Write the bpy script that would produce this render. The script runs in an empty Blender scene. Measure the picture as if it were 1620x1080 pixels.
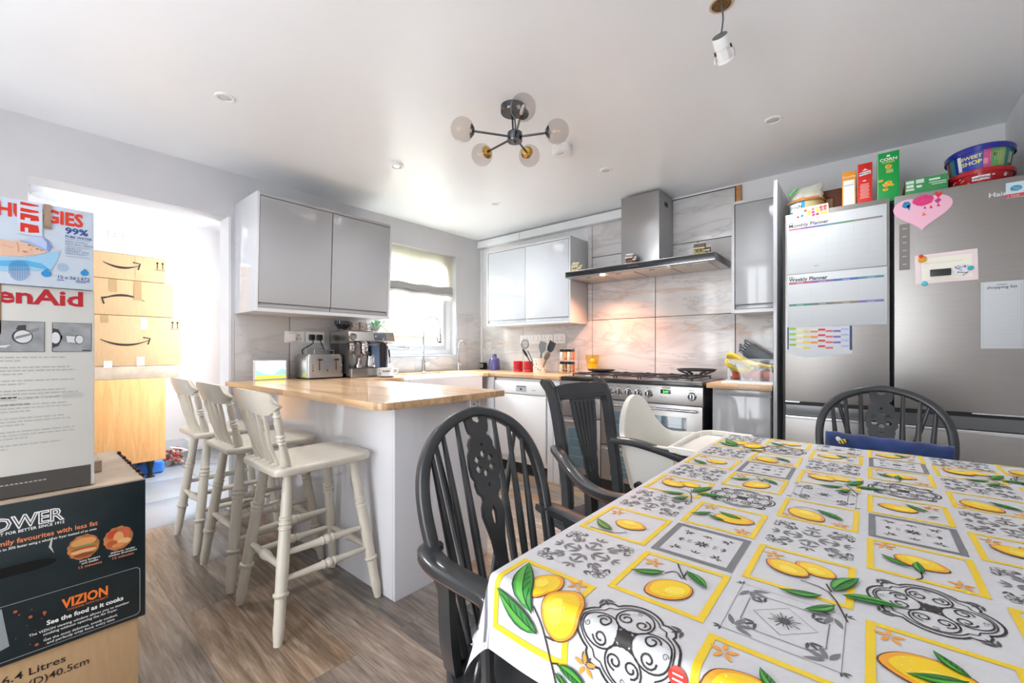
import bpy, bmesh, math, random
from mathutils import Vector, Matrix, Euler
from mathutils.geometry import tessellate_polygon
random.seed(7)
PI = math.pi
sc = bpy.context.scene
COL = sc.collection
# ------------------------------------------------------------ camera, sky, lights, exposure
cam_d = bpy.data.cameras.new('camera'); cam = bpy.data.objects.new('camera', cam_d); COL.objects.link(cam)
cam.location = (3.43, -3.53, 1.118); cam.rotation_euler = (PI/2, 0, math.radians(40.1))
cam_d.sensor_width = 36; cam_d.lens = 672/1620*36; cam_d.shift_y = 13.3/1620; cam_d.clip_start = .02
sc.camera = cam
sc.view_settings.view_transform = 'Standard'; sc.view_settings.look = 'None'
sc.view_settings.gamma = 1; sc.view_settings.use_curve_mapping = False
sc.view_settings.exposure = 0.72
world = bpy.data.worlds.new('sky'); sc.world = world; world.use_nodes = True
wn = world.node_tree; bg = wn.nodes['Background']
wtc = wn.nodes.new('ShaderNodeTexCoord'); wns = wn.nodes.new('ShaderNodeTexNoise'); wr = wn.nodes.new('ShaderNodeValToRGB')
wns.inputs['Scale'].default_value = 3; wr.color_ramp.elements[0].color = (.86, .92, 1, 1); wr.color_ramp.elements[1].color = (1, 1, 1, 1)
wn.links.new(wtc.outputs['Generated'], wns.inputs['Vector']); wn.links.new(wns.outputs['Fac'], wr.inputs['Fac']); wn.links.new(wr.outputs['Color'], bg.inputs['Color'])
bg.inputs['Strength'].default_value = 4.0
def area(name, loc, rot, sx, sy, power, color=(1, 1, 1)):
    l = bpy.data.lights.new(name, 'AREA'); l.shape = 'RECTANGLE'; l.size = sx; l.size_y = sy; l.energy = power; l.color = color
    o = bpy.data.objects.new(name, l); COL.objects.link(o); o.location = loc; o.rotation_euler = rot; return o
# fill lamp added behind the camera, and daylight through the kitchen and utility windows
area('added_patio_fill', (2.1, -5.04, 1.15), (PI/2, 0, 0), 2.2, 2.1, 16, (.94, .97, 1))
area('kitchen_window_daylight', (-.95, -.95, 2.75), (0, -.9, 0), 1.4, 1.9, 420, (.93, .97, 1))
area('utility_window_daylight', (-1.0, -1.62, 1.5), (-PI/2, 0, 0), 1.2, 1.3, 30, (.95, .98, 1))

# ------------------------------------------------------------ helpers
def lin(h):
    h = h.lstrip('#'); c = [int(h[i:i+2], 16)/255 for i in (0, 2, 4)]
    return tuple(x/12.92 if x <= .04045 else ((x+.055)/1.055)**2.4 for x in c)+(1,)
MATS = {}
def mat(name, col, rough=.5, metal=0, spec=.5, coat=0, trans=0, emit=None, es=0, noise=0, nscale=20, bump=0, bscale=60, alpha=1, stretch=None, ior=1.45, sheen=0):
    if name in MATS: return MATS[name]
    m = bpy.data.materials.new(name); m.use_nodes = True; MATS[name] = m
    nt = m.node_tree; b = nt.nodes['Principled BSDF']; c = lin(col) if isinstance(col, str) else col
    b.inputs['Base Color'].default_value = c; b.inputs['Roughness'].default_value = rough; b.inputs['Metallic'].default_value = metal
    b.inputs['Specular IOR Level'].default_value = spec; b.inputs['Coat Weight'].default_value = coat; b.inputs['Coat Roughness'].default_value = .05
    b.inputs['Transmission Weight'].default_value = trans; b.inputs['IOR'].default_value = ior; b.inputs['Alpha'].default_value = alpha
    b.inputs['Sheen Weight'].default_value = sheen
    if emit: b.inputs['Emission Color'].default_value = lin(emit); b.inputs['Emission Strength'].default_value = es
    tc = nt.nodes.new('ShaderNodeTexCoord'); mp = nt.nodes.new('ShaderNodeMapping'); nt.links.new(tc.outputs['Object'], mp.inputs['Vector'])
    if stretch: mp.inputs['Scale'].default_value = stretch
    if noise:
        n = nt.nodes.new('ShaderNodeTexNoise'); n.inputs['Scale'].default_value = nscale; n.inputs['Detail'].default_value = 5
        r = nt.nodes.new('ShaderNodeValToRGB'); nt.links.new(mp.outputs[0], n.inputs['Vector']); nt.links.new(n.outputs['Fac'], r.inputs['Fac'])
        r.color_ramp.elements[0].position = .3; r.color_ramp.elements[1].position = .7
        r.color_ramp.elements[0].color = tuple(x*(1-noise) for x in c[:3])+(1,); r.color_ramp.elements[1].color = tuple(min(1, x*(1+noise*.4)) for x in c[:3])+(1,)
        nt.links.new(r.outputs['Color'], b.inputs['Base Color'])
    if bump:
        n = nt.nodes.new('ShaderNodeTexNoise'); n.inputs['Scale'].default_value = bscale; n.inputs['Detail'].default_value = 4
        bp = nt.nodes.new('ShaderNodeBump'); bp.inputs['Strength'].default_value = bump; bp.inputs['Distance'].default_value = .002
        nt.links.new(mp.outputs[0], n.inputs['Vector']); nt.links.new(n.outputs['Fac'], bp.inputs['Height']); nt.links.new(bp.outputs['Normal'], b.inputs['Normal'])
    return m
def wood_mat(name, c1, c2, c3, pl, pw, rough, axis='x', seam='#3a2c22', grain=.5, mort=.002, coat=0, tint=False):
    """boards of length pl, width pw along an axis with grain"""
    m = bpy.data.materials.new(name); m.use_nodes = True; MATS[name] = m; nt = m.node_tree; N = nt.nodes; L = nt.links
    b = N['Principled BSDF']; b.inputs['Roughness'].default_value = rough; b.inputs['Coat Weight'].default_value = coat
    tc = N.new('ShaderNodeTexCoord'); mp = N.new('ShaderNodeMapping'); L.new(tc.outputs['Object'], mp.inputs['Vector'])
    if axis == 'y': mp.inputs['Rotation'].default_value = (0, 0, PI/2)
    br = N.new('ShaderNodeTexBrick'); br.inputs['Scale'].default_value = 1; br.inputs['Brick Width'].default_value = pl; br.inputs['Row Height'].default_value = pw
    br.inputs['Mortar Size'].default_value = mort; br.inputs['Mortar Smooth'].default_value = 0; br.offset = .37; br.inputs['Color1'].default_value = (0, 0, 0, 1); br.inputs['Color2'].default_value = (1, 1, 1, 1); br.inputs['Mortar'].default_value = (.5, .5, .5, 1)
    L.new(mp.outputs[0], br.inputs['Vector'])
    mp2 = N.new('ShaderNodeMapping'); mp2.inputs['Scale'].default_value = (1.2, 14, 14); L.new(mp.outputs[0], mp2.inputs['Vector'])
    off = N.new('ShaderNodeVectorMath'); off.operation = 'ADD'; L.new(mp2.outputs[0], off.inputs[0])
    sc_ = N.new('ShaderNodeVectorMath'); sc_.operation = 'SCALE'; sc_.inputs['Scale'].default_value = 9; L.new(br.outputs['Color'], sc_.inputs[0]); L.new(sc_.outputs[0], off.inputs[1])
    n = N.new('ShaderNodeTexNoise'); n.inputs['Scale'].default_value = 2.4; n.inputs['Detail'].default_value = 8; n.inputs['Roughness'].default_value = .62; n.inputs['Distortion'].default_value = .8
    L.new(off.outputs[0], n.inputs['Vector'])
    r = N.new('ShaderNodeValToRGB'); e = r.color_ramp.elements; e[0].position = .28; e[0].color = lin(c1); e[1].position = .75; e[1].color = lin(c3); x = e.new(.5); x.color = lin(c2)
    L.new(n.outputs['Fac'], r.inputs['Fac'])
    hs = N.new('ShaderNodeHueSaturation'); L.new(r.outputs['Color'], hs.inputs['Color'])
    mr = N.new('ShaderNodeMapRange'); mr.inputs['To Min'].default_value = 1-grain*.45; mr.inputs['To Max'].default_value = 1+grain*.3; L.new(br.outputs['Color'], mr.inputs['Value']); L.new(mr.outputs[0], hs.inputs['Value'])
    if tint:
        # each board leans more or less to brown, with darker knots and streaks
        w2 = N.new('ShaderNodeTexWhiteNoise'); w2.noise_dimensions = '1D'; L.new(br.outputs['Color'], w2.inputs['W']); ms = N.new('ShaderNodeMapRange'); ms.inputs['To Min'].default_value = .35; ms.inputs['To Max'].default_value = 1.35; L.new(w2.outputs['Value'], ms.inputs['Value']); L.new(ms.outputs[0], hs.inputs['Saturation'])
        n3 = N.new('ShaderNodeTexNoise'); n3.inputs['Scale'].default_value = .8; n3.inputs['Detail'].default_value = 3; n3.inputs['Distortion'].default_value = 1.5; L.new(off.outputs[0], n3.inputs['Vector'])
        r3 = N.new('ShaderNodeValToRGB'); r3.color_ramp.elements[0].position = .36; r3.color_ramp.elements[0].color = (.5, .5, .5, 1); r3.color_ramp.elements[1].position = .58; r3.color_ramp.elements[1].color = (1, 1, 1, 1); L.new(n3.outputs['Fac'], r3.inputs['Fac'])
        m3 = N.new('ShaderNodeMixRGB'); m3.blend_type = 'MULTIPLY'; m3.inputs['Fac'].default_value = .75; L.new(hs.outputs[0], m3.inputs['Color1']); L.new(r3.outputs[0], m3.inputs['Color2']); hs = m3
        mp2.inputs['Scale'].default_value = (2.0, 24, 24)
    mx = N.new('ShaderNodeMixRGB'); mx.inputs['Color2'].default_value = lin(seam); L.new(br.outputs['Fac'], mx.inputs['Fac']); L.new(hs.outputs[0], mx.inputs['Color1']); L.new(mx.outputs[0], b.inputs['Base Color'])
    bp = N.new('ShaderNodeBump'); bp.inputs['Strength'].default_value = .15; bp.inputs['Distance'].default_value = .001; L.new(n.outputs['Fac'], bp.inputs['Height']); L.new(bp.outputs[0], b.inputs['Normal'])
    return m
def marble_mat(name, base, vein, warm, rough=.12):
    m = bpy.data.materials.new(name); m.use_nodes = True; MATS[name] = m; nt = m.node_tree; N = nt.nodes; L = nt.links
    b = N['Principled BSDF']; b.inputs['Roughness'].default_value = rough
    tc = N.new('ShaderNodeTexCoord'); mp = N.new('ShaderNodeMapping'); mp.inputs['Rotation'].default_value = (.1, .3, .15); mp.inputs['Scale'].default_value = (.55, .55, 2.2); L.new(tc.outputs['Object'], mp.inputs['Vector'])
    def vein_layer(scale, loc, pos, w, col, prev, amt):
        mq = N.new('ShaderNodeMapping'); mq.inputs['Location'].default_value = loc; L.new(mp.outputs[0], mq.inputs['Vector'])
        n = N.new('ShaderNodeTexNoise'); n.inputs['Scale'].default_value = scale; n.inputs['Detail'].default_value = 6; n.inputs['Roughness'].default_value = .55; n.inputs['Distortion'].default_value = .5; L.new(mq.outputs[0], n.inputs['Vector'])
        r = N.new('ShaderNodeValToRGB'); e = r.color_ramp.elements; e[0].position = pos-w; e[0].color = (0, 0, 0, 1); e[1].position = pos+w*.6; e[1].color = (0, 0, 0, 1); x = e.new(pos); x.color = (amt, amt, amt, 1)
        L.new(n.outputs['Fac'], r.inputs['Fac'])
        mx = N.new('ShaderNodeMixRGB'); L.new(r.outputs[0], mx.inputs['Fac']); mx.inputs['Color2'].default_value = lin(col)
        if isinstance(prev, str): mx.inputs['Color1'].default_value = lin(prev)
        else: L.new(prev, mx.inputs['Color1'])
        return mx.outputs[0]
    o = vein_layer(1.6, (0, 0, 0), .5, .07, vein, base, .45); o = vein_layer(3.1, (3, 1, 2), .56, .03, vein, o, .6); o = vein_layer(1.3, (5, 7, 3), .63, .025, warm, o, .5)
    L.new(o, b.inputs['Base Color'])
    return m
def brushed(name, col, rough=.3, dirs=(2, 2, 200)):
    return mat(name, col, rough=rough, metal=1, noise=.05, nscale=3, stretch=dirs)
def glassmat(name, col, rough=0, t=.85):
    """thin clear pane: mostly transparent with a gloss reflection"""
    if name in MATS: return MATS[name]
    m = bpy.data.materials.new(name); m.use_nodes = True; MATS[name] = m; nt = m.node_tree; N = nt.nodes; L = nt.links; N.clear()
    o = N.new('ShaderNodeOutputMaterial'); tr = N.new('ShaderNodeBsdfTransparent'); tr.inputs['Color'].default_value = lin(col)
    g = N.new('ShaderNodeBsdfGlossy'); g.inputs['Roughness'].default_value = .03; mx = N.new('ShaderNodeMixShader'); lw = N.new('ShaderNodeLayerWeight'); lw.inputs['Blend'].default_value = .5; pw_ = N.new('ShaderNodeMath'); pw_.operation = 'POWER'; pw_.inputs[1].default_value = 4; f = N.new('ShaderNodeMath'); f.operation = 'MULTIPLY_ADD'; f.inputs[1].default_value = .5; f.inputs[2].default_value = .04
    L.new(lw.outputs['Facing'], pw_.inputs[0]); L.new(pw_.outputs[0], f.inputs[0]); L.new(f.outputs[0], mx.inputs[0]); L.new(tr.outputs[0], mx.inputs[1]); L.new(g.outputs[0], mx.inputs[2]); L.new(mx.outputs[0], o.inputs['Surface'])
    return m

WMX = {}
class MB:
    def __init__(s): s.v = []; s.f = []; s.fm = []; s.ms = []
    def mi(s, m):
        if m not in s.ms: s.ms.append(m)
        return s.ms.index(m)
    def raw(s, m, vs, fs, M=None):
        n = len(s.v); k = s.mi(m)
        if M is not None: vs = [M @ Vector(v) for v in vs]
        s.v += [tuple(v) for v in vs]; s.f += [tuple(i+n for i in f) for f in fs]; s.fm += [k]*len(fs); return s
    def bm(s, m, b, M=None):
        b.verts.index_update(); s.raw(m, [v.co.copy() for v in b.verts], [[v.index for v in f.verts] for f in b.faces], M); b.free(); return s
    def box(s, m, x0, x1, y0, y1, z0, z1, bev=0, M=None, seg=2):
        x0, x1 = min(x0, x1), max(x0, x1); y0, y1 = min(y0, y1), max(y0, y1); z0, z1 = min(z0, z1), max(z0, z1)
        b = bmesh.new(); bmesh.ops.create_cube(b, size=1)
        for v in b.verts: v.co = Vector(((v.co.x+.5)*(x1-x0)+x0, (v.co.y+.5)*(y1-y0)+y0, (v.co.z+.5)*(z1-z0)+z0))
        if bev: bmesh.ops.bevel(b, geom=list(b.edges), offset=bev, segments=seg, profile=.6, affect='EDGES', clamp_overlap=True)
        return s.bm(m, b, M)
    def rbox(s, m, x0, x1, y0, y1, z0, z1, r, seg=5, bev=0, M=None):
        """box with vertical edges rounded by r"""
        b = bmesh.new(); bmesh.ops.create_cube(b, size=1)
        for v in b.verts: v.co = Vector(((v.co.x+.5)*(x1-x0)+x0, (v.co.y+.5)*(y1-y0)+y0, (v.co.z+.5)*(z1-z0)+z0))
        ve = [e for e in b.edges if abs(e.verts[0].co.z-e.verts[1].co.z) > 1e-6]
        bmesh.ops.bevel(b, geom=ve, offset=r, segments=seg, profile=.5, affect='EDGES')
        if bev: bmesh.ops.bevel(b, geom=[e for e in b.edges if abs(e.verts[0].co.z-e.verts[1].co.z) < 1e-6], offset=bev, segments=2, affect='EDGES')
        return s.bm(m, b, M)
    def ring(s, m, rings, closed=True, caps=True, M=None):
        """rings: list of equal-length vertex loops joined in a skin"""
        n = len(rings[0]); vs = [p for r in rings for p in r]; fs = []
        for i in range(len(rings)-1):
            for j in range(n if closed else n-1):
                a = i*n+j; b_ = i*n+(j+1) % n; fs.append((a, b_, b_+n, a+n))
        if caps: fs.append(tuple(range(n))[::-1]); fs.append(tuple((len(rings)-1)*n+j for j in range(n)))
        return s.raw(m, vs, fs, M)
    def lathe(s, m, prof, M=None, seg=20, caps=True):
        rings = [[(max(r, 1e-4)*math.cos(2*PI*j/seg), max(r, 1e-4)*math.sin(2*PI*j/seg), z) for j in range(seg)] for r, z in prof]
        return s.ring(m, rings, True, caps, M)
    def cyl(s, m, p0, p1, r0, r1=None, seg=14, caps=True):
        p0, p1 = Vector(p0), Vector(p1); r1 = r0 if r1 is None else r1; d = p1-p0
        M = Matrix.Translation(p0) @ d.to_track_quat('Z', 'Y').to_matrix().to_4x4()
        return s.lathe(m, [(r0, 0), (r1, d.length)], M, seg, caps)
    def turn(s, m, p0, p1, prof, seg=14):
        p0, p1 = Vector(p0), Vector(p1); d = p1-p0
        M = Matrix.Translation(p0) @ d.to_track_quat('Z', 'Y').to_matrix().to_4x4()
        return s.lathe(m, [(r, t*d.length) for t, r in prof], M, seg)
    def tube(s, m, pts, r, seg=10, closed=False, sec=None, up=None, caps=True):
        """sweep: r number or list; sec = list of (a,b) offsets along (side, up) instead of a circle"""
        P = [Vector(p) for p in pts]; n = len(P); R = r if isinstance(r, (list, tuple)) else [r]*n; rings = []; prev = Vector(up) if up else None
        for i, p in enumerate(P):
            t = (P[(i+1) % n]-P[i-1]) if closed else (P[min(i+1, n-1)]-P[max(i-1, 0)]); t.normalize()
            if prev is None: prev = Vector((0, 0, 1)) if abs(t.z) < .9 else Vector((1, 0, 0))
            u = (Vector(up) if up else prev); u = (u-t*u.dot(t)).normalized(); prev = u; w = t.cross(u)
            if sec: rings.append([p+w*a*R[i]+u*b*R[i] for a, b in sec])
            else: rings.append([p+(w*math.cos(2*PI*j/seg)+u*math.sin(2*PI*j/seg))*R[i] for j in range(seg)])
        if closed: rings.append(rings[0]); caps = False
        return s.ring(m, rings, True, caps)
    def sphere(s, m, c, r, seg=14, sx=1, sy=1, sz=1, M=None):
        rings = []; k = seg//2+1
        for i in range(k+1):
            a = PI*i/k; rr = max(math.sin(a), 1e-4)*r
            rings.append([(c[0]+rr*sx*math.cos(2*PI*j/seg), c[1]+rr*sy*math.sin(2*PI*j/seg), c[2]-r*sz*math.cos(a)) for j in range(seg)])
        return s.ring(m, rings, True, True, M)
    def shape(s, m, polys, depth, M, bev=0):
        """flat outline (first) with holes, extruded by depth along M's z, centred"""
        cu = bpy.data.curves.new('t', 'CURVE'); cu.dimensions = '2D'; cu.fill_mode = 'BOTH' if depth else 'FRONT'; cu.extrude = max(depth/2-bev, 0); cu.bevel_depth = bev; cu.bevel_resolution = 1
        if not depth: cu.fill_mode = 'BOTH'
        for pl in polys:
            sp = cu.splines.new('POLY'); sp.points.add(len(pl)-1); sp.use_cyclic_u = True
            for q, p in zip(sp.points, pl): q.co = (p[0], p[1], 0, 1)
        return s._curve(m, cu, M)
    def text(s, m, t, size, M, bold=0, align='LEFT', sx=1, shear=0, depth=0, sp=1):
        cu = bpy.data.curves.new('t', 'FONT'); cu.body = t; cu.size = size; cu.align_x = align; cu.offset = bold*size; cu.extrude = depth; cu.shear = shear; cu.resolution_u = 2; cu.space_character = sp
        return s._curve(m, cu, M @ Matrix.Diagonal((sx, 1, 1, 1)))
    def _curve(s, m, cu, M):
        o = bpy.data.objects.new('t', cu); me = bpy.data.meshes.new_from_object(o)
        s.raw(m, [v.co.copy() for v in me.vertices], [tuple(p.vertices) for p in me.polygons], M)
        bpy.data.objects.remove(o); bpy.data.curves.remove(cu); bpy.data.meshes.remove(me); return s
    def quad(s, m, M, x0, y0, x1, y1, d=0):
        return s.raw(m, [(x0, y0, d), (x1, y0, d), (x1, y1, d), (x0, y1, d)], [(0, 1, 2, 3)], M)
    def disc(s, m, M, x, y, rx, ry=None, d=0, seg=20):
        ry = rx if ry is None else ry
        return s.raw(m, [(x+rx*math.cos(2*PI*i/seg), y+ry*math.sin(2*PI*i/seg), d) for i in range(seg)], [tuple(range(seg))], M)
    def poly(s, m, M, pts, d=0):
        t = tessellate_polygon([[Vector((p[0], p[1], 0)) for p in pts]])
        return s.raw(m, [(p[0], p[1], d) for p in pts], t, M)
    def line(s, m, M, pts, w, d=0):
        n = len(pts); L_ = []; R_ = []
        for i in range(n):
            a = Vector(pts[max(i-1, 0)]); b = Vector(pts[min(i+1, n-1)]); t = (b-a).normalized(); q = Vector((-t.y, t.x))*w/2
            L_.append((pts[i][0]+q.x, pts[i][1]+q.y, d)); R_.append((pts[i][0]-q.x, pts[i][1]-q.y, d))
        return s.raw(m, L_+R_, [(n+i, n+i+1, i+1, i) for i in range(n-1)], M)
    def build(s, name, parent=None, label=None, angle=32, origin=None):
        vs = s.v
        if parent is not None: Mi = WMX.get(parent.name, Matrix()).inverted(); vs = [Mi @ Vector(v) for v in vs]; org = Vector((0, 0, 0))
        else:
            if origin is None:
                xs, ys, zs = zip(*vs); origin = ((min(xs)+max(xs))/2, (min(ys)+max(ys))/2, min(zs))
            org = Vector(origin); vs = [Vector(v)-org for v in vs]
        me = bpy.data.meshes.new(name); me.from_pydata([tuple(v) for v in vs], [], s.f); me.validate()
        for m in s.ms: me.materials.append(m)
        if len(me.polygons) == len(s.fm):
            me.polygons.foreach_set('material_index', s.fm)
        bq = bmesh.new(); bq.from_mesh(me); bmesh.ops.recalc_face_normals(bq, faces=bq.faces); bq.to_mesh(me); bq.free()
        me.polygons.foreach_set('use_smooth', [True]*len(me.polygons)); me.set_sharp_from_angle(angle=math.radians(angle)); me.update()
        o = bpy.data.objects.new(name, me); COL.objects.link(o); o.location = org
        if parent is not None: o.parent = parent; WMX[o.name] = WMX.get(parent.name, Matrix())
        else: WMX[o.name] = Matrix.Translation(org)
        if label: o['label'] = label
        return o
def tag(o, label, cat, group=None, kind=None):
    o['label'] = label; o['category'] = cat
    if group: o['group'] = group
    if kind: o['kind'] = kind
    return o
def struct(mb, name): o = mb.build(name, origin=(0, 0, 0)); o['kind'] = 'structure'; return o
def thing(name, label, cat, loc=(0, 0, 0), rz=0, group=None):
    o = bpy.data.objects.new(name, None); COL.objects.link(o); o.location = loc; o.rotation_euler = (0, 0, rz); o.empty_display_size = .05
    WMX[o.name] = Matrix.Translation(loc) @ Matrix.Rotation(rz, 4, 'Z'); tag(o, label, cat, group); return o
def copy_tree(o, loc=None, rz=None, label=None):
    def rec(a, par):
        c = a.copy(); COL.objects.link(c); c.parent = par
        for ch in [x for x in bpy.data.objects if x.parent == a]: rec(ch, c)
        return c
    c = rec(o, None)
    if loc is not None: c.location = loc
    if rz is not None: c.rotation_euler = (0, 0, rz)
    if label: c['label'] = label
    return c
def FX(x, y, z): return Matrix(((0, 0, 1, x), (1, 0, 0, y), (0, 1, 0, z), (0, 0, 0, 1)))        # drawing plane facing +x
def FY(x, y, z): return Matrix(((1, 0, 0, x), (0, 0, -1, y), (0, 1, 0, z), (0, 0, 0, 1)))       # drawing plane facing -y
def arc(cx, cy, r, a0, a1, n=10, ry=None): 
    ry = r if ry is None else ry
    return [(cx+r*math.cos(math.radians(a0+(a1-a0)*i/n)), cy+ry*math.sin(math.radians(a0+(a1-a0)*i/n))) for i in range(n+1)]
def spline(pts, n=6):
    P = [Vector(p) for p in pts]; out = []
    for i in range(len(P)-1):
        a, b, c, d = P[max(i-1, 0)], P[i], P[i+1], P[min(i+2, len(P)-1)]
        for k in range(n):
            t = k/n; out.append(.5*((2*b)+(c-a)*t+(2*a-5*b+4*c-d)*t*t+(3*b-a-3*c+d)*t**3))
    return out+[P[-1]]
# ------------------------------------------------------------ materials
wallp = mat('wall_paint', '#e6e6e8', .75, noise=.03, nscale=4, bump=.12, bscale=90)
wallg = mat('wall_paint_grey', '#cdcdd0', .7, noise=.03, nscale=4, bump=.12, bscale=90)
ceilm = mat('ceiling_satin', '#f5f7fa', .3, spec=.45, noise=.02, nscale=2, bump=.05, bscale=30)
white = mat('white_plastic', '#f1f1f1', .3); whitem = mat('white_upvc', '#e9ebee', .25)
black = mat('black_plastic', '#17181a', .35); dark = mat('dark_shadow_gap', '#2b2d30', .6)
gloss = mat('shade_grey_gloss_door', '#a6a8ab', .1, coat=.4); glossw = mat('pale_gloss_panel', '#dfe0e5', .06, coat=1); carc = mat('grey_carcass', '#c9cbce', .3)  # door grey deepened with the shade of fronts turned from the windows
gloss2 = mat('window_lit_gloss_door', '#c9ced6', .08, coat=.6)  # same doors, lighter: window glow mixed into the colour
steel = brushed('brushed_steel', '#a5a3a1', .34); chrome = mat('chrome', '#d9dade', .08, metal=1); steelh = brushed('hood_steel', '#a9a9aa', .3, (200, 200, 2))
dchrome = mat('dark_chrome', '#62656b', .15, metal=1); gasket = mat('dark_gap', '#1d1d20', .5)
marble = marble_mat('marble_tile', '#dbd9d8', '#b2b0b0', '#c9a182'); marbleg = marble_mat('grey_marble_tile', '#cac9cb', '#aeadaf', '#b5aba2', .25)
grout = mat('grout', '#4a4747', .8)
block = wood_mat('oak_worktop', '#bb9068', '#d6b086', '#e3c6a2', .45, .045, .28, 'x', seam='#a97f57', grain=.5, mort=.0007, coat=.3)
blockv = wood_mat('oak_worktop_edge', '#a8703a', '#c68a4c', '#d69c60', .5, .02, .35, 'x', seam='#9a6a3c', grain=.3, mort=.0004)
floorm = wood_mat('vinyl_plank_floor', '#6a5848', '#94806e', '#b5a696', 1.22, .18, .3, 'x', seam='#5b4f46', grain=.7, mort=.001, tint=True)
oak = wood_mat('light_oak_veneer', '#cf9352', '#dba266', '#e3b077', 9, 9, .4, 'x', grain=0, mort=0)
MATS['light_oak_veneer'].node_tree.nodes['Mapping'].inputs['Rotation'].default_value = (0, PI/2, 0)
pane = glassmat('clear_glass', '#f6fafa')
# ------------------------------------------------------------ room shell
CE = 2.365
f = MB(); f.box(floorm, 0, 4.0, -5.1, 0, -.05, 0); struct(f, 'floor')
c = MB(); c.box(ceilm, 0, 4.0, -5.1, 0, CE, CE+.1); struct(c, 'ceiling')
w = MB()
T = -.18
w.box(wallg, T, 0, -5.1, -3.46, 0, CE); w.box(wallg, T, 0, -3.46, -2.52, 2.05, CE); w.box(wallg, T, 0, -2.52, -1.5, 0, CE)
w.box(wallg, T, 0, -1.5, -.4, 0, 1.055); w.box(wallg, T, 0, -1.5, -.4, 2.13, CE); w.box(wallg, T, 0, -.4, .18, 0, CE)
struct(w, 'wall_left')
w = MB(); w.box(wallp, 0, 4.18, 0, .18, 0, CE); struct(w, 'wall_far')
w = MB(); w.box(wallp, 4.0, 4.18, -5.1, 0, 0, CE); struct(w, 'wall_right')
w = MB(); w.box(wallp, 0, 1.3, -5.28, -5.1, 0, CE); w.box(wallp, 2.97, 4.0, -5.28, -5.1, 0, CE); w.box(wallp, 1.3, 2.97, -5.28, -5.1, 2.2, CE); struct(w, 'wall_near')
# utility room beyond the opening
U0 = -2.35
UY = -1.85
tile_f = MB(); tg = mat('grey_floor_tile', '#767b82', .3, noise=.12, nscale=3)
tile_f.box(grout, U0, 0, -4.2, UY, -.05, -.001)
xx = 0
for i in range(4):
    for j in range(4):
        tile_f.box(tg, -.6*i-.597, -.6*i-.003, UY-.6*j-.597, UY-.6*j-.003, -.02, .0, .001)
struct(tile_f, 'floor_utility')
w = MB(); w.box(ceilm, U0, T, -4.2, UY, 2.5, 2.6); struct(w, 'ceiling_utility')
w = MB(); w.box(wallp, U0-.15, U0, -4.2, UY, 0, 2.5); struct(w, 'wall_utility_far')
w = MB(); w.box(wallp, U0, T, -4.35, -4.2, 0, 2.5); struct(w, 'wall_utility_left')
w = MB(); w.box(wallp, U0, -1.6, UY, UY+.15, 0, 2.5); w.box(wallp, -.35, T, UY, UY+.15, 0, 2.5); w.box(wallp, -1.6, -.35, UY, UY+.15, 0, .8); w.box(wallp, -1.6, -.35, UY, UY+.15, 2.15, 2.5); struct(w, 'wall_utility_right')
w = MB(); w.box(whitem, U0, U0+.02, -4.2, UY, 0, .12, .004); struct(w, 'baseboard_utility')
# window frame in the left wall
wf = MB()
xa, xb_ = -.16, -.09
for a, b_, c_, d_ in ((-1.5, -.4, 1.055, 1.12), (-1.5, -.4, 2.07, 2.13), (-1.5, -1.43, 1.12, 2.07), (-.47, -.4, 1.12, 2.07)): wf.box(whitem, xa, xb_, a, b_, c_, d_, .004)
g2 = mat('grey_upvc', '#c0c3c8', .3)
for a, b_, c_, d_ in ((-1.43, -.47, 1.12, 1.165), (-1.43, -.47, 2.02, 2.07), (-1.43, -1.385, 1.165, 2.02), (-.515, -.47, 1.165, 2.02)): wf.box(g2, xa+.01, xb_+.012, a, b_, c_, d_, .006)
wf.box(whitem, -.09, 0, -1.5, -.4, 1.05, 1.066, .003)
wfo = struct(wf, 'window_1')
h_ = MB(); h_.box(chrome, -.08, -.06, -1.0, -.97, 1.13, 1.15, .003); h_.box(chrome, -.066, -.052, -1.1, -.97, 1.135, 1.15, .005); h_.build('window_handle', wfo)
p_ = MB(); p_.box(pane, -.13, -.126, -1.4, -.5, 1.15, 2.03); p_.build('window_pane', wfo)
# utility window
wf = MB()
for a, b_, c_, d_ in ((-1.6, -.35, .8, .86), (-1.6, -.35, 2.09, 2.15), (-1.6, -1.54, .86, 2.09), (-.41, -.35, .86, 2.09), (-1.0, -.95, .86, 2.09)): wf.box(whitem, a, b_, UY+.04, UY+.1, c_, d_, .004)
struct(wf, 'window_2')
# unseen patio doors, added behind the camera to let fill light in
wf = MB()
for a, b_ in ((1.3, 1.37), (2.07, 2.13), (2.13, 2.2), (2.9, 2.97)): wf.box(whitem, a, b_, -5.22, -5.16, 0, 2.2, .004)
wf.box(whitem, 1.3, 2.97, -5.22, -5.16, 0, .1, .004); wf.box(whitem, 1.3, 2.97, -5.22, -5.16, 2.12, 2.2, .004); struct(wf, 'door_1')
# doorway lining
w = MB(); w.box(wallp, T, .004, -2.535, -2.52, 0, 2.05); struct(w, 'trim_1')
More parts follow.
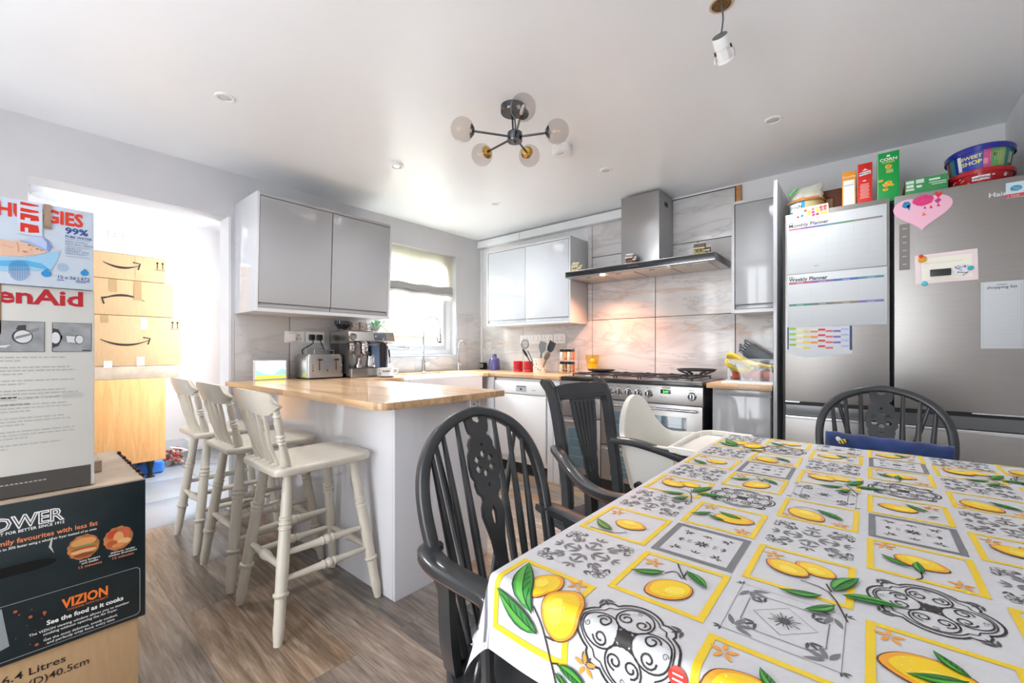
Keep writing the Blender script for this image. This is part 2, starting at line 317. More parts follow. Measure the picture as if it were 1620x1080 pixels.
# wall tiles
tA = MB(); z0 = .9; tA.box(grout, 0, .004, -2.5, -1.5, z0, 1.38); tA.box(grout, 0, .004, -1.5, -.4, z0, 1.05); tA.box(grout, 0, .004, -.4, 0, z0, 1.51)
for a, b_, t_ in ((-2.5, -2.132, 1.378), (-2.126, -1.5, 1.378), (-1.498, -.95, 1.05), (-.948, -.4, 1.05), (-.398, -.235, 1.51), (-.231, 0, 1.51)): tA.box(marbleg, .001, .009, a, b_, z0, t_, .001)
struct(tA, 'trim_2')
tB = MB(); tB.box(grout, 0, 2.975, -.004, 0, .9, 1.36); tB.box(grout, 1.402, 2.70, -.004, 0, 1.36, 2.35)
for a, b_, p0, p1 in ((.0, .62, .9, 1.36), (.624, 1.443, .9, 1.392), (1.402, 1.443, 1.395, 2.28), (1.449, 2.043, .9, 1.392), (2.049, 2.655, .9, 1.392), (1.449, 2.043, 1.397, 1.975), (2.049, 2.655, 1.397, 1.975), (1.449, 2.043, 1.981, 2.34), (2.049, 2.655, 1.981, 2.34), (2.661, 2.975, .9, 1.392)):
    tB.box(marble, a, b_, -.009, -.001, p0, p1, .001)
tB.box(blockv, 2.668, 2.70, -.03, -.001, 2.14, 2.34)
struct(tB, 'trim_3')
w = MB(); w.box(whitem, 0, .62, -.075, 0, 2.275, 2.352, .003); w.box(whitem, .625, 1.93, -.075, 0, 2.275, 2.352, .003); struct(w, 'trim_4')
w = MB(); w.box(whitem, .0, .028, -.028, 0, .9, 2.27, .002); struct(w, 'trim_5')
# ------------------------------------------------------------ worktops and base units
WT = .90
def slab(mb, x0, x1, y0, y1, z0=WT-.032, z1=WT, r=0):
    if r: 
        pl = [(x0, y0), (x1-r, y0)]+arc(x1-r, y0+r, r, -90, 0, 6)+[(x1, y1), (x0, y1)]
        mb.shape(block, [pl], z1-z0, Matrix.Translation((0, 0, (z0+z1)/2)), .002)
    else: mb.box(block, x0, x1, y0, y1, z0, z1, .002)
m = MB(); slab(m, .012, 1.915, -2.555, -1.80, r=.05)
tag(m.build('peninsula_worktop'), 'oak block worktop of the peninsula, with a rounded corner beside the bar stools', 'worktop')
m = MB(); slab(m, .012, .60, -1.797, -1.50); slab(m, .012, .12, -1.50, -.66); slab(m, .012, .66, -.66, -.58); slab(m, .012, 1.455, -.578, -.012)
tag(m.build('corner_worktop'), 'oak worktop around the sink and corner, running up to the cooker', 'worktop')
m = MB(); m.box(block, 2.605, 2.98, -.56, -.012, WT-.032, WT, .002)
tag(m.build('cooker_side_worktop'), 'short oak worktop between the cooker and the fridge housing, under the fruit box', 'worktop')
# peninsula
p = thing('peninsula_unit', 'white high gloss peninsula base facing the bar stools', 'kitchen unit', (.95, -2.1, 0))
b = MB(); b.box(glossw, .06, .36, -2.40, -1.86, 0, .866, .001); b.build('carcass', p)
b = MB(); b.box(glossw, .372, 1.80, -2.425, -2.40, 0, .866, .0015); b.build('long_panel', p)
b = MB(); b.box(glossw, 1.80, 1.82, -2.425, -1.83, 0, .866, .0015); b.build('end_panel', p)
b = MB(); b.box(carc, .372, 1.80, -2.40, -1.86, .0, .866); b.build('cabinet_body', p)
b = MB(); b.box(glossw, .062, .368, -2.418, -2.402, 0.09, .86, .0015); b.build('door', p)
# socket plate on the sink side of peninsula
def outlet(mb, M, w=.146, h=.086, n=2):
    mb.shape(white, [[(-w/2, -h/2), (w/2, -h/2), (w/2, h/2), (-w/2, h/2)]], .009, M @ Matrix.Translation((0, 0, .0045)), .0015)
    for i in range(n):
        cx_ = (i-(n-1)/2)*.062
        mb.quad(black, M, cx_-.003, .008, cx_+.003, .018, .0102); mb.quad(black, M, cx_-.014, -.018, cx_-.008, -.010, .0102); mb.quad(black, M, cx_+.008, -.018, cx_+.014, -.010, .0102)
        mb.box(white, cx_-.006, cx_+.006, .024, .038, .009, .012, .001, M)
# sink unit
s = thing('belfast_sink', 'white ceramic belfast sink below the kitchen window', 'sink', (.36, -1.08, 0))
cer = mat('white_ceramic', '#eef0f2', .08, coat=.6)
b = MB(); b.rbox(cer, .12, .665, -1.49, -.67, .64, .655, .03); b.rbox(cer, .64, .665, -1.49, -.67, .64, .885, .008, 3, .003); b.box(cer, .12, .145, -1.49, -.67, .64, .885, .004); b.box(cer, .145, .64, -1.49, -1.465, .64, .885, .004); b.box(cer, .145, .64, -.695, -.67, .64, .885, .004)
b.build('basin', s); b = MB(); b.lathe(chrome, [(.0, 0), (.04, 0), (.045, .003), (.0, .004)], Matrix.Translation((.4, -1.08, .656))); b.build('plughole', s)
s = thing('sink_base_unit', 'white gloss base cupboard under the belfast sink', 'kitchen unit', (.33, -1.08, 0))
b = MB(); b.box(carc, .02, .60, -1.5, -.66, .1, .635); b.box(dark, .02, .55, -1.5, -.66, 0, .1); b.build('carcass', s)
for y in (-1.5, -1.08): b = MB(); b.box(glossw, .602, .62, y+.003, y+.417, .11, .63, .002); b.build('door', s)
# dishwasher
dw = thing('dishwasher', 'white dishwasher in the corner left of the cooker', 'dishwasher', (1.02, -.3, 0))
b = MB(); b.box(white, .725, 1.315, -.55, -.02, .1, .862, .003); b.build('body', dw)
b = MB(); b.box(white, .728, 1.312, -.572, -.55, .15, .72, .004); b.build('door', dw)
b = MB(); b.box(white, .728, 1.312, -.576, -.55, .724, .835, .005)
M = FY(0, -.5765, 0); gy = mat('pale_grey_print', '#b5b8bd', .5)
b.quad(gy, M, .99, .745, 1.11, .8, .0003); b.quad(black, M, 1.035, .76, 1.06, .775, .0006); b.quad(gy, M, 1.17, .76, 1.21, .768, .0003); b.quad(dark, M, 1.0, .788, 1.1, .794, .0008)
b.build('control_panel', dw); b = MB(); b.box(dark, .735, 1.305, -.52, -.1, 0, .1); b.build('plinth', dw)
b = MB(); b.box(dark, .73, 1.31, -.56, -.02, .8625, .8675); b.build('shadow_gap', dw)
u = thing('corner_filler_unit', 'narrow white filler cabinet between dishwasher and cooker', 'kitchen unit', (1.38, -.3, 0))
b = MB(); b.box(carc, 1.325, 1.452, -.54, -.02, 0, .866); b.build('carcass', u); b = MB(); b.box(glossw, 1.327, 1.385, -.565, -.541, 0, .866, .002); b.box(glossw, 1.389, 1.45, -.565, -.541, 0, .866, .002); b.build('door', u)
u = thing('corner_base_unit', 'white corner base unit beside the dishwasher end', 'kitchen unit', (.66, -.4, 0))
b = MB(); b.box(carc, .02, .715, -.56, -.02, 0, .866); b.build('carcass', u); b = MB(); b.box(glossw, .625, .715, -.576, -.561, .1, .862, .002); b.build('door', u)
o = MB(); outlet(o, FX(1.8215, -1.93, .8)@Matrix.Rotation(PI/2, 4, 'Z'), .146, .07)
for q in (0, .05): o.box(white, 1.821, 1.83, -1.99+q, -1.96+q, .79, .81, .002)
tag(o.build('wall_socket'), 'white double socket on the end of the white peninsula under the worktop', 'socket')
# unit right of the cooker
u = thing('cooker_side_unit', 'grey gloss base cupboard between the cooker and the fridge', 'kitchen unit', (2.8, -.3, 0))
b = MB(); b.box(carc, 2.635, 2.97, -.52, -.02, 0, .866); b.build('carcass', u); b = MB(); b.box(gloss, 2.64, 2.968, -.545, -.521, .1, .825, .002); b.build('door', u); b = MB(); b.box(gloss, 2.64, 2.968, -.53, -.521, .83, .862, .002); b.build('grip_rail', u)
# ------------------------------------------------------------ wall units
def shearx(mb, k0, z0=1.37):
    mb.v = [(x*(1+k0*(z-z0)), y, z) for x, y, z in mb.v]
def wallunitA():
    u = thing('wall_cabinet', 'large grey two-door gloss wall cabinet above the toaster and coffee machine', 'wall cabinet', (.2, -2, 1.37)); k = .145
    y0, y1, z0, z1, d = -2.5, -1.493, 1.372, 2.14, .385
    b = MB(); b.box(glossw, 0.001, d, y0, y0+.018, z0, z1, .001); b.box(carc, .001, d, y1-.018, y1, z0, z1, .001); b.box(carc, .001, d, y0+.018, y1-.018, z0, z0+.02); b.box(gloss, .001, d, y0+.018, y1-.018, z1-.02, z1, .001); b.box(carc, .001, d-.03, y0+.018, y1-.018, z0+.02, z1-.02); b.box(gloss, d-.03, d-.001, y0+.018, y1-.018, z0+.001, z0+.028, .003)
    shearx(b, k); b.build('carcass', u)
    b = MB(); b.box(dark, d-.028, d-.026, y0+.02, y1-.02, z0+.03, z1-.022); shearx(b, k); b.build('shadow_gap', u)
    for a, c_ in ((y0+.021, -1.997), (-1.991, y1-.021)):
        b = MB(); b.box(gloss, d-.022, d-.002, a, c_, z0+.058, z1-.024, .0025); b.box(gloss, d-.022, d-.012, a, c_, z0+.03, z0+.056, .003); shearx(b, k); b.build('door', u)
wallunitA()
def wallunitB(x0, x1, doors, label, z0, z1, d, gm):
    u = thing('wall_cabinet', label, 'wall cabinet', ((x0+x1)/2, -d/2, z0))
    b = MB()
    for a, c_ in ((x0, x0+.018), (x1-.018, x1)): b.box(carc, a, c_, -d, -.012, z0, z1, .001)
    b.box(carc, x0+.018, x1-.018, -d, -.012, z0, z0+.02); b.box(carc, x0+.018, x1-.018, -d, -.012, z1-.02, z1, .001); b.box(carc, x0+.018, x1-.018, -d+.03, -.012, z0+.02, z1-.02); b.box(gm, x0+.018, x1-.018, -d+.001, -d+.03, z0+.001, z0+.028, .003)
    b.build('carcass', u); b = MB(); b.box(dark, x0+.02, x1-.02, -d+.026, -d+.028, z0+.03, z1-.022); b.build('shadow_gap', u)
    wd = (x1-x0-.042)/doors
    for i in range(doors):
        a = x0+.021+i*wd; b = MB(); b.box(gm, a+.002, a+wd-.002, -d+.002, -d+.022, z0+.058, z1-.024, .0025); b.box(gm, a+.002, a+wd-.002, -d+.012, -d+.022, z0+.03, z0+.056, .003); b.build('door', u)
wallunitB(.372, 1.397, 2, 'glossy two-door wall cabinet tinted pale with window glow in the far corner, left of the cooker hood', 1.36, 2.136, .31, gloss2)
wallunitB(2.70, 2.984, 1, 'narrow single-door grey wall cabinet right of the cooker hood', 1.37, 2.136, .31, gloss)
m = MB(); m.box(gloss, 2.986, 3.006, -.56, -.012, 0, 2.136, .001)
tag(m.build('housing_panel'), 'tall grey side panel standing against the left side of the fridge', 'panel')
# ------------------------------------------------------------ range cooker
rg = thing('range_cooker', 'wide stainless steel range cooker with gas hob in the middle of the far wall', 'cooker', (2.02, -.3, 0))
X0, X1, YF = 1.468, 2.585, -.56
blk = mat('black_enamel', '#1b1c1f', .22, coat=.3); iron = mat('cast_iron', '#2c2e33', .5, bump=.4, bscale=200); ovg = mat('oven_glass', '#4d636c', .06, coat=1); brass = mat('burner_metal', '#b9bbc0', .35, metal=.8)
b = MB(); b.box(blk, X0+.003, X1-.003, YF+.03, -.03, .1, .868, .002); b.box(blk, X0+.03, X1-.03, YF+.06, -.05, .0, .1); b.build('body', rg)
b = MB(); b.box(blk, X0, X1, YF-.012, -.02, .868, .898, .004); b.box(steel, X0+.015, X1-.015, YF+.02, -.03, .898, .902, .001); b.build('hob', rg)
b = MB(); b.box(steel, X0, X1, YF, YF+.03, .742, .866, .003)
M = FY(0, YF-.0005, 0)
b.box(blk, 2.302, 2.372, YF-.004, YF, .812, .84, .001); b.text(mat('green_digits', '#39ff5a', .4, emit='#4dff5e', es=2.2), '2:41', .022, FY(2.337, YF-.0048, .818), .01, 'CENTER')
b.shape(dchrome, [arc(2.34, .853, .03, 0, 345, 22, .008)], .002, M); b.shape(steel, [arc(2.34, .853, .026, 0, 345, 22, .0055)], .0024, M)
for x in (2.31, 2.335, 2.36): b.cyl(chrome, (x, YF, .786), (x, YF-.004, .786), .004)
for x, k in ((1.917, 5), (1.985, 5), (2.061, 5), (2.139, 5), (2.216, 5), (1.84, 5), (1.765, 5), (2.513, 2)):
    b.quad(black, M, x-.012, .842, x-.006, .848, .0003); b.quad(black, M, x+.004, .842, x+.012, .846, .0003)
b.build('control_panel', rg)
for x in (1.61, 1.69, 1.765, 1.84, 1.917, 1.985, 2.061, 2.139, 2.216, 2.513):
    b = MB(); r_ = .025
    b.lathe(chrome, [(.031, 0), (.031, .004), (.0255, .008), (.024, .022), (.022, .026), (0, .027)], FY(x, YF, .803), 20)
    b.lathe(dchrome, [(.0, 0), (.0195, .0272), (.0195, .028), (0, .0282)], FY(x, YF, .803), 20)
    b.box(chrome, x-.003, x+.003, YF-.034, YF-.02, .785, .821, .001); b.build('knob', rg)
def oven_door(x0, x1, z0, z1, gx0, gx1, gz0, gz1, hz):
    b = MB(); b.box(steel, x0, x1, YF+.002, YF+.028, z0, z1, .003); b.box(ovg, gx0, gx1, YF-.002, YF+.004, gz0, gz1, .002); b.box(steel, gx0-.006, gx1+.006, YF, YF+.004, gz0-.006, gz1+.006, .001)
    d = b.build('oven_door', rg)
    h = MB(); h.tube(chrome, [(x0+.03, YF-.03, hz), (x1-.03, YF-.03, hz)], .0095, 10)
    for x in (x0+.05, x1-.05): h.cyl(chrome, (x, YF, hz), (x, YF-.03, hz), .008)
    h.build('door_handle', d)
    k = MB()
    for zz in (.28, .5, .72):
        z = gz0+(gz1-gz0)*zz; k.box(mat('rack_line', '#8fa3ab', .4), gx0+.02, gx1-.02, YF-.0026, YF-.0021, z, z+.0016)
    k.build('rack', d)
oven_door(1.83, X1-.004, .39, .735, 1.91, 2.475, .45, .655, .705)
oven_door(1.472, 1.824, .12, .57, 1.53, 1.79, .17, .48, .54)
oven_door(1.83, X1-.004, .12, .384, 1.91, 2.475, .16, .32, .36)
b = MB(); b.box(steel, 1.472, 1.824, YF+.002, YF+.028, .576, .735, .003); b.tube(chrome, [(1.50, YF-.028, .705), (1.80, YF-.028, .705)], .009); b.cyl(chrome, (1.52, YF, .705), (1.52, YF-.028, .705), .008); b.cyl(chrome, (1.78, YF, .705), (1.78, YF-.028, .705), .008); b.build('grill_door', rg)
def pan_support(xc, yc, w, d):
    b = MB(); z = .925
    for s_ in (-1, 1):
        b.box(iron, xc-w/2, xc+w/2, yc+s_*d/2-.005, yc+s_*d/2+.005, z-.01, z, .002); b.box(iron, xc+s_*w/2-.005, xc+s_*w/2+.005, yc-d/2, yc+d/2, z-.01, z, .002)
        for t_ in (-1, 1):
            b.cyl(iron, (xc+s_*w/2, yc+t_*d/2, .9), (xc+s_*w/2, yc+t_*d/2, z), .006, seg=8)
    for yy in (-.12, .12):
        for a in range(4):
            dx, dy = math.cos(a*PI/2+PI/4*0), math.sin(a*PI/2)
            b.tube(iron, [(xc+dx*.03, yc+yy+dy*.03, z+.004), (xc+dx*.09, yc+yy+dy*.09, z+.002), (xc+dx*.115, yc+yy+dy*.1, z-.006)], .0045, 6)
        b.box(iron, xc-w/2, xc+w/2, yc+yy-.004, yc+yy+.004, z-.01, z-.002, .001)
    b.build('pan_support', rg)
for xc in (1.64, 1.83, 2.025, 2.22, 2.41): pan_support(xc, -.29, .175, .44)
for xc, yc, r in ((1.64, -.17, .03), (1.64, -.41, .035), (1.83, -.17, .03), (1.83, -.41, .03), (2.22, -.17, .035), (2.22, -.41, .03), (2.41, -.17, .03), (2.41, -.41, .03), (2.025, -.29, .05)):
    b = MB(); Mx = Matrix.Translation((xc, yc, .902)); b.lathe(brass, [(r*1.1, 0), (r*1.1, .006), (r, .01), (r*.95, .012)], Mx); b.lathe(iron, [(r*.9, .012), (r*.92, .016), (r*.8, .019), (0, .02)], Mx); b.build('burner', rg)
wk = MB(); Mx = Matrix.Translation((2.44, -.22, .9345))
wk.tube(iron, [(.125*math.cos(a*PI/14), .125*math.sin(a*PI/14), .036) for a in range(28)], .0075, 8, closed=True); wk.v = [tuple(Mx @ Vector(v)) for v in wk.v]
for a in range(6):
    c_, s_ = math.cos(a*PI/3+.3), math.sin(a*PI/3+.3)
    wk.tube(iron, [Mx @ Vector((c_*.125, s_*.125, .034)), Mx @ Vector((c_*.1, s_*.1, .02)), Mx @ Vector((c_*.055, s_*.055, .004))], [.008, .0065, .008], 8)
wk.lathe(iron, [(.118, .034), (.118, .038), (.122, .041), (.138, .042), (.138, .036), (.118, .034)], Mx, 28, caps=False)
tag(wk.build('wok_stand'), 'black cast iron wok ring standing on the right end of the gas hob', 'wok stand')
gd = MB(); gd.lathe(iron, [(.0, .0), (.105, .0), (.118, .01), (.12, .012), (.114, .012), (.1, .006), (0, .006)], Matrix.Translation((1.62, -.16, .9345)), 28)
tag(gd.build('griddle_pan'), 'flat round black griddle on the back left burner behind the yellow candle glass', 'pan')
# ------------------------------------------------------------ hood
hd = thing('cooker_hood', 'stainless steel chimney hood with black glass control strip above the cooker', 'extractor hood', (2.02, -.22, 1.735))
HX0, HX1, HY = 1.418, 2.624, -.43
b = MB(); b.box(steelh, HX0, HX1, HY+.004, -.012, 1.735, 1.79, .002); b.build('canopy', hd)
b = MB(); b.box(blk, HX0+.006, HX1, HY-.002, HY+.004, 1.742, 1.784, .001)
for i in range(5): b.cyl(mat('touch_icon', '#8d9298', .4), (2.0+i*.018, HY-.002, 1.763), (2.0+i*.018, HY-.003, 1.763), .003, seg=8)
b.build('control_strip', hd)
b = MB(); b.box(steelh, 1.884, 2.196, -.315, -.012, 1.79, 2.345, .002)
for i in range(6): b.box(dark, 2.1955, 2.1975, -.2+i*.012, -.194+i*.012, 2.25, 2.285)
b.build('chimney', hd)
for i in range(4):
    b = MB(); x = HX0+.06+i*.275; b.box(mat('filter_mesh', '#c9c2b8', .4, metal=.7, bump=.6, bscale=400), x, x+.262, HY+.05, -.06, 1.731, 1.7355, .002); b.box(dchrome, x+.11, x+.15, HY+.06, HY+.075, 1.728, 1.731, .001); b.build('grease_filter', hd)
warmb = mat('hood_bulb', '#ffe2b8', .4, emit='#ffc98a', es=30); coolb = mat('hood_bulb_off', '#e8e8e6', .2)
for x, mm in ((1.76, warmb), (2.3, coolb)):
    b = MB(); b.lathe(chrome, [(.03, 0), (.03, -.005), (.023, -.006), (.022, -.002)], Matrix.Translation((x, HY+.032, 1.733)), caps=False); b.lathe(mm, [(0, -.001), (.022, -.001), (.022, -.003), (0, -.003)], Matrix.Translation((x, HY+.032, 1.731))); b.build('lamp', hd)
l = bpy.data.lights.new('hood_lamp', 'SPOT'); l.energy = 27; l.color = (1, .4, .2); l.spot_size = math.radians(150); l.spot_blend = .8; l.shadow_soft_size = .02
o = bpy.data.objects.new('hood_lamp', l); COL.objects.link(o); o.location = (1.76, -.27, 1.722); o.rotation_euler = (-.25, 0, 0)
# decorative model houses standing on the hood
def model_house(x, y, z, label, wallc, roofc, s=1.0, rz=0):
    t = thing('model_house', label, 'ornament', (x, y, z), rz, 'miniature snowy houses on the cooker hood'); T = WMX[t.name]
    wm = mat('house_wall_'+wallc[1:], wallc, .7, noise=.3, nscale=60); rm = mat('house_roof_'+roofc[1:], roofc, .7, noise=.2, nscale=80); snow = mat('snow_trim', '#e8e4dc', .8); lit = mat('house_window', '#4b3a26', .4)
    def bx(b, m, *a): b.box(m, *[q*s for q in a], bev=.001, M=T)
    b = MB(); bx(b, wm, -.04, .02, -.025, .025, 0, .055); bx(b, wm, .02, .05, -.02, .02, 0, .038)
    for q in (-.028, -.006): bx(b, lit, q, q+.012, -.0265, -.024, .028, .042)
    bx(b, lit, .028, .04, -.0215, -.019, .012, .026); bx(b, lit, -.016, -.004, -.0265, -.024, 0, .02); b.build('walls', t)
    b = MB()
    for (xa_, xb2, zz, hw) in ((-.045, .025, .055, .034), (.02, .055, .038, .026)):
        hh = .036 if zz > .05 else .024
        P = [(xa_, -hw, zz-.004), (xa_, 0, zz+hh), (xa_, hw, zz-.004), (xb2, -hw, zz-.004), (xb2, 0, zz+hh), (xb2, hw, zz-.004)]
        b.raw(rm, [tuple(q*s for q in p) for p in P], [(0, 1, 2), (3, 5, 4), (0, 3, 4, 1), (1, 4, 5, 2), (0, 2, 5, 3)], T)
        b.tube(snow, [T @ Vector((xa_*s, 0, (zz+hh)*s)), T @ Vector((xb2*s, 0, (zz+hh)*s))], .004*s, 6); b.tube(snow, [T @ Vector((xa_*s, -hw*s, (zz-.003)*s)), T @ Vector((xb2*s, -hw*s, (zz-.003)*s))], .003*s, 6)
    b.build('roof', t); b = MB(); bx(b, rm, -.03, -.018, .002, .014, .07, .105); b.build('chimney', t)
    b = MB(); bx(b, snow, -.052, .06, -.035, .03, -.0, .004); b.build('base', t)
model_house(1.475, -.33, 1.791, 'cream model house at the left end of the cooker hood, by the wall cabinet', '#cfc49a', '#b9ad88', .95, .1)
model_house(1.995, -.38, 1.791, 'dark brown model house with snowy roof in front of the hood chimney', '#5d3a35', '#7c6f6c', .85, .2)
model_house(2.50, -.3, 1.791, 'olive green model house with steep roof at the right end of the hood', '#a59d5b', '#6f6658', 1.1, .1)
# ------------------------------------------------------------ fridge
fr = thing('fridge_freezer', 'tall stainless steel double-door fridge freezer against the far wall', 'fridge', (3.51, -.33, 0))
FXa, FXb, FYf = 3.052, 3.968, -.60
fst = brushed('fridge_steel', '#a8a5a2', .42, (3, 3, 160)); edge = mat('door_edge_silver', '#d9dbde', .25, metal=.6)
b = MB(); b.box(mat('fridge_side_grey', '#6e7073', .4), FXa+.01, FXb-.01, FYf+.07, -.03, .03, 1.895, .004); b.box(black, FXa+.04, FXb-.04, FYf+.1, -.05, 0, .03); b.build('body', fr)
b = MB(); b.box(gasket, FXa+.012, FXb-.012, FYf+.062, FYf+.07, .04, 1.89); b.build('door_seal', fr)
for x0, x1, nm in ((FXa, 3.508, 'l'), (3.527, FXb, 'r')):
    b = MB(); b.box(fst, x0, x1, FYf, FYf+.06, .822, 1.903, .003); b.box(edge, x0 if nm == 'r' else x1-.002, x0+.002 if nm == 'r' else x1, FYf+.001, FYf+.058, .83, 1.895)
    if nm == 'r':
        M = FY(0, FYf-.0006, 0); pg = mat('fridge_display', '#817c79', .35); b.quad(pg, M, 3.545, 1.523, 3.585, 1.756, .0002); lt = mat('display_print', '#cfcbc8', .5)
        for z in (1.73, 1.69, 1.66, 1.62, 1.59, 1.55): b.quad(lt, M, 3.557, z, 3.573, z+.003, .0004)
        b.text(mat('badge_silver', '#e4e5e7', .3), 'Haier', .029, FY(3.851, FYf-.0008, 1.823), .02, sx=1.1)
    b.build('door', fr)
    b = MB(); b.box(fst, x0, x1, FYf, FYf+.06, .06, .735, .003); b.box(edge, x0+.001, x1-.001, FYf-.0008, FYf+.05, .722, .737, .001); b.build('freezer_door', fr)
b = MB(); b.box(mat('grip_recess', '#77797c', .3, metal=.5), FXa, FXb, FYf+.02, FYf+.06, .74, .818, .002); b.box(dark, FXa, FXb, FYf+.012, FYf+.06, .80, .822, .001); b.box(edge, FXa, FXa+.07, FYf+.004, FYf+.02, .815, .822); b.box(edge, 3.8, FXb, FYf+.004, FYf+.02, .815, .822); b.build('grip_channel', fr)
# things on the fridge front
pap = mat('white_card', '#c9ced2', .45); ink = mat('black_ink', '#26282c', .5); faint = mat('faint_ruling', '#b9c0c4', .6)
FP = FYf-.0012
def sheet(b, x0, x1, z0, z1, m=pap, t=.0016, off=0, tilt=0):
    b.box(m, x0, x1, FP-off-t, FP-off, z0, z1, .0003); return FY(0, FP-off-t-.0003, 0)
cols = ['#b06474', '#7c5a94', '#5a6aa0', '#4f8c8c', '#5b8a68', '#8c8070', '#8a7f92']
b = MB(); M = sheet(b, 3.062, 3.497, 1.556, 1.875)
for i, c_ in enumerate(cols): b.quad(mat('band_'+c_[1:], c_, .5), M, 3.071+i*.0586, 1.808, 3.071+(i+1)*.0586, 1.817)
b.text(ink, 'Monthly Planner', .028, FY(3.07, FP-.0022, 1.824), .018); b.quad(ink, M, 3.07, 1.848, 3.095, 1.851)
for i in range(8): b.quad(faint, M, 3.071+i*.0586-.0004, 1.60, 3.071+i*.0586+.0004, 1.806)
for j in range(7): b.quad(faint, M, 3.071, 1.60+j*.0343, 3.481, 1.6008+j*.0343)
for x in (3.068, 3.486): b.quad(faint, M, x-.0005, 1.567, x+.0005, 1.862)
b.quad(faint, M, 3.068, 1.861, 3.486, 1.862); b.quad(faint, M, 3.068, 1.567, 3.486, 1.568); b.quad(ink, M, 3.19, 1.59, 3.212, 1.592)
tag(b.build('wall_planner'), 'white monthly planner sheet, upper of the two on the left fridge door', 'planner')
b = MB(); M = sheet(b, 3.063, 3.499, 1.25, 1.55)
for z, cc in ((1.496, ['#b06474', '#8a5f9c', '#4f68a8', '#4f8c9c']), (1.37, ['#4f8c78', '#6f7a68', '#8c8070', '#7a70b4'])):
    for i, c_ in enumerate(cc): b.quad(mat('band_'+c_[1:], c_, .5), M, 3.071+i*.104, z, 3.071+(i+1)*.104, z+.012); b.quad(pap, M, 3.108+i*.104, z+.004, 3.14+i*.104, z+.0065, .0003)
b.text(ink, 'Weekly Planner', .028, FY(3.071, FP-.0022, 1.513), .018); b.quad(ink, M, 3.071, 1.536, 3.093, 1.539)
for z in (1.48, 1.464, 1.448, 1.432, 1.416, 1.4, 1.354, 1.338, 1.322, 1.306, 1.29, 1.274): b.quad(faint, M, 3.071, z, 3.487, z+.0007)
for i in range(5): b.quad(faint, M, 3.071+i*.104-.0004, 1.262, 3.071+i*.104+.0004, 1.495)
tag(b.build('wall_planner'), 'white weekly planner sheet below the monthly one on the fridge', 'planner')
b = MB(); b.poly(pap, FY(0, FP, 0), [(3.062, 1.112), (3.09, 1.09), (3.15, 1.073), (3.25, 1.082), (3.358, 1.1), (3.36, 1.2495), (3.062, 1.2495)], .0012)
M = FY(0, FP, 0); nv = mat('navy_print', '#3a4370', .5); b.quad(nv, M, 3.063, 1.12, 3.07, 1.249, .0016); b.quad(nv, M, 3.347, 1.118, 3.358, 1.249, .0016)
gc = ['#8cc63f', '#f1e9a0', '#e8c85a', '#e8924a', '#cf4a4a', '#d9707c', '#7a70c0', '#a9b4e4']
for i, c_ in enumerate(gc):
    for j in range(4):
        z = 1.235-j*.031-(i % 3)*.009+(.012 if i in (3, 6) else 0)
        if z > 1.092: b.quad(mat('cal_'+c_[1:], c_, .6), M, 3.073+i*.034, z, 3.105+i*.034, min(z+.011, 1.248), .0016)
tag(b.build('paper_calendar'), 'colourful chequered paper calendar sticking out below the weekly planner', 'calendar')
b = MB(); b.raw(mat('cream_card', '#f3ecd2', .5), [(3.089, 1.928, 0), (3.254, 1.932, 0), (3.258, 1.862, 0), (3.093, 1.868, 0)], [(3, 2, 1, 0)]); b.v = [(x, FP-.003, y) for x, y, z in b.v]
M = FY(0, FP-.0034, 0)
for x, z, r, c_ in ((3.115, 1.88, .007, '#c64a30'), (3.135, 1.884, .008, '#3a86b8'), (3.15, 1.91, .008, '#c8492c'), (3.168, 1.9, .009, '#f1c428'), (3.165, 1.886, .008, '#e8b43a'), (3.185, 1.912, .008, '#e0707a'), (3.186, 1.895, .008, '#d23f86'), (3.188, 1.879, .008, '#b93a8c'), (3.204, 1.915, .007, '#e8c53a'), (3.207, 1.9, .008, '#ecc12a'), (3.206, 1.88, .008, '#c83c34'), (3.222, 1.915, .009, '#d8535c'), (3.24, 1.917, .009, '#d8535c'), (3.224, 1.9, .008, '#e0707a'), (3.24, 1.902, .008, '#e2645a'), (3.228, 1.883, .008, '#e2d44a'), (3.243, 1.883, .008, '#cfd84a'), (3.14, 1.897, .007, '#ecdf9a'), (3.12, 1.905, .007, '#dfe0b0')):
    b.disc(mat('dot_'+c_[1:], c_, .5), M, x, z, r, seg=12)
tag(b.build('sticker_sheet'), 'small cream card of coloured flower stickers above the monthly planner', 'sticker sheet')
# heart card
b = MB(); hp = []
for i in range(40):
    t_ = 2*PI*i/40; hx = 16*math.sin(t_)**3; hz = 13*math.cos(t_)-5*math.cos(2*t_)-2*math.cos(3*t_)-math.cos(4*t_); hp.append((3.629+hx/16*.107, 1.807+hz/16*.094))
b.shape(mat('pink_card', '#f0bcd2', .6), [hp], .002, FY(0, FP-.001, 0))
M = FY(0, FP-.0024, 0); pk = mat('bright_pink_crayon', '#ee3f86', .6, noise=.35, nscale=300)
def blob(m, x, z, rx, rz_, n=18, j=.12, d=0):
    rr = random.Random(int(x*1000+z*77)); b.poly(m, M, [(x+rx*math.cos(2*PI*i/n)*(1+rr.uniform(-j, j)), z+rz_*math.sin(2*PI*i/n)*(1+rr.uniform(-j, j))) for i in range(n)], d)
blob(pk, 3.633, 1.86, .038, .026); blob(mat('blue_paper', '#3089bc', .6), 3.572, 1.85, .015, .018); b.poly(mat('blue_paper', '#3089bc', .6), M, [(3.572, 1.845), (3.588, 1.85), (3.582, 1.818)])
rd = mat('red_paper', '#e03838', .6); mg = mat('magenta_paper', '#c23a9a', .6); og = mat('orange_paper', '#ee8a3a', .6)
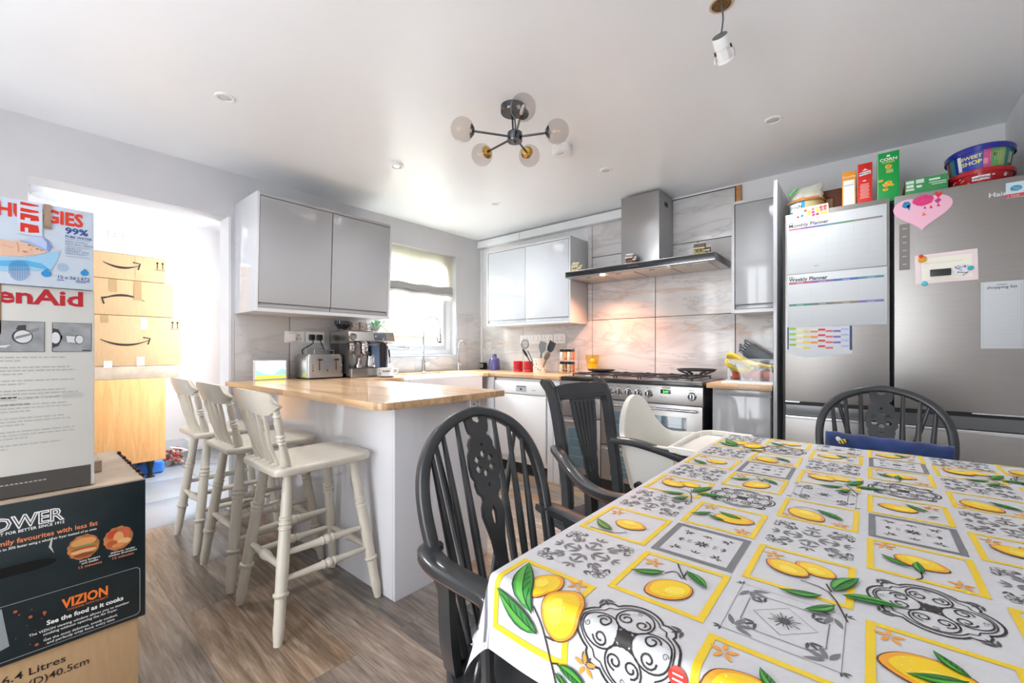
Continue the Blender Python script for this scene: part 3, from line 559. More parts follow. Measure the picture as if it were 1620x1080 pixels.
b.poly(rd, M, [(3.672, 1.885), (3.68, 1.893), (3.688, 1.884), (3.698, 1.89), (3.70, 1.875), (3.685, 1.86)])
b.poly(mg, M, [(3.672, 1.85), (3.688, 1.862), (3.697, 1.848), (3.684, 1.833)]); b.poly(rd, M, [(3.68, 1.82), (3.686, 1.835), (3.694, 1.818)]); b.poly(og, M, [(3.628, 1.782), (3.634, 1.803), (3.645, 1.784)]); b.poly(rd, M, [(3.655, 1.815), (3.66, 1.832), (3.667, 1.815)]); b.poly(mg, M, [(3.633, 1.82), (3.64, 1.83), (3.645, 1.815)])
tag(b.build('heart_card'), 'pink paper heart with crayoned cloud stuck high on the right fridge door', 'card')
# invitation card
b = MB(); cm = mat('blush_card', '#eedee0', .5); Mt = FY(3.711, FP-.001, 1.518) @ Matrix.Rotation(.02, 4, 'Z')
b.shape(cm, [[(-.107, -.072), (.107, -.072), (.107, .074), (-.107, .072)]], .0016, Mt); b.quad(mat('cream_print', '#f2efe2', .5), Mt, -.086, -.055, .088, .056, .0012); b.line(faint, Mt, [(-.086, -.055), (-.086, .056), (.088, .056)], .0012, .0016)
for i in range(26): b.quad(mat('gold_script', '#b9b6a0', .5), Mt, -.07+i*.005, .026+.003*math.sin(i*2.1), -.067+i*.005, .0285+.003*math.sin(i*2.1), .0016)
tag(b.build('invitation_card'), 'blush and cream invitation card held by magnets on the right fridge door', 'card')
FM = FP-.0025
b = MB(); b.box(mat('black_magnet', '#2c3136', .35), 3.657, 3.73, FM-.006, FM, 1.478, 1.512, .003); tag(b.build('fridge_magnet'), 'black oblong magnet in the middle of the invitation card', 'magnet')
b = MB(); M = FY(0, FM-.0006, 0); b.disc(mat('white_magnet', '#e8e8ee', .3), M, 3.762, 1.5, .027, d=.001, seg=8)
for i in range(26):
    rr = random.Random(i); x, z = 3.762+rr.uniform(-.021, .02), 1.5+rr.uniform(-.019, .019); a = rr.uniform(0, 3); c_ = rr.choice(['#3f69b0', '#5a86c8', '#2f3340', '#b83a34'])
    b.line(mat('dash_'+c_[1:], c_, .4), M, [(x, z), (x+.007*math.cos(a), z+.007*math.sin(a))], .0022, .0014)
b.line(ink, M, [(3.752, 1.49), (3.784, 1.483), (3.768, 1.473)], .003, .0018)
tag(b.build('fridge_magnet'), 'round patterned magnet in blue, black and red on the invitation card', 'magnet')
def round_magnet(x, z, r, c_, label, off=0):
    b = MB(); b.lathe(mat('magnet_'+c_[1:], c_, .2, coat=.6), [(r, 0), (r, .003), (r*.8, .006), (0, .007)], FY(x, FM-off, z), 18); tag(b.build('fridge_magnet'), label, 'magnet')
round_magnet(3.794, 1.504, .011, '#2fb4c4', 'tiny teal magnet at the right of the patterned round magnet', .002)
round_magnet(3.629, 1.568, .017, '#eea226', 'orange round magnet at the top left corner of the invitation card'); round_magnet(3.624, 1.582, .009, '#e23a30', 'red magnet overlapping the orange one on the invitation card', .0075)
round_magnet(3.638, 1.446, .012, '#4fb8cf', 'pale blue oval magnet at the bottom of the invitation card')
b = MB(); M = sheet(b, 3.827, 3.957, 1.124, 1.432)
for x in (3.834, 3.95): b.quad(faint, M, x-.0006, 1.13, x+.0006, 1.425)
for j in range(15): b.quad(faint, M, 3.84, 1.14+j*.0165, 3.945, 1.1407+j*.0165)
b.text(ink, 'shopping list', .0185, FY(3.892, FP-.0022, 1.4), .004, 'CENTER'); b.quad(ink, M, 3.875, 1.417, 3.908, 1.419)
tag(b.build('shopping_list'), 'tall narrow white shopping list pad sheet on the right fridge door', 'paper list')
b = MB(); M = FY(0, FP-.0006, 0); b.box(mat('pale_blue_sticker', '#cfe6f4', .3), 3.904, 3.962, FP-.0006, FP, 1.806, 1.876); b.disc(mat('logo_blue', '#4a98cc', .3), M, 3.935, 1.848, .018, .013, d=.0002); b.line(mat('logo_green', '#6fb98a', .3), M, [(3.92, 1.838), (3.932, 1.84), (3.95, 1.856)], .004, .0006); b.line(pap, M, [(3.925, 1.852), (3.945, 1.842)], .002, .001); b.quad(mat('label_red', '#d84a48', .3), M, 3.904, 1.808, 3.962, 1.824, .0004); b.text(pap, '5 YEAR', .012, FY(3.908, FP-.0012, 1.811), .01)
tag(b.build('warranty_sticker'), 'pale blue and red sticker in the top corner of the right fridge door', 'sticker')
# ------------------------------------------------------------ things on top of the fridge (top at 1.903; body top 1.895)
TZ = 1.904
def carton(x0, x1, y0, y1, z0, z1, m, top=0):
    b = MB(); b.box(m, x0, x1, y0, y1, z0, z1, .0012); return b
wht = mat('white_print', '#f4f4f2', .5); yel = mat('yellow_print', '#f3c63a', .5)
b = carton(3.312, 3.372, -.52, -.33, TZ, 2.108, mat('orange_carton', '#f2a02c', .45)); M = FY(0, -.5206, 0)
b.quad(wht, M, 3.318, TZ+.006, 3.366, 2.06, .0003); b.text(mat('cream_ink', '#fbe9c8', .5), 'Crunchy', .017, FY(3.342, -.521, 2.074), .01, 'CENTER')
for z in (2.035, 2.0, 1.985, 1.97, 1.955, 1.94, 1.925): b.quad(mat('table_print', '#c2c2c8', .6), M, 3.321, z, 3.363, z+.0015, .0006)
b.quad(ink, M, 3.321, 2.03, 3.363, 2.032, .0007)
tag(b.build('cereal_box'), 'narrow orange cereal box with a white panel on top of the fridge', 'cereal box', 'cereal boxes on top of the fridge')
b = carton(3.380, 3.440, -.52, -.33, TZ, 2.135, mat('red_carton', '#e0281f', .4)); M = FY(0, -.5206, 0)
b.box(mat('carton_side_orange', '#d98436', .5), 3.4402, 3.4408, -.518, -.332, TZ+.002, 2.13)
b.raw(wht, [(3.386, 2.068, .0003), (3.436, 2.074, .0003), (3.434, 2.092, .0003), (3.387, 2.086, .0003)], [(0, 1, 2, 3)], M); b.text(ink, 'MALTIES', .0125, FY(3.411, -.5216, 2.075), .01, 'CENTER')
b.poly(wht, M, [(3.396, 2.093), (3.404, 2.099), (3.41, 2.106), (3.416, 2.1), (3.426, 2.097)], .0004); b.disc(wht, M, 3.408, 2.04, .008, .003, d=.0003)
for j in range(12): b.quad(mat('pale_red_print', '#f0a49c', .5), M, 3.388+.002*(j % 3), 1.945+j*.0068, 3.43-.0025*((j*2) % 3), 1.949+j*.0068, .0003)
tag(b.build('cereal_box'), 'bright red cereal box standing right of the orange one on the fridge', 'cereal box', 'cereal boxes on top of the fridge')
gr = mat('green_carton', '#0fa64a', .4); b = carton(3.462, 3.549, -.52, -.3, TZ, 2.168, gr); M = FY(0, -.5206, 0)
b.box(mat('carton_rim_pale', '#9fd8a8', .5), 3.4612, 3.4645, -.5208, -.3, TZ, 2.168)
b.text(wht, 'CORN', .021, FY(3.506, -.5212, 2.122), .03, 'CENTER', sx=1.15); b.text(mat('pale_yellow_print', '#d9e08a', .5), 'FLAKES', .013, FY(3.506, -.5212, 2.11), .02, 'CENTER', sx=1.2); b.quad(wht, M, 3.499, 2.143, 3.512, 2.152, .0003)
b.disc(yel, M, 3.506, 2.09, .014, .012, d=.0003); b.disc(og, M, 3.507, 2.09, .008, .007, d=.0006)
for j in range(5): b.quad(mat('pale_yellow_print', '#d9e08a', .5), M, 3.497, 2.057+j*.0038, 3.525, 2.059+j*.0038, .0003)
for x, z, rx in ((3.476, 2.02, .01), (3.49, 1.998, .009), (3.506, 2.005, .015), (3.498, 1.992, .013), (3.52, 1.99, .009), (3.494, 1.97, .012), (3.512, 2.0, .009)): b.disc(yel, M, x, z, rx, rx*.6, d=.0003+x*1e-4); b.disc(og, M, x+.001, z, rx*.45, rx*.3, d=.001)
tag(b.build('cereal_box'), 'tall green corn flakes box on top of the fridge, above the door split', 'cereal box', 'cereal boxes on top of the fridge')
b = MB(); gl = mat('leaf_green_carton', '#3f9e5c', .45); b.box(gl, 3.572, 3.728, -.52, -.26, TZ, 1.998, .0015); b.box(mat('carton_yellow_side', '#b59a3a', .5, noise=.4, nscale=40), 3.5712, 3.572, -.518, -.262, TZ+.002, 1.996); M = FY(0, -.5206, 0)
for x0, x1, z0, z1 in ((3.574, 3.605, 1.975, 1.99), (3.612, 3.642, 1.972, 1.992), (3.576, 3.604, 1.955, 1.97), (3.574, 3.606, 1.94, 1.95), (3.614, 3.634, 1.95, 1.962), (3.66, 3.722, 1.963, 1.967), (3.67, 3.722, 1.953, 1.957), (3.66, 3.7, 1.975, 1.985)): b.quad(mat('pale_green_print', '#dfeee2', .5), M, x0, z0, x1, z1, .0003)
b.quad(mat('pale_green_print2', '#a6d8b0', .5), M, 3.574, TZ+.002, 3.726, TZ+.012, .0003)
tag(b.build('cereal_box'), 'green cereal box lying on its side on the fridge beside the sweet tubs', 'cereal box', 'cereal boxes on top of the fridge')
# sweet tubs
def tub(name, label, zc, bodycol, lidcol, prints, rb, rt, hgt, lid_h, top):
    t = thing(name, label, 'tub', (3.845, -.425, zc), 0, 'plastic sweet tubs stacked on the fridge'); T = Matrix.Translation((3.845, -.425, zc)) @ Matrix.Diagonal((1, 1.25, 1, 1))
    bm_ = mat('tub_'+bodycol[1:], bodycol, .3, coat=.3); lm = mat('tublid_'+lidcol[1:], lidcol, .25, coat=.3)
    b = MB(); b.lathe(bm_, [(rb*.96, 0), (rb, .004), (rt, hgt), (rt*.97, hgt)], T, 36); prints(b, T, rb, rt, hgt); b.build('tub_body', t)
    b = MB(); b.lathe(lm, [(rt*1.0, hgt-.008), (rt*1.07, hgt-.01), (rt*1.08, hgt+lid_h*.6), (rt*1.03, hgt+lid_h), (rt*.95, hgt+lid_h), (rt*.93, hgt+lid_h*.6), (0, hgt+lid_h*.6)], T, 36, caps=False); b.build('lid', t)
def wrap(b, m, T, rb, rt, hgt, a0, a1, h0, h1, d=.0006):
    n = 5; vs = []
    for h in (h0, h1):
        r = rb+(rt-rb)*h/hgt+d
        for i in range(n+1): a = math.radians(a0+(a1-a0)*i/n); vs.append((r*math.cos(a), r*math.sin(a), h))
    b.raw(m, vs, [(i, i+1, n+2+i, n+1+i) for i in range(n)], T)
def wraptext(b, m, T, rb, rt, hgt, txt, size, ac, h, bold=.03):
    q = MB(); q.text(m, txt, size, Matrix(), bold, 'CENTER', sx=1.1); vs = []
    for x, y, z in q.v:
        hh = h+y; r = rb+(rt-rb)*hh/hgt+.0012; a = math.radians(ac)+x/r; vs.append((r*math.cos(a), r*math.sin(a), hh))
    b.raw(m, vs, q.f, T)
def pr_red(b, T, rb, rt, h):
    wrap(b, wht, T, rb, rt, h, -112, -80, .022, .042); wraptext(b, mat('purple_ink', '#5a3c78', .5), T, rb, rt, h, 'Celebrations', .013, -96, .028)
    for i in range(16): rr = random.Random(i); a = rr.uniform(-170, -20); hh = rr.uniform(.01, .045); wrap(b, mat('fleck_'+['gold', 'pink', 'white'][i % 3], ['#d8a05a', '#f09a9a', '#f0dcd8'][i % 3], .5), T, rb, rt, h, a, a+rr.uniform(2, 6), hh, hh+.005)
    wrap(b, mat('fleck_white', '#f0dcd8', .5), T, rb, rt, h, -52, -45, .03, .045)
def pr_mix(b, T, rb, rt, h):
    cs = ['#b8a56a', '#8a3a4c', '#3f8c94', '#2b3a9c', '#2d3fb4', '#3042b8', '#34489e', '#c65a8c', '#6aa86a', '#9ab06a', '#2f8c84', '#2c5c5a', '#7a8c4a', '#3a5a4c', '#5a6a9a']
    for i, c_ in enumerate(cs): wrap(b, mat('wrap_'+c_[1:], c_, .4), T, rb, rt, h, -190+i*14, -176+i*14, .004, h-.006)
    yl = mat('sweet_yellow', '#e8e07a', .5); wraptext(b, yl, T, rb, rt, h, 'SWEET', .021, -113, .055); wraptext(b, yl, T, rb, rt, h, 'SHOP', .025, -113, .028); wrap(b, wht, T, rb, rt, h, -140, -132, .01, .08)
    wrap(b, mat('pink_patch', '#e89ab8', .5), T, rb, rt, h, -92, -84, .02, .045); wrap(b, mat('cream_patch', '#dfdcb8', .5), T, rb, rt, h, -80, -56, .03, .07); wrap(b, mat('dark_red_patch', '#8a3a34', .5), T, rb, rt, h, -74, -70, .05, .064); wrap(b, mat('cream_patch', '#dfdcb8', .5), T, rb, rt, h, -40, -28, .02, .07)
tub('sweet_tub', 'oval red tub of chocolates, lower of the two stacked on the fridge', TZ, '#b81722', '#b81722', pr_red, .097, .112, .062, .012, 0)
tub('sweet_tub', 'sweet tub with a dark blue lid standing on the red tub', TZ+.0745, '#b9b48c', '#1f2c9c', pr_mix, .1, .113, .092, .02, 0)
# wooden box and loaf bag at the left
b = MB(); wd = mat('brown_wood_box', '#6b3f2e', .5, noise=.3, nscale=20, stretch=(1, 1, 8)); b.box(wd, 3.20, 3.305, -.36, -.2, TZ, 2.075, .003); b.box(mat('brown_inner', '#55301f', .6), 3.225, 3.27, -.362, -.36, TZ+.02, 2.03, .001); b.box(mat('tan_inner', '#9a8468', .6), 3.2, 3.262, -.366, -.362, TZ, 2.02, .001)
b.tube(mat('pale_cord', '#d0b096', .6), [(3.285+.022*math.cos(a/10*PI), -.366, TZ+.012+.03*math.sin(a/10*PI)) for a in range(11)], .0025, 6)
tag(b.build('wooden_box'), 'brown wooden box behind the orange cereal box on the fridge', 'box')
t = thing('plastic_tub', 'round tub with a blue label in front of the bag on the fridge', 'tub', (3.14, -.47, TZ)); T = Matrix.Translation((3.14, -.47, TZ))
b = MB(); rb, rt, hh = .082, .09, .085; b.lathe(mat('tub_cream', '#b8a878', .35), [(rb, 0), (rt, hh), (rt*.97, hh)], T, 32); wrap(b, mat('label_blue', '#2b84b4', .4), T, rb, rt, hh, -170, -88, .01, .08); wrap(b, wht, T, rb, rt, hh, -142, -100, .03, .07, .001); wraptext(b, ink, T, rb, rt, hh, 'Posh', .034, -121, .038, .02); wrap(b, mat('label_dark_green', '#2c4a34', .4), T, rb, rt, hh, -185, -150, .004, .07, .0008)
b.build('tub_body', t); b = MB(); b.lathe(mat('amber_lid', '#9a6a32', .25, coat=.3), [(rt, hh-.008), (rt*1.05, hh-.006), (rt*1.05, hh+.006), (rt*.97, hh+.01), (0, hh+.01)], T, 32, caps=False); b.build('lid', t)
t = thing('food_bag', 'clear bag of pink snacks closed with a green clip, on top of the round tub', 'bag', (3.14, -.43, TZ+.097))
bagm = mat('cloudy_plastic', '#c4c6b8', .25, coat=.3, noise=.2, nscale=25, bump=.6, bscale=40); b = MB()
rings = []
for i in range(9):
    z = i/8*.1; wv = .085-.012*(i/8); th = .05*(1-(i/8)**1.3)+.003
    rings.append([(3.14+wv*math.cos(2*PI*j/20)*(1 if True else 1)+(.004*math.sin(3*z*60+j)), -.43+th*math.sin(2*PI*j/20), TZ+.096+z+(.008*math.cos(2*PI*j/20) if i > 5 else 0)) for j in range(20)])
b.ring(bagm, rings); pkm = mat('pink_snack', '#c88272', .6)
for i in range(9): rr = random.Random(i+3); b.sphere(pkm, (3.085+i*.0135, -.478+.008*abs(i-4)/4, TZ+.11+rr.uniform(0, .012)), .012, 8, 1, .5, .7)
b.build('bag', t); b = MB(); b.box(mat('green_clip', '#37b24a', .4), -.028, .028, -.006, .006, -.006, .006, .002, M=Matrix.Translation((3.075, -.47, TZ+.165)) @ Matrix.Rotation(-.75, 4, 'Y')); b.build('clip', t)
# ------------------------------------------------------------ bar stools
cream = mat('cream_paint', '#d6cfc1', .32, noise=.05, nscale=12, coat=.15)
def make_stool():
    t = thing('bar_stool', '', 'bar stool', (0, 0, 0), 0, 'cream turned wood bar stools at the peninsula')
    SH = .655
    def bulge(base, rings):  # turned leg profile
        p = []
        for i in range(41):
            p.append((i/40, None))
        for c_, w_, h_ in rings: p += [(c_-w_, None), (c_-w_*.5, h_), (c_, h_*1.0), (c_+w_*.5, h_), (c_+w_, None)]
        p.sort(key=lambda q: q[0]); out = []
        for x, r in p:
            rr = (.0235-.006*abs(x-.45)*1.6 if x > .1 else .0155+.006*x/.1)*base
            out.append((x, rr if r is None else rr+r))
        return out
    grooves = [(.66, .012, .003), (.69, .012, .004), (.72, .012, .003), (.28, .016, .007)]
    feet = {(-1, -1): (-.206, -.215), (1, -1): (.206, -.215), (-1, 1): (-.206, .212), (1, 1): (.206, .212)}
    tops = {(-1, -1): (-.115, -.14), (1, -1): (.115, -.14), (-1, 1): (-.12, .135), (1, 1): (.12, .135)}
    for k in feet:
        b = MB(); b.turn(cream, feet[k]+(0,), tops[k]+(SH-.028,), bulge(1.0, grooves), 14); b.build('leg', t)
    def at(k, z): f = z/(SH-.028); return Vector((feet[k][0]*(1-f)+tops[k][0]*f, feet[k][1]*(1-f)+tops[k][1]*f, z))
    st = [(0, .009), (.12, .012), (.3, .0135), (.42, .0155), (.44, .019), (.46, .0155), (.485, .02), (.5, .021), (.515, .02), (.54, .0155), (.56, .019), (.58, .0155), (.7, .0135), (.88, .012), (1, .009)]
    for a, c_, z in (((-1, -1), (1, -1), .27), ((-1, 1), (1, 1), .225), ((-1, -1), (-1, 1), .225), ((1, -1), (1, 1), .225), ((-1, -1), (-1, 1), .32), ((1, -1), (1, 1), .32)):
        b = MB(); b.turn(cream, at(a, z), at(c_, z), st, 12); b.build('stretcher', t)
    # seat: rounded D-shape, slightly dished
    b = MB(); ol = [(-.155, -.215), (.155, -.215)]+arc(.13, -.17, .055, -50, 0, 4)+arc(.125, .15, .06, 0, 80, 6)+[(0, .222)]+arc(-.125, .15, .06, 100, 180, 6)+arc(-.13, -.17, .055, 180, 230, 4)
    rings = []
    for s_, z in ((.93, SH-.032), (.985, SH-.028), (1.0, SH-.018), (1.0, SH-.008), (.985, SH-.002), (.95, SH), (.6, SH-.004), (.2, SH-.007)): rings.append([(x*s_, y*s_, z) for x, y in ol])
    b.ring(cream, rings); b.build('seat', t, angle=50)
    # back: crest rail and spindles
    def bk(x, z):   # back surface: curved and leaning
        f = (z-SH)/.3; return Vector((x*(1+.28*f), -.19-.055*f-.0*x+.16*x*x*f, z))
    b = MB(); n = 16; rings = []
    for i in range(n+1):
        x = -.19+.38*i/n; e = abs(x)/.19; top = .962-.012*e*e-(.028 if e > .97 else (.012 if e > .9 else 0)); bot = .868+(.03 if e > .97 else (.016 if e > .86 else 0))+.004*math.cos(e*6); q = 1.12; c_ = Vector((x*q, -.248+.9*x*x, 0)); tn = Vector((1, 1.8*x, 0)).normalized(); nn = Vector((-tn.y, tn.x, 0)); th = .010
        rings.append([c_-nn*th+Vector((0, 0.01, bot)), c_-nn*th+Vector((0, -.008, (top+bot)/2)), c_-nn*th*.8+Vector((0, -.02, top)), c_+nn*th*.8+Vector((0, -.02, top)), c_+nn*th+Vector((0, -.008, (top+bot)/2)), c_+nn*th+Vector((0, .01, bot))])
    b.ring(cream, rings); b.build('crest_rail', t, angle=50)
    for x in (-.085, -.028, .028, .085):
        b = MB(); pts = spline([(x*.95, -.165, SH-.005), (x*1.05, -.20, SH+.08), (x*1.2, -.215, SH+.15), (x*1.38, -.232, .875)], 5)
        b.tube(cream, pts, [.8+.35*math.sin(PI*i/(len(pts)-1)) for i in range(len(pts))], sec=[(-.011, -.004), (-.005, -.0065), (.005, -.0065), (.011, -.004), (.011, .004), (.005, .0065), (-.005, .0065), (-.011, .004)], up=(0, 1, .15)); b.build('back_slat', t)
    for x in (-.135, .135):
        b = MB(); a, c_ = Vector((x*.97, -.155, SH-.005)), Vector((x*1.42, -.215, .885)); sp_ = [(0, .019), (.12, .02), (.3, .0155), (.42, .0125), (.45, .0175), (.48, .0125), (.51, .0185), (.54, .0125), (.57, .0185), (.6, .0125), (.7, .015), (.8, .0165), (.9, .012), (.92, .017), (.95, .012), (1, .012)]
        b.turn(cream, a, c_, sp_, 12); b.build('back_post', t)
    return t
st0 = make_stool(); st0.location = (1.515, -2.658, 0); st0['label'] = 'cream bar stool nearest the camera, at the free end of the peninsula'
copy_tree(st0, (.972, -2.656, 0), 0, 'middle cream bar stool of the three along the peninsula')
copy_tree(st0, (.42, -2.652, 0), 0, 'cream bar stool farthest away, beside the opening to the next room')
# ------------------------------------------------------------ dark dining chairs
char = mat('charcoal_painted_wood', '#35373a', .33, noise=.35, nscale=9, coat=.25); rub = mat('worn_brown_edge', '#5d3c2f', .4, noise=.5, nscale=30)
def windsor():
    t = thing('windsor_armchair', '', 'armchair', (0, 0, 0), 0, 'charcoal wheel-back Windsor armchairs')
    O = Vector((-.2, 0, .66)); U = Vector((-.321, 0, .947)); 
    def bp_(w, h, off=0): return O+Vector((0, w, 0))+U*h+Vector((.947, 0, .321))*off
    hoop = [(.155, -.22), (.165, -.12), (.178, -.03), (.188, .06), (.187, .13), (.175, .185), (.15, .23), (.115, .265), (.07, .29), (.025, .303), (0, .306)]
    pts = [(-w, h) for w, h in hoop]+[(w, h) for w, h in hoop[::-1][1:]]
    pp = spline([bp_(w, h) for w, h in pts], 4)
    b = MB(); b.tube(char, pp, 1, sec=[(-.013, -.011), (-.008, -.015), (.008, -.015), (.013, -.011), (.013, .011), (.008, .015), (-.008, .015), (-.013, .011)], up=(.947, 0, .321)); b.build('hoop', t, angle=60)
    def spin(p0, p1, r=.0085):
        b = MB(); b.turn(char, p0, p1, [(0, r*.75), (.2, r*1.1), (.45, r*1.25), (.7, r), (1, r*.7)], 10); b.build('spindle', t)
    for s_ in (-1, 1):
        for wt, ht, wb in ((.062, .285, .05), (.108, .255, .083), (.148, .215, .115)): spin((-.155, s_*wb, .45), bp_(s_*wt, ht))
        spin((-.26, s_*.025, .445), bp_(s_*.13, .235, -.004), .0085)
    # wheel splat with pierced shapes
    M = Matrix(((0, U.x, .947, O.x), (1, U.y, 0, O.y), (0, U.z, .321, O.z), (0, 0, 0, 1)))
    half = [(.036, .296), (.032, .262), (.028, .25), (.022, .246), (.024, .238), (.03, .236), (.037, .222), (.036, .208), (.043, .195), (.046, .168), (.044, .142), (.036, .128), (.038, .118), (.034, .098), (.024, .088), (.022, .078), (.03, .06), (.032, .04), (.026, .015), (.018, -.02), (.014, -.07), (.02, -.14), (.026, -.21)]
    ol = [(-w, h) for w, h in half]+[(w, h) for w, h in half[::-1]]
    holes = []
    for a in range(6):
        an = a*60+30; h0 = [(math.cos(math.radians(an+d))*r, .168+math.sin(math.radians(an+d))*r) for d, r in ((-20, .015), (-24, .026), (-12, .0345), (12, .0345), (24, .026), (20, .015))]; holes.append(h0)
    holes += [[(-.007, .212), (.007, .212), (0, .228)], [(-.008, .118), (.008, .118), (0, .104)], [(0, .066), (.0095, .045), (.008, .022), (0, .005), (-.008, .022), (-.0095, .045)]]
    ol = [(-.036, .3), (-.017, .3), (-.014, .282), (0, .274), (.014, .282), (.017, .3), (.036, .3)]+[(w, h) for w, h in half[1:]]+[(-w, h) for w, h in half[:0:-1]]
    b = MB(); b.shape(char, [ol]+holes, .014, M, .0015); b.build('splat', t)
    for s_ in (-1, 1):
        b = MB(); pts = spline([(-.215, s_*.165, .672), (-.2, s_*.196, .668), (-.14, s_*.205, .662), (-.06, s_*.197, .66), (.005, s_*.188, .658), (.045 if s_ < 0 else .10, s_*.196, .656)], 5)
        sec = [(-.026, -.011), (-.02, -.014), (.02, -.014), (.026, -.011), (.026, .006), (.018, .011), (-.018, .011), (-.026, .006)]
        b.tube(char, pts, [.75+.25*min(1, i/6) for i in range(len(pts))], sec=sec, up=(0, 0, 1)); b.tube(rub, [p+Vector((0, s_*.0235, -.010)) for p in pts[6:]], .0035, 6); b.build('armrest', t, angle=50)
        b = MB(); b.tube(char, spline([(-.115, s_*.185, .44), (-.105, s_*.205, .53), (-.125, s_*.198, .65)], 5), [1, 1, 1, 1, 1, .95, .95, .9, .9, .85, .85], sec=[(-.024, -.009), (.024, -.009), (.024, .009), (-.024, .009)], up=(0, 1, 0)); b.build('arm_post', t)
        b = MB(); b.turn(char, (.01, s_*.19, .44), (.0, s_*.19, .65), [(0, .012), (.2, .018), (.3, .012), (.6, .013), (.75, .018), (.85, .011), (1, .011)], 10); b.build('arm_post', t)
    b = MB(); ol = arc(0, 0, 1, 0, 360, 40)[:-1]; rings = []
    def se(a, s_, z):
        x, y = math.cos(a), math.sin(a); x = math.copysign(abs(x)**.75, x); y = math.copysign(abs(y)**.7, y); return (.215*x*s_+(-.005), (.225+.02*x)*y*s_, z)
    for s_, z in ((.93, .405), (1, .415), (1.0, .438), (.975, .447), (.9, .449), (.6, .438), (.2, .436)): rings.append([se(2*PI*i/40, s_, z) for i in range(40)])
    b.ring(char, rings); b.box(char, -.29, -.2, -.045, .045, .412, .445, .01); b.build('seat', t, angle=50)
    lp = [(0, .013), (.1, .016), (.16, .024), (.2, .017), (.24, .026), (.28, .018), (.33, .022), (.5, .028), (.62, .024), (.66, .017), (.7, .026), (.74, .018), (.85, .019), (1, .016)]
    ft = []
    for sx_, sy_ in ((-1, -1), (-1, 1), (1, -1), (1, 1)):
        p0 = (sx_*.22-.01, sy_*.215, 0); p1 = (sx_*.135, sy_*.15, .41); ft.append((p0, p1)); b = MB(); b.turn(char, p0, p1, lp, 14); b.build('leg', t)
    def mid(i, f): a, c_ = ft[i]; return Vector(a).lerp(Vector(c_), f)
    sp_ = [(0, .008), (.3, .012), (.45, .016), (.5, .02), (.55, .016), (.7, .012), (1, .008)]
    for a, c_ in ((0, 2), (1, 3)): b = MB(); b.turn(char, mid(a, .38), mid(c_, .38), sp_, 10); b.build('stretcher', t)
    b = MB(); b.turn(char, (mid(0, .38)+mid(2, .38))/2, (mid(1, .38)+mid(3, .38))/2, sp_, 10); b.build('stretcher', t)
    return t
w0 = windsor(); w0.location = (2.903, -2.76, 0); w0.rotation_euler = (0, 0, math.atan2(-.15, .989)); w0['label'] = 'charcoal wheel-back Windsor armchair nearest the camera, at the near left of the table'
w1 = copy_tree(w0, (3.468, -1.40, 0), -PI/2, 'charcoal Windsor armchair at the far end of the table, in front of the fridge'); w1.scale = (1, 1.12, 1)
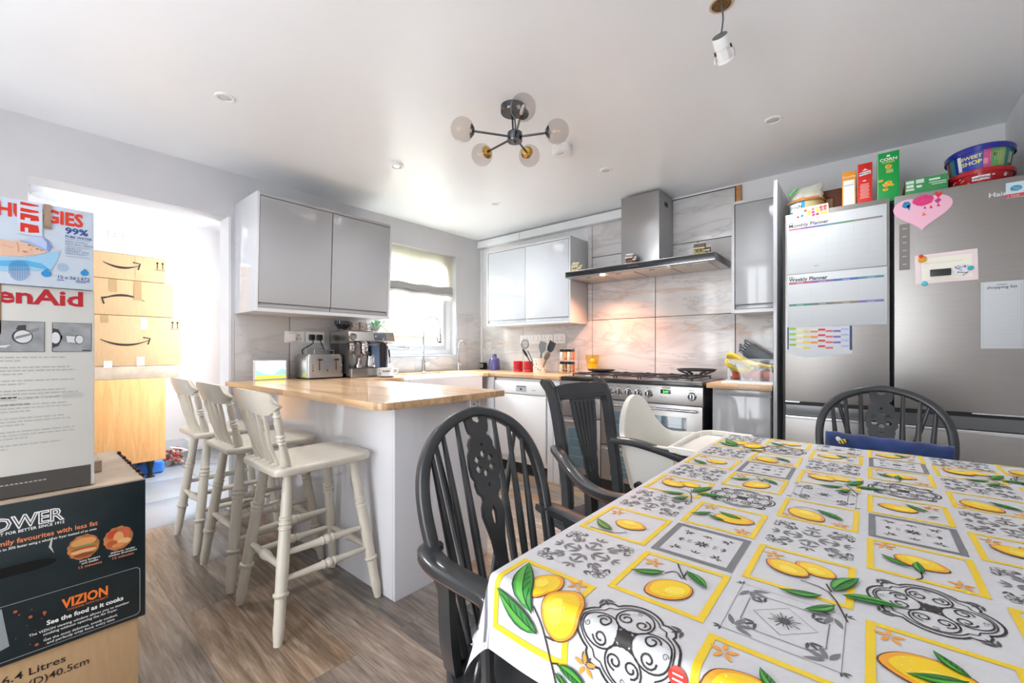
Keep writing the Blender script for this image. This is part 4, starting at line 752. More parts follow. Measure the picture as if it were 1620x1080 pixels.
def yorkshire():
    ang = math.atan2(-.28, .96); t = thing('carver_chair', 'tall charcoal carver chair with fluted splat, behind the near Windsor chair', 'armchair', (0, 0, 0), 0)
    O = Vector((-.2, .022, .7)); U = Vector((-.196, 0, .981)); F = Vector((.981, 0, .196))
    def bp_(w, h, off=0): return O+Vector((0, w, 0))+U*h+F*off
    for s_ in (-1, 1):
        pts = [(-.165, s_*.15, 0), (-.16, s_*.15, .2), (-.14, s_*.15, .42)]+[tuple(bp_(s_*w, h, o)) for w, h, o in ((.15, -.15, .0), (.152, 0, 0), (.155, .12, .0), (.158, .2, -.005), (.158, .25, -.018), (.158, .278, -.038), (.158, .285, -.058), (.158, .278, -.072))]
        pp = spline(pts, 4); n = len(pp)
        b = MB(); b.tube(char, pp, [1]*(n-8)+[1.0, .95, .9, .85, .8, .75, .7, .6], sec=[(-.017, -.021), (.017, -.021), (.017, .019), (.012, .022), (.009, .0185), (.004, .022), (-.004, .022), (-.009, .0185), (-.012, .022), (-.017, .019)], up=(1, 0, .1)); b.build('back_post', t, angle=40)
    M = Matrix(((0, U.x, F.x, O.x), (1, 0, 0, O.y), (0, U.z, F.z, O.z), (0, 0, 0, 1)))
    b = MB(); b.shape(char, [[(-.145, .205), (.145, .205), (.145, .262), (.1, .27), (0, .274), (-.1, .27), (-.145, .262)]], .022, M, .003); b.box(char, -.14, .14, .212, .216, .01, .0135, .001, M=M); b.box(char, -.14, .14, .222, .225, .01, .0135, .001, M=M); b.build('top_rail', t)
    b = MB(); half = [(.072, .21), (.066, .12), (.055, .05), (.046, 0), (.043, -.03), (.036, -.045), (.038, -.07), (.034, -.11), (.03, -.13), (.036, -.16), (.04, -.2), (.045, -.245)]
    fl = []
    for i in range(5):
        w0_ = -.046+i*.023; fl.append([(w0_*1.12-.003, .19), (w0_*1.12+.003, .19), (w0_*.66+.0022, -.01), (w0_*.66-.0022, -.01)])
    b.shape(char, [[(-w, h) for w, h in half]+[(w, h) for w, h in half[::-1]]]+fl+[[(-.016, -.075), (-.006, -.085), (-.004, -.11), (-.012, -.12), (-.02, -.1)], [(.016, -.075), (.006, -.085), (.004, -.11), (.012, -.12), (.02, -.1)]], .012, M, .0012); b.build('splat', t)
    for s_ in (-1, 1):
        pts = spline([(-.2, s_*.168, .703), (-.11, s_*.215, .70), (.0, s_*.258, .68), (.11, s_*.29, .655), (.21, s_*.3, .65), (.285, s_*.29, .655)], 5)
        b = MB(); b.tube(char, pts, 1, sec=[(-.018, -.015), (.018, -.015), (.021, -.008), (.021, .01), (.012, .016), (-.012, .016), (-.021, .01), (-.021, -.008)], up=(0, 0, 1)); b.tube(rub, [p+Vector((0, s_*.019, -.011)) for p in pts[5:]], .004, 6); b.build('armrest', t, angle=50)
        b = MB(); b.tube(char, spline([(.06, s_*.22, .42), (.1, s_*.25, .52), (.13, s_*.285, .65)], 4), 1, sec=[(-.016, -.016), (.016, -.016), (.016, .016), (-.016, .016)], up=(1, 0, 0)); b.build('arm_post', t)
        b = MB(); b.box(char, .17, .21, s_*.2-.02, s_*.2+.02, 0, .43, .004); b.build('leg', t)
    b = MB(); b.rbox(char, -.17, .23, -.225, .225, .41, .44, .02, bev=.003); b.build('seat_frame', t); b = MB(); b.rbox(mat('dark_seat_pad', '#34363a', .7, bump=.3, bscale=300), -.15, .215, -.2, .2, .44, .468, .03, bev=.01); b.build('seat', t)
    for y in (-.19, .19): b = MB(); b.box(char, -.15, .19, y-.01, y+.01, .12, .15, .003); b.build('stretcher', t)
    t.location = (2.66, -1.945, 0); t.rotation_euler = (0, 0, ang); return t
yorkshire()
# blue cushion on the far chair
vel = mat('navy_velvet', '#14336c', .8, sheen=.25, noise=.45, nscale=14, bump=.8, bscale=30)
cu = thing('cushion', 'royal blue velvet cushion with a bee motif propped on the far chair', 'cushion', (3.478, -1.33, .5))
b = MB(); rings = []; nn = 24
for i in range(nn+1):
    x = -.193+.386*i/nn; e = abs(x/.193); sq = (1-e**6)**.5 if e < 1 else .05; hz = .14+.002*math.sin(x*70)+.001*math.sin(x*151); dp = .036*max(sq, .25)*(1+.12*math.sin(x*47))
    rings.append([(3.478+x, -1.285+dp*math.cos(a)*abs(math.cos(a))**-.2*(1 if True else 1)-.02*math.sin(a)*-1*0, .632-.012*i/nn+hz*math.copysign(abs(math.sin(a))**.6, math.sin(a))) for a in [2*PI*j/20+.001 for j in range(20)]])
b.ring(vel, rings); b.v = [(x, y+(z-.72)*.33, z) for x, y, z in b.v]; b.build('cover', cu, angle=80)
b = MB(); Mb = Matrix.Translation((3.345, -1.323, .742)) @ Matrix.Rotation(-.5, 4, 'Y'); b.sphere(mat('bee_yellow', '#e9cf3a', .6), (0, 0, 0), .014, 10, 1.1, .35, .7, Mb)
for x in (-.006, .004): b.box(ink, x-.002, x+.002, -.0062, 0, -.008, .008, .001, Mb)
b.sphere(mat('bee_wing', '#dfe6ea', .5), (-.008, 0, .014), .011, 8, .8, .3, 1, Mb); b.sphere(ink, (.016, 0, 0), .006, 8, 1, .5, 1, Mb); b.build('bee_motif', cu)
# ------------------------------------------------------------ high chair
hp_ = mat('high_chair_plastic', '#ece9e1', .28, coat=.2); hc = thing('high_chair', 'white plastic high chair with tray, tucked against the far left table corner', 'high chair', (2.715, -1.473, 0))
def hcp(b):
    b.v = [(2.715+(x-2.78)*1.1, -1.473+(y+1.66)*1.1, z*1.1-.111) for x, y, z in b.v]; return b
path = [(2.845, -1.862), (2.78, -1.868), (2.70, -1.866), (2.645, -1.845), (2.605, -1.80), (2.583, -1.745), (2.578, -1.68), (2.583, -1.615), (2.605, -1.56), (2.645, -1.518), (2.70, -1.50), (2.78, -1.487), (2.845, -1.48)]
pz = [.735, .735, .735, .735, .75, .825, .888, .905, .875, .785, .735, .735, .737]
P2 = spline([Vector((x, y, z)) for (x, y), z in zip(path, pz)], 4); b = MB(); cen = Vector((2.76, -1.67, 0)); rings = []
for p in P2:
    inn = (Vector((cen.x, cen.y, 0))-Vector((p.x, p.y, 0))).normalized()*.012; q = Vector((p.x, p.y, 0)); lo = q.lerp(cen, .16)
    rings.append([lo+Vector((0, 0, .52)), q+Vector((0, 0, .66)), q-inn*.8+Vector((0, 0, p.z-.008)), q-inn*1.2+Vector((0, 0, p.z)), q+inn*.6+Vector((0, 0, p.z+.002)), q+inn+Vector((0, 0, p.z-.01)), q+inn+Vector((0, 0, .66)), lo+inn+Vector((0, 0, .525))])
b.ring(hp_, rings, closed=True); b.poly(hp_, Matrix.Translation((0, 0, .53)), [(r[0].x, r[0].y) for r in rings], 0); hcp(b); b.build('seat_shell', hc, angle=45)
b = MB(); b.rbox(hp_, 2.835, 3.04, -1.875, -1.43, .715, .722, .035, bev=.002)
ol = [(2.835, -1.87), (3.0, -1.885), (3.035, -1.86), (3.045, -1.66), (3.035, -1.44), (3.0, -1.42), (2.835, -1.45)]
b.tube(hp_, spline([Vector((x, y, .733)) for x, y in ol+ol[:1]], 4), 1, sec=[(-.007, -.012), (.007, -.012), (.007, .008), (0, .011), (-.007, .008)], up=(0, 0, 1)); hcp(b); b.build('tray', hc, angle=40)
for sx_, sy_ in ((-1, -1), (-1, 1), (1, -1), (1, 1)):
    b = MB(); b.tube(hp_, [(2.70+sx_*.08, -1.48+sy_*.14, .48), (2.70+sx_*.15, -1.48+sy_*.2, .1), (2.70+sx_*.17, -1.48+sy_*.21, 0)], [.019, .016, .016], 12); b.build('leg', hc)
b = MB(); b.rbox(hp_, 2.66, 2.80, -1.83, -1.50, .44, .55, .03, bev=.01); hcp(b); b.build('seat_base', hc)
b = MB(); b.cyl(black, (2.70, -1.84, .56), (2.70, -1.87, .56), .014); b.tube(mat('grey_strap', '#8f9399', .5), [(2.72, -1.872, .57), (2.745, -1.874, .54), (2.75, -1.874, .49)], .005, 6); hcp(b); b.build('tray_catch', hc)
b = MB(); b.box(mat('straw_yellow_pad', '#e2d7a6', .7), 2.66, 2.82, -1.80, -1.53, .555, .575, .008); hcp(b); b.build('seat_pad', hc)
# ------------------------------------------------------------ dining table
TX0, TX1, TY0, TY1, TT = 2.972, 3.90, -3.018, -1.55, .757
tb = thing('dining_table', 'rectangular dining table with cream turned legs hidden under the lemon tablecloth', 'dining table', (3.436, -2.28, 0))
crm = mat('cream_table_paint', '#cfc6b2', .4, noise=.1, nscale=10)
b = MB(); b.box(crm, TX0+.004, TX1-.004, TY0+.004, TY1-.004, .725, TT-.001, .004); b.build('tabletop', tb)
b = MB()
for q in ((TX0+.09, TX1-.09, TY0+.09, TY0+.11), (TX0+.09, TX1-.09, TY1-.11, TY1-.09), (TX0+.09, TX0+.11, TY0+.11, TY1-.11), (TX1-.11, TX1-.09, TY0+.11, TY1-.11)): b.box(crm, *q, .665, .725, .002)
b.build('apron', tb)
for x, y in ((TX0+.12, TY0+.12), (TX1-.12, TY0+.12), (TX0+.12, TY1-.12), (TX1-.12, TY1-.12)):
    b = MB(); b.box(crm, x-.037, x+.037, y-.037, y+.037, .64, .725, .004); b.lathe(crm, [(.018, 0), (.024, .02), (.02, .05), (.03, .2), (.042, .42), (.046, .5), (.036, .54), (.028, .56), (.038, .585), (.03, .6), (.034, .64)], Matrix.Translation((x, y, 0)), 20); b.build('leg', tb)
# ------------------------------------------------------------ tablecloth: one draped surface with its printed pattern
CX0, CX1, CY0, CY1, CZ, RR = TX0-.002, TX1+.002, TY0-.002, TY1+.002, TT+.003, .014
def drape(u, v, lift=0.0):
    du = CX0-u if u < CX0 else (CX1-u if u > CX1 else 0); dv = CY0-v if v < CY0 else (CY1-v if v > CY1 else 0)
    bx_, by_ = min(max(u, CX0), CX1), min(max(v, CY0), CY1); r = math.hypot(du, dv)
    if r < 1e-9: return Vector((u, v, CZ+lift+.00008*math.sin(u*23+v*9)*math.sin(v*17)))
    d = Vector((-du/r, -dv/r, 0)); q = PI/2*RR; cf = abs(2*du*dv)/(r*r)
    if r < q: a = r/RR; pos = Vector((bx_, by_, CZ))+d*RR*math.sin(a); pos.z -= RR*(1-math.cos(a)); nr = Vector((0, 0, 1))*math.cos(a)+d*math.sin(a)
    else:
        e = r-q; wv = .0025*math.sin(u*31+1)*min(1, e/.06) if abs(dv) > 0 and du == 0 else .0025*math.sin(v*27)*min(1, e/.06)
        pos = Vector((bx_, by_, CZ-RR-e*.985))+d*(RR+e*(.10+.16*cf*cf)+wv); nr = (d+Vector((0, 0, .12))).normalized()
    return pos+nr*lift
cl = MB()
cloth = mat('white_cotton_print', '#d4d4d7', .45, spec=.35, noise=.03, nscale=60, bump=.25, bscale=420)
def hang_l(v): return .125 if v < -3.0 else max(.03, .125-(v+3.0)*2.6)
us = [-1.0, -.85, -.7, -.55, -.4, -.25, -.15, -.08, -.04, 0]; us = [('L', -k) for k in us]
N1 = 72; nv_ = 74
def gridpt(i, j):
    # v direction
    vs = [CY0-h for h in (.122, .105, .085, .065, .05, .035, .026, .022, .018, .014, .010, .006, .003)]+[CY0+(CY1-CY0)*k/nv_ for k in range(nv_+1)]+[CY1+h for h in (.004, .008, .013, .018, .022, .05, .08, .11, .14)]
    return vs
VS = gridpt(0, 0); grid = []
for v in VS:
    hl = hang_l(v); row = []
    for k in (1, .85, .7, .55, .42, .3): row.append((CX0-hl*k, v))
    for h in (.022, .017, .012, .008, .004): row.append((CX0-min(h, hl*.29), v))
    for k in range(N1+1): row.append((CX0+(CX1-CX0)*k/N1, v))
    for h in (.005, .011, .017, .022, .04, .07, .1): row.append((CX1+h, v))
    grid.append(row)
W = len(grid[0]); vv = [drape(*p) for r in grid for p in r]; ff = [(a*W+c_, a*W+c_+1, (a+1)*W+c_+1, (a+1)*W+c_) for a in range(len(grid)-1) for c_ in range(W-1)]
cl.raw(cloth, vv, ff)
FOLD = [CY0-h for h in (0, .003, .006, .010, .014, .018, .022, .026, .035, .05, .065, .085, .105)]
def onto(m, tmp, layer):
    """print flat shapes (tmp.v/tmp.f in cloth coordinates) on the draped cloth"""
    ys = [p[1] for p in tmp.v]; lift = .0004+.00035*layer
    if min(ys) > CY0 and min(p[0] for p in tmp.v) > CX0: cl.raw(m, [drape(p[0], p[1], lift) for p in tmp.v], tmp.f); return
    bm_ = bmesh.new(); V = [bm_.verts.new(p) for p in tmp.v]
    for f in tmp.f:
        try: bm_.faces.new([V[i] for i in f])
        except ValueError: pass
    for y in FOLD: bmesh.ops.bisect_plane(bm_, geom=list(bm_.verts)+list(bm_.edges)+list(bm_.faces), plane_co=(0, y, 0), plane_no=(0, 1, 0))
    x0_, x1_ = min(p[0] for p in tmp.v), max(p[0] for p in tmp.v)
    for k in range(int((x1_-x0_)/.012)): bmesh.ops.bisect_plane(bm_, geom=list(bm_.verts)+list(bm_.edges)+list(bm_.faces), plane_co=(x0_+.012*(k+1), 0, 0), plane_no=(1, 0, 0))
    bm_.verts.index_update(); cl.raw(m, [drape(v.co.x, v.co.y, lift) for v in bm_.verts], [[v.index for v in f.verts] for f in bm_.faces]); bm_.free()
I4 = Matrix()
def cpoly(m, pts, layer=1): t_ = MB(); t_.poly(m, I4, pts); onto(m, t_, layer)
def cline(m, pts, w, layer=1):
    t_ = MB(); t_.line(m, I4, pts, w); onto(m, t_, layer)
def cloop(m, pts, w, layer=1): cline(m, list(pts)+[pts[0], pts[1]], w, layer)
yl = mat('lemon_frame_yellow', '#f0cc22', .45); yl2 = mat('lemon_skin', '#f6cf1e', .45); yo = mat('lemon_shade_orange', '#f3a52c', .45); lo = mat('lemon_outline', '#6b3d1c', .5)
lg = mat('leaf_green', '#2f8c33', .45); lgd = mat('leaf_dark', '#12401c', .45); lgl = mat('leaf_light', '#58ad3c', .45); stm = mat('stem_black', '#2b211c', .5)
gk = mat('print_grey', '#77787c', .5); gk2 = mat('print_grey_dark', '#4c4a4b', .5); gk3 = mat('print_black', '#2b2726', .5); bl_ = mat('blossom_orange', '#eda23c', .5)
def band(m, cx, cy, w, h, t, layer=1):
    for x0, x1, y0, y1 in ((cx-w, cx+w, cy-h, cy-h+t), (cx-w, cx+w, cy+h-t, cy+h), (cx-w, cx-w+t, cy-h+t, cy+h-t), (cx+w-t, cx+w, cy-h+t, cy+h-t)): cpoly(m, [(x0, y0), (x1, y0), (x1, y1), (x0, y1)], layer)
def leafp(b0, tip, w, n=7, bend=.12):
    b0, tip = Vector(b0), Vector(tip); d = tip-b0; nn_ = Vector((-d.y, d.x)); L_, R_ = [], []
    for i in range(n+1):
        t_ = i/n; c_ = b0+d*t_+nn_*bend*math.sin(PI*t_)*.5; ww = w*math.sin(PI*t_**.85)**.9 if 0 < t_ < 1 else 0; L_.append(c_+nn_*ww); R_.append(c_-nn_*ww)
    return L_, R_
def leaf(b0, tip, w=.24, cols=(lgd, lg, lgl), lay=4):
    L_, R_ = leafp(b0, tip, w); cpoly(cols[0], [tuple(p) for p in L_+R_[-2:0:-1]], lay)
    L2, R2 = leafp(b0, tip, w*.82); cpoly(cols[1], [tuple(p) for p in L2+R2[-2:0:-1]], lay+1)
    mid = [(L2[i]+R2[i])/2 for i in range(len(L2))]; cl_ = [mid[i].lerp(L2[i], .75) for i in range(len(mid))]
    cpoly(cols[2], [tuple(p) for p in mid[1:-1]]+[tuple(p) for p in cl_[-2:0:-1]], lay+2); cline(cols[0], [tuple(p) for p in mid[:-1]], max(.0012, w*.004), lay+3)
    for i in (2, 3, 4, 5): cline(cols[0], [tuple(mid[i-1]), tuple(mid[i].lerp(R2[i], .8))], .0009, lay+3)
def lemon(c_, tip, fat=.72, lay=3):
    c_, tip = Vector(c_), Vector(tip); d = tip-c_; a = d.length; d.normalize(); n = Vector((-d.y, d.x)); bq = a*fat
    def ol(s_, k=0): 
        P = []
        for i in range(30):
            t_ = 2*PI*i/30; x = math.cos(t_); y = math.sin(t_); x2 = x*.9+(.1*max(0, x)**9)-.05*max(0, -x)**9; P.append(tuple(c_+d*(a*x2*s_+k*a)+n*bq*y*s_))
        return P
    cpoly(lo, ol(1.03), lay); cpoly(yo, ol(.98), lay+1); cpoly(yl2, ol(.84, -.05), lay+2); 
    hi = mat('lemon_highlight', '#fbe04a', .45); P = [(x+n.x*bq*.25, y+n.y*bq*.25) for x, y in ol(.42, -.15)]; cpoly(hi, P, lay+3)
    rr = random.Random(int(c_.x*9999))
    for i in range(6):
        q = c_+d*a*rr.uniform(-.1, .6)+n*bq*rr.uniform(-.6, .5); cpoly(mat('lemon_pore', '#fbe9a0', .5), [(q.x+.0012*math.cos(k*1.2566), q.y+.0012*math.sin(k*1.2566)) for k in range(5)], lay+4)
def stem(pts, w=.0022): cline(stm, [tuple(p) for p in spline([Vector(q) for q in pts], 3)], w, 3)
def blossom(x, y, r=.017, rot=.4):
    for k in range(5):
        a = rot+k*2*PI/5; L_, R_ = leafp((x+r*.12*math.cos(a), y+r*.12*math.sin(a)), (x+r*math.cos(a), y+r*math.sin(a)), .2, 5, 0); cpoly(bl_, [tuple(p) for p in L_+R_[-2:0:-1]], 2)
TILE = {
 'A': dict(lem=[((7, 30), (12, 63)), ((54, -2), (60, 40))], leaf=[((8, -22), (-51, 64)), ((20, -45), (-62, -9)), ((56, -71), (104, -88)), ((53, -83), (74, -100))], stem=[[(54, -98), (46, -77), (27, -35), (8, -12)], [(33, -44), (48, -44)], [(44, -75), (56, -71)]], bl=[(44, 60, -1), (96, -56, 1)]),
 'B': dict(lem=[((10, -4), (42, -5))], leaf=[((-4, -55), (-55, -20))], stem=[[(-48, -64), (0, -60), (20, -40)]], bl=[(-40, 42, 1)]),
 'D': dict(lem=[((7, -25), (-17, -54))], leaf=[((-15, 17), (-60, -11)), ((11, 42), (51, 9))], stem=[[(-15, 17), (-3, 34), (12, 19), (11, 42)], [(-9, 61), (7, 33), (17, 19)]], bl=[(-42, 40, 1)]),
 'F': dict(lem=[((19, 22), (-8, 35)), ((-17, -1), (-47, 12))], leaf=[((45, -38), (74, 30)), ((33, -65), (-18, -83)), ((56, -44), (121, -29)), ((49, -83), (17, -120))], stem=[[(4, -31), (40, -42), (64, -113)], [(35, -17), (43, -40)]], bl=[(-42, 40, 1)]),
 'H': dict(lem=[((0, 2), (34, -8))], leaf=[((-14, -31), (-50, -3)), ((0, -44), (-4, 0))], stem=[[(-10, -72), (-2, -60), (-2, -36)]], bl=[(-44, 48, 1), (42, -50, 1)]),
 'J': dict(lem=[((-20, -28), (10, -54))], leaf=[((-3, 14), (45, -25))], stem=[[(-45, 10), (-25, 22), (0, 14)]], bl=[(40, -50, 1), (-46, -50, 1)]),
 'L': dict(lem=[((-14, -6), (-58, -14))], leaf=[((16, 0), (-34, -24)), ((19, 11), (-8, 44))], stem=[[(22, 5), (44, -10)]], bl=[(-46, 48, 1), (46, -46, 1)]),
 'E': dict(lem=[((16, 4), (54, 8))], leaf=[((-30, 8), (-62, -24)), ((4, -20), (-31, -8)), ((30, 10), (-18, 26))], stem=[[(-50, 3), (-24, 13)]], bl=[(-40, 48, 1), (44, -52, 1)]),
 'I': dict(lem=[((-16, -6), (-50, 0))], leaf=[((34, -2), (-2, 33)), ((30, -44), (48, -30))], stem=[], bl=[(40, 40, 1)]),
}
def lemtile(cx, cy, kind, faint_=False):
    band(yl, cx, cy, .069, .074, .0095, 1); T_ = TILE[kind]; g = lambda p: (cx+p[0]/1000, cy+p[1]/1000)
    for x, y, k in T_['bl']: blossom(cx+x/1000, cy+y/1000)
    for s_ in T_['stem']: stem([g(p) for p in s_])
    for q, (a, c_) in enumerate(T_['lem']): lemon(g(a), g(c_), lay=3+q*4)
    for a, c_ in T_['leaf']: leaf(g(a), g(c_), .165, lay=9)
def motif(cx, cy, a, s_, m, n=3, lay=1):
    for k in range(n):
        aa = a+(k-(n-1)/2)*.8; p0 = (cx+.1*s_*math.cos(aa), cy+.1*s_*math.sin(aa)); p1 = (cx+s_*math.cos(aa), cy+s_*math.sin(aa)); L_, R_ = leafp(p0, p1, .15, 5, 0); cpoly(m, [tuple(p) for p in L_+R_[-2:0:-1]], lay)
def damask(cx, cy):
    for k in range(4):
        a = k*PI/2; c_, s_ = math.cos(a), math.sin(a); R = lambda x, y: (cx+c_*x-s_*y, cy+s_*x+c_*y)
        motif(*R(.010, 0), a, .024, gk, 3); motif(*R(.046, 0), a+PI, .02, gk, 3); motif(*R(.048, 0), a, .018, gk, 3)
        for sg in (-1, 1):
            motif(*R(.030, .022*sg), a+sg*.9, .02, gk, 2); motif(*R(.058, .028*sg), a+sg*1.4, .015, gk2, 2)
            for q in ((.036, .009), (.026, .034)): cpoly(gk, [R(q[0]+.002*math.cos(t_*1.26), sg*q[1]+.002*math.sin(t_*1.26)) for t_ in range(5)])
        dx = [R(.03, .03), R(.042, .034), R(.05, .05), R(.034, .042)]; cpoly(gk, dx)
        for kk in range(6):   # corner rosette outline
            t_ = kk*PI/3; p = R(.052+.008*math.cos(t_), .052+.008*math.sin(t_)); cloop(gk2, [(p[0]+.0055*math.cos(i*PI/5), p[1]+.0055*math.sin(i*PI/5)) for i in range(10)], .0011)
        p = R(.052, .052); cpoly(gk, [(p[0]+.004*math.cos(i), p[1]+.004*math.sin(i)) for i in range(6)])
def spiral(cx, cy, r, a0, turns, m, w, dirn=1):
    P = []; n = int(12*turns)
    for i in range(n+1): t_ = i/n; rr = r*(1-.72*t_); a = a0+dirn*2*PI*turns*t_; P.append((cx+rr*math.cos(a), cy+rr*math.sin(a)))
    cline(m, P, w)
def medallion(cx, cy):
    def quat(k, o):
        P = []
        for q in range(4):
            a = q*PI/2; 
            for i in range(13): t_ = a-PI/3.1+(2*PI/3.1)*i/12; P.append((cx+k*(.030*math.cos(a)+.036*math.cos(t_)), cy+k*(.030*math.sin(a)+.036*math.sin(t_))))
            aa = a+PI/4; P += [(cx+k*o*math.cos(aa-.16), cy+k*o*math.sin(aa-.16)), (cx+k*(o+.004)*math.cos(aa), cy+k*(o+.004)*math.sin(aa)), (cx+k*o*math.cos(aa+.16), cy+k*o*math.sin(aa+.16))]
        return P
    cloop(gk3, quat(1.03, .062), .0032); cloop(gk3, quat(.93, .056), .0018)
    for q in range(4):
        a = q*PI/2; x, y = cx+.034*math.cos(a), cy+.034*math.sin(a)
        cloop(gk3, [(x+.0245*math.cos(i*PI/12), y+.0245*math.sin(i*PI/12)) for i in range(24)], .0022)
        for sg in (-1, 1):
            ux, uy = -math.sin(a)*sg, math.cos(a)*sg; spiral(x+ux*.011-math.cos(a)*.002, y+uy*.011-math.sin(a)*.002, .011, a, 1.35, gk3, .0024, sg)
        cline(gk3, [(cx+.012*math.cos(a+PI/4), cy+.012*math.sin(a+PI/4)), (cx+.022*math.cos(a+PI/4), cy+.022*math.sin(a+PI/4))], .0016)
        spiral(cx+.052*math.cos(a), cy+.052*math.sin(a), .004, a, 1.2, gk2, .0008); motif(cx+.078*math.cos(a+PI/4), cy+.078*math.sin(a+PI/4), a+PI/4+PI, .017, gk2, 3)
    cpoly(gk3, [(cx+(.013 if i % 2 else .0095)*math.cos(i*PI/8), cy+(.013 if i % 2 else .0095)*math.sin(i*PI/8)) for i in range(16)], 2)
def greyframe(cx, cy):
    band(gk, cx, cy, .067, .074, .011)
    for sx_ in (-1, 1):
        for sy_ in (-1, 1):
            motif(cx+sx_*.036, cy+sy_*.04, math.atan2(sy_, sx_)+PI, .013, gk2, 3); motif(cx+sx_*.036, cy+sy_*.04, math.atan2(sy_, sx_), .01, gk2, 2); spiral(cx+sx_*.022, cy+sy_*.004, .004, 0, 1, gk2, .0009)
    for k in range(4): motif(cx, cy, k*PI/2, .014, gk2, 3); motif(cx+.042*math.cos(k*PI/2), cy+.044*math.sin(k*PI/2), k*PI/2+PI, .012, gk2, 3)
def diamond(cx, cy):
    cloop(gk, [(cx-.062, cy-.066), (cx+.062, cy-.066), (cx+.062, cy+.066), (cx-.062, cy+.066)], .001)
    o = .046; q = .03; cloop(gk, [(cx-o, cy-q), (cx-q, cy-o), (cx+q, cy-o), (cx+o, cy-q), (cx+o, cy+q), (cx+q, cy+o), (cx-q, cy+o), (cx-o, cy+q)], .0014)
    cloop(gk, [(cx-.036, cy), (cx, cy-.036), (cx+.036, cy), (cx, cy+.036)], .001)
    for k in range(16): a = k*PI/8; cline(gk2, [(cx+.005*math.cos(a), cy+.005*math.sin(a)), (cx+(.019 if k % 2 else .014)*math.cos(a), cy+(.019 if k % 2 else .014)*math.sin(a))], .0013)
    cpoly(gk2, [(cx+.007*math.cos(i*PI/4), cy+.007*math.sin(i*PI/4)) for i in range(8)], 2)
    for k in range(4):
        a = k*PI/2+PI/4; motif(cx+.04*math.cos(a), cy+.04*math.sin(a), a, .016, gk2, 3); motif(cx+.07*math.cos(a), cy+.074*math.sin(a), a+PI, .026, gk, 4); motif(cx+.088*math.cos(a), cy+.09*math.sin(a), a, .01, gk2, 3)
cols_x = [3.046, 3.194, 3.344, 3.495, 3.645, 3.795]; rows_y = [-3.032, -2.870, -2.708, -2.548, -2.387, -2.230, -2.070, -1.910, -1.752, -1.620]
lk = {(0, 0): 'A', (0, 2): 'B', (0, 4): 'F', (0, 6): 'B', (0, 8): 'A', (1, 1): 'D', (1, 3): 'E', (1, 5): 'D', (1, 7): 'J', (1, 9): 'B', (2, 0): 'L', (2, 2): 'F', (2, 4): 'J', (2, 6): 'F', (2, 8): 'I', (3, 1): 'L', (3, 3): 'H', (3, 5): 'I', (3, 7): 'H', (3, 9): 'I', (4, 0): 'D', (4, 2): 'B', (4, 4): 'F', (4, 6): 'J', (4, 8): 'F', (5, 1): 'H', (5, 3): 'D', (5, 5): 'L', (5, 7): 'B', (5, 9): 'J'}
ok_ = {0: [damask], 2: [diamond, damask], 4: [damask], 1: [medallion, greyframe], 3: [greyframe, medallion], 5: [medallion, greyframe]}
for c_ in range(6):
    for r in range(10):
        if (c_+r) % 2 == 0: lemtile(cols_x[c_], rows_y[r], lk[(c_, r)])
        else: L_ = ok_[c_]; k = {1: r//2, 3: r//2, 5: r//2}.get(c_, r//2); L_[k % len(L_)](cols_x[c_], rows_y[r])
for y in (-3.09, -3.0, -2.93): motif(CX0-.075, y, 1.2, .02, gk2, 5)
cpoly(gk, [(CX0-.03, -3.13), (CX0-.018, -3.13), (CX0-.018, -2.99), (CX0-.03, -2.99)])
cpoly(mat('red_sticker', '#d8321e', .4), [(3.262+.011*math.cos(i*PI/9), -3.045+.011*math.sin(i*PI/9)) for i in range(18)], 5)
for y in (-3.042, -3.048): cline(wht, [(3.256, y), (3.268, y)], .0022, 6)
co = cl.build('tablecloth', origin=(3.436, -2.28, TT)); tag(co, 'white tablecloth printed with lemon and grey tile squares, draped over the dining table', 'tablecloth')
# ------------------------------------------------------------ stack of cartons in the near left corner
kraft = mat('kraft_cardboard', '#c2a078', .8, noise=.07, nscale=14, stretch=(1, 6, 1)); kraft2 = mat('grubby_cardboard', '#bdaa96', .85, noise=.25, nscale=9); blkc = mat('black_carton', '#15252a', .3, noise=.3, nscale=12, coat=.3); kink = mat('carton_ink', '#2a211a', .7)
b = MB(); b.box(kraft, 1.14, 1.69, -3.93, -3.268, 0, .289, .004)
b.text(kink, 'Litres', .0285, FX(1.6912, -3.495, .238), .006, 'LEFT', sx=1.1); b.text(kink, '16.4', .0285, FX(1.6912, -3.503, .238), .006, 'RIGHT', sx=1.1); b.text(kink, '(H)33.0 x (W)38.0 x (D)40.5cm', .0275, FX(1.6912, -3.376, .206), .005, 'RIGHT', sx=1.0)
b.box(mat('brown_tape', '#b08a58', .3), 1.14, 1.6908, -3.62, -3.57, .2885, .2895)
tag(b.build('cardboard_box'), 'brown cardboard box marked in litres at the bottom of the near left stack', 'cardboard box')
fb = thing('fryer_carton', 'black air fryer carton with food photos, upon the brown box', 'cardboard box', (1.42, -3.6, .29))
Z0, Z1, XF, YE = .291, .718, 1.70, -3.252
b = MB(); b.box(blkc, 1.13, XF, -3.93, YE, Z0, Z1-.004, .004)
ow = mat('pale_orange_ink', '#e98a5c', .5); w_ = wht; M = FX(XF+.0006, 0, 0)
for k in range(2): b.text([w_, blkc][k], 'TOWER', .047, FX(XF+.0006+.0004*k, -3.43, .645), [.04, -.022][k], 'RIGHT', sx=.92)
b.text(w_, 'BUILT FOR BETTER SINCE 1912', .0105, FX(XF+.0008, -3.427, .633), .02, 'RIGHT', sx=.9, sp=1.05)
b.text(ow, 'Cook family favourites with less fat', .0185, FX(XF+.0008, -3.36, .606), .016, 'RIGHT', sx=.92)
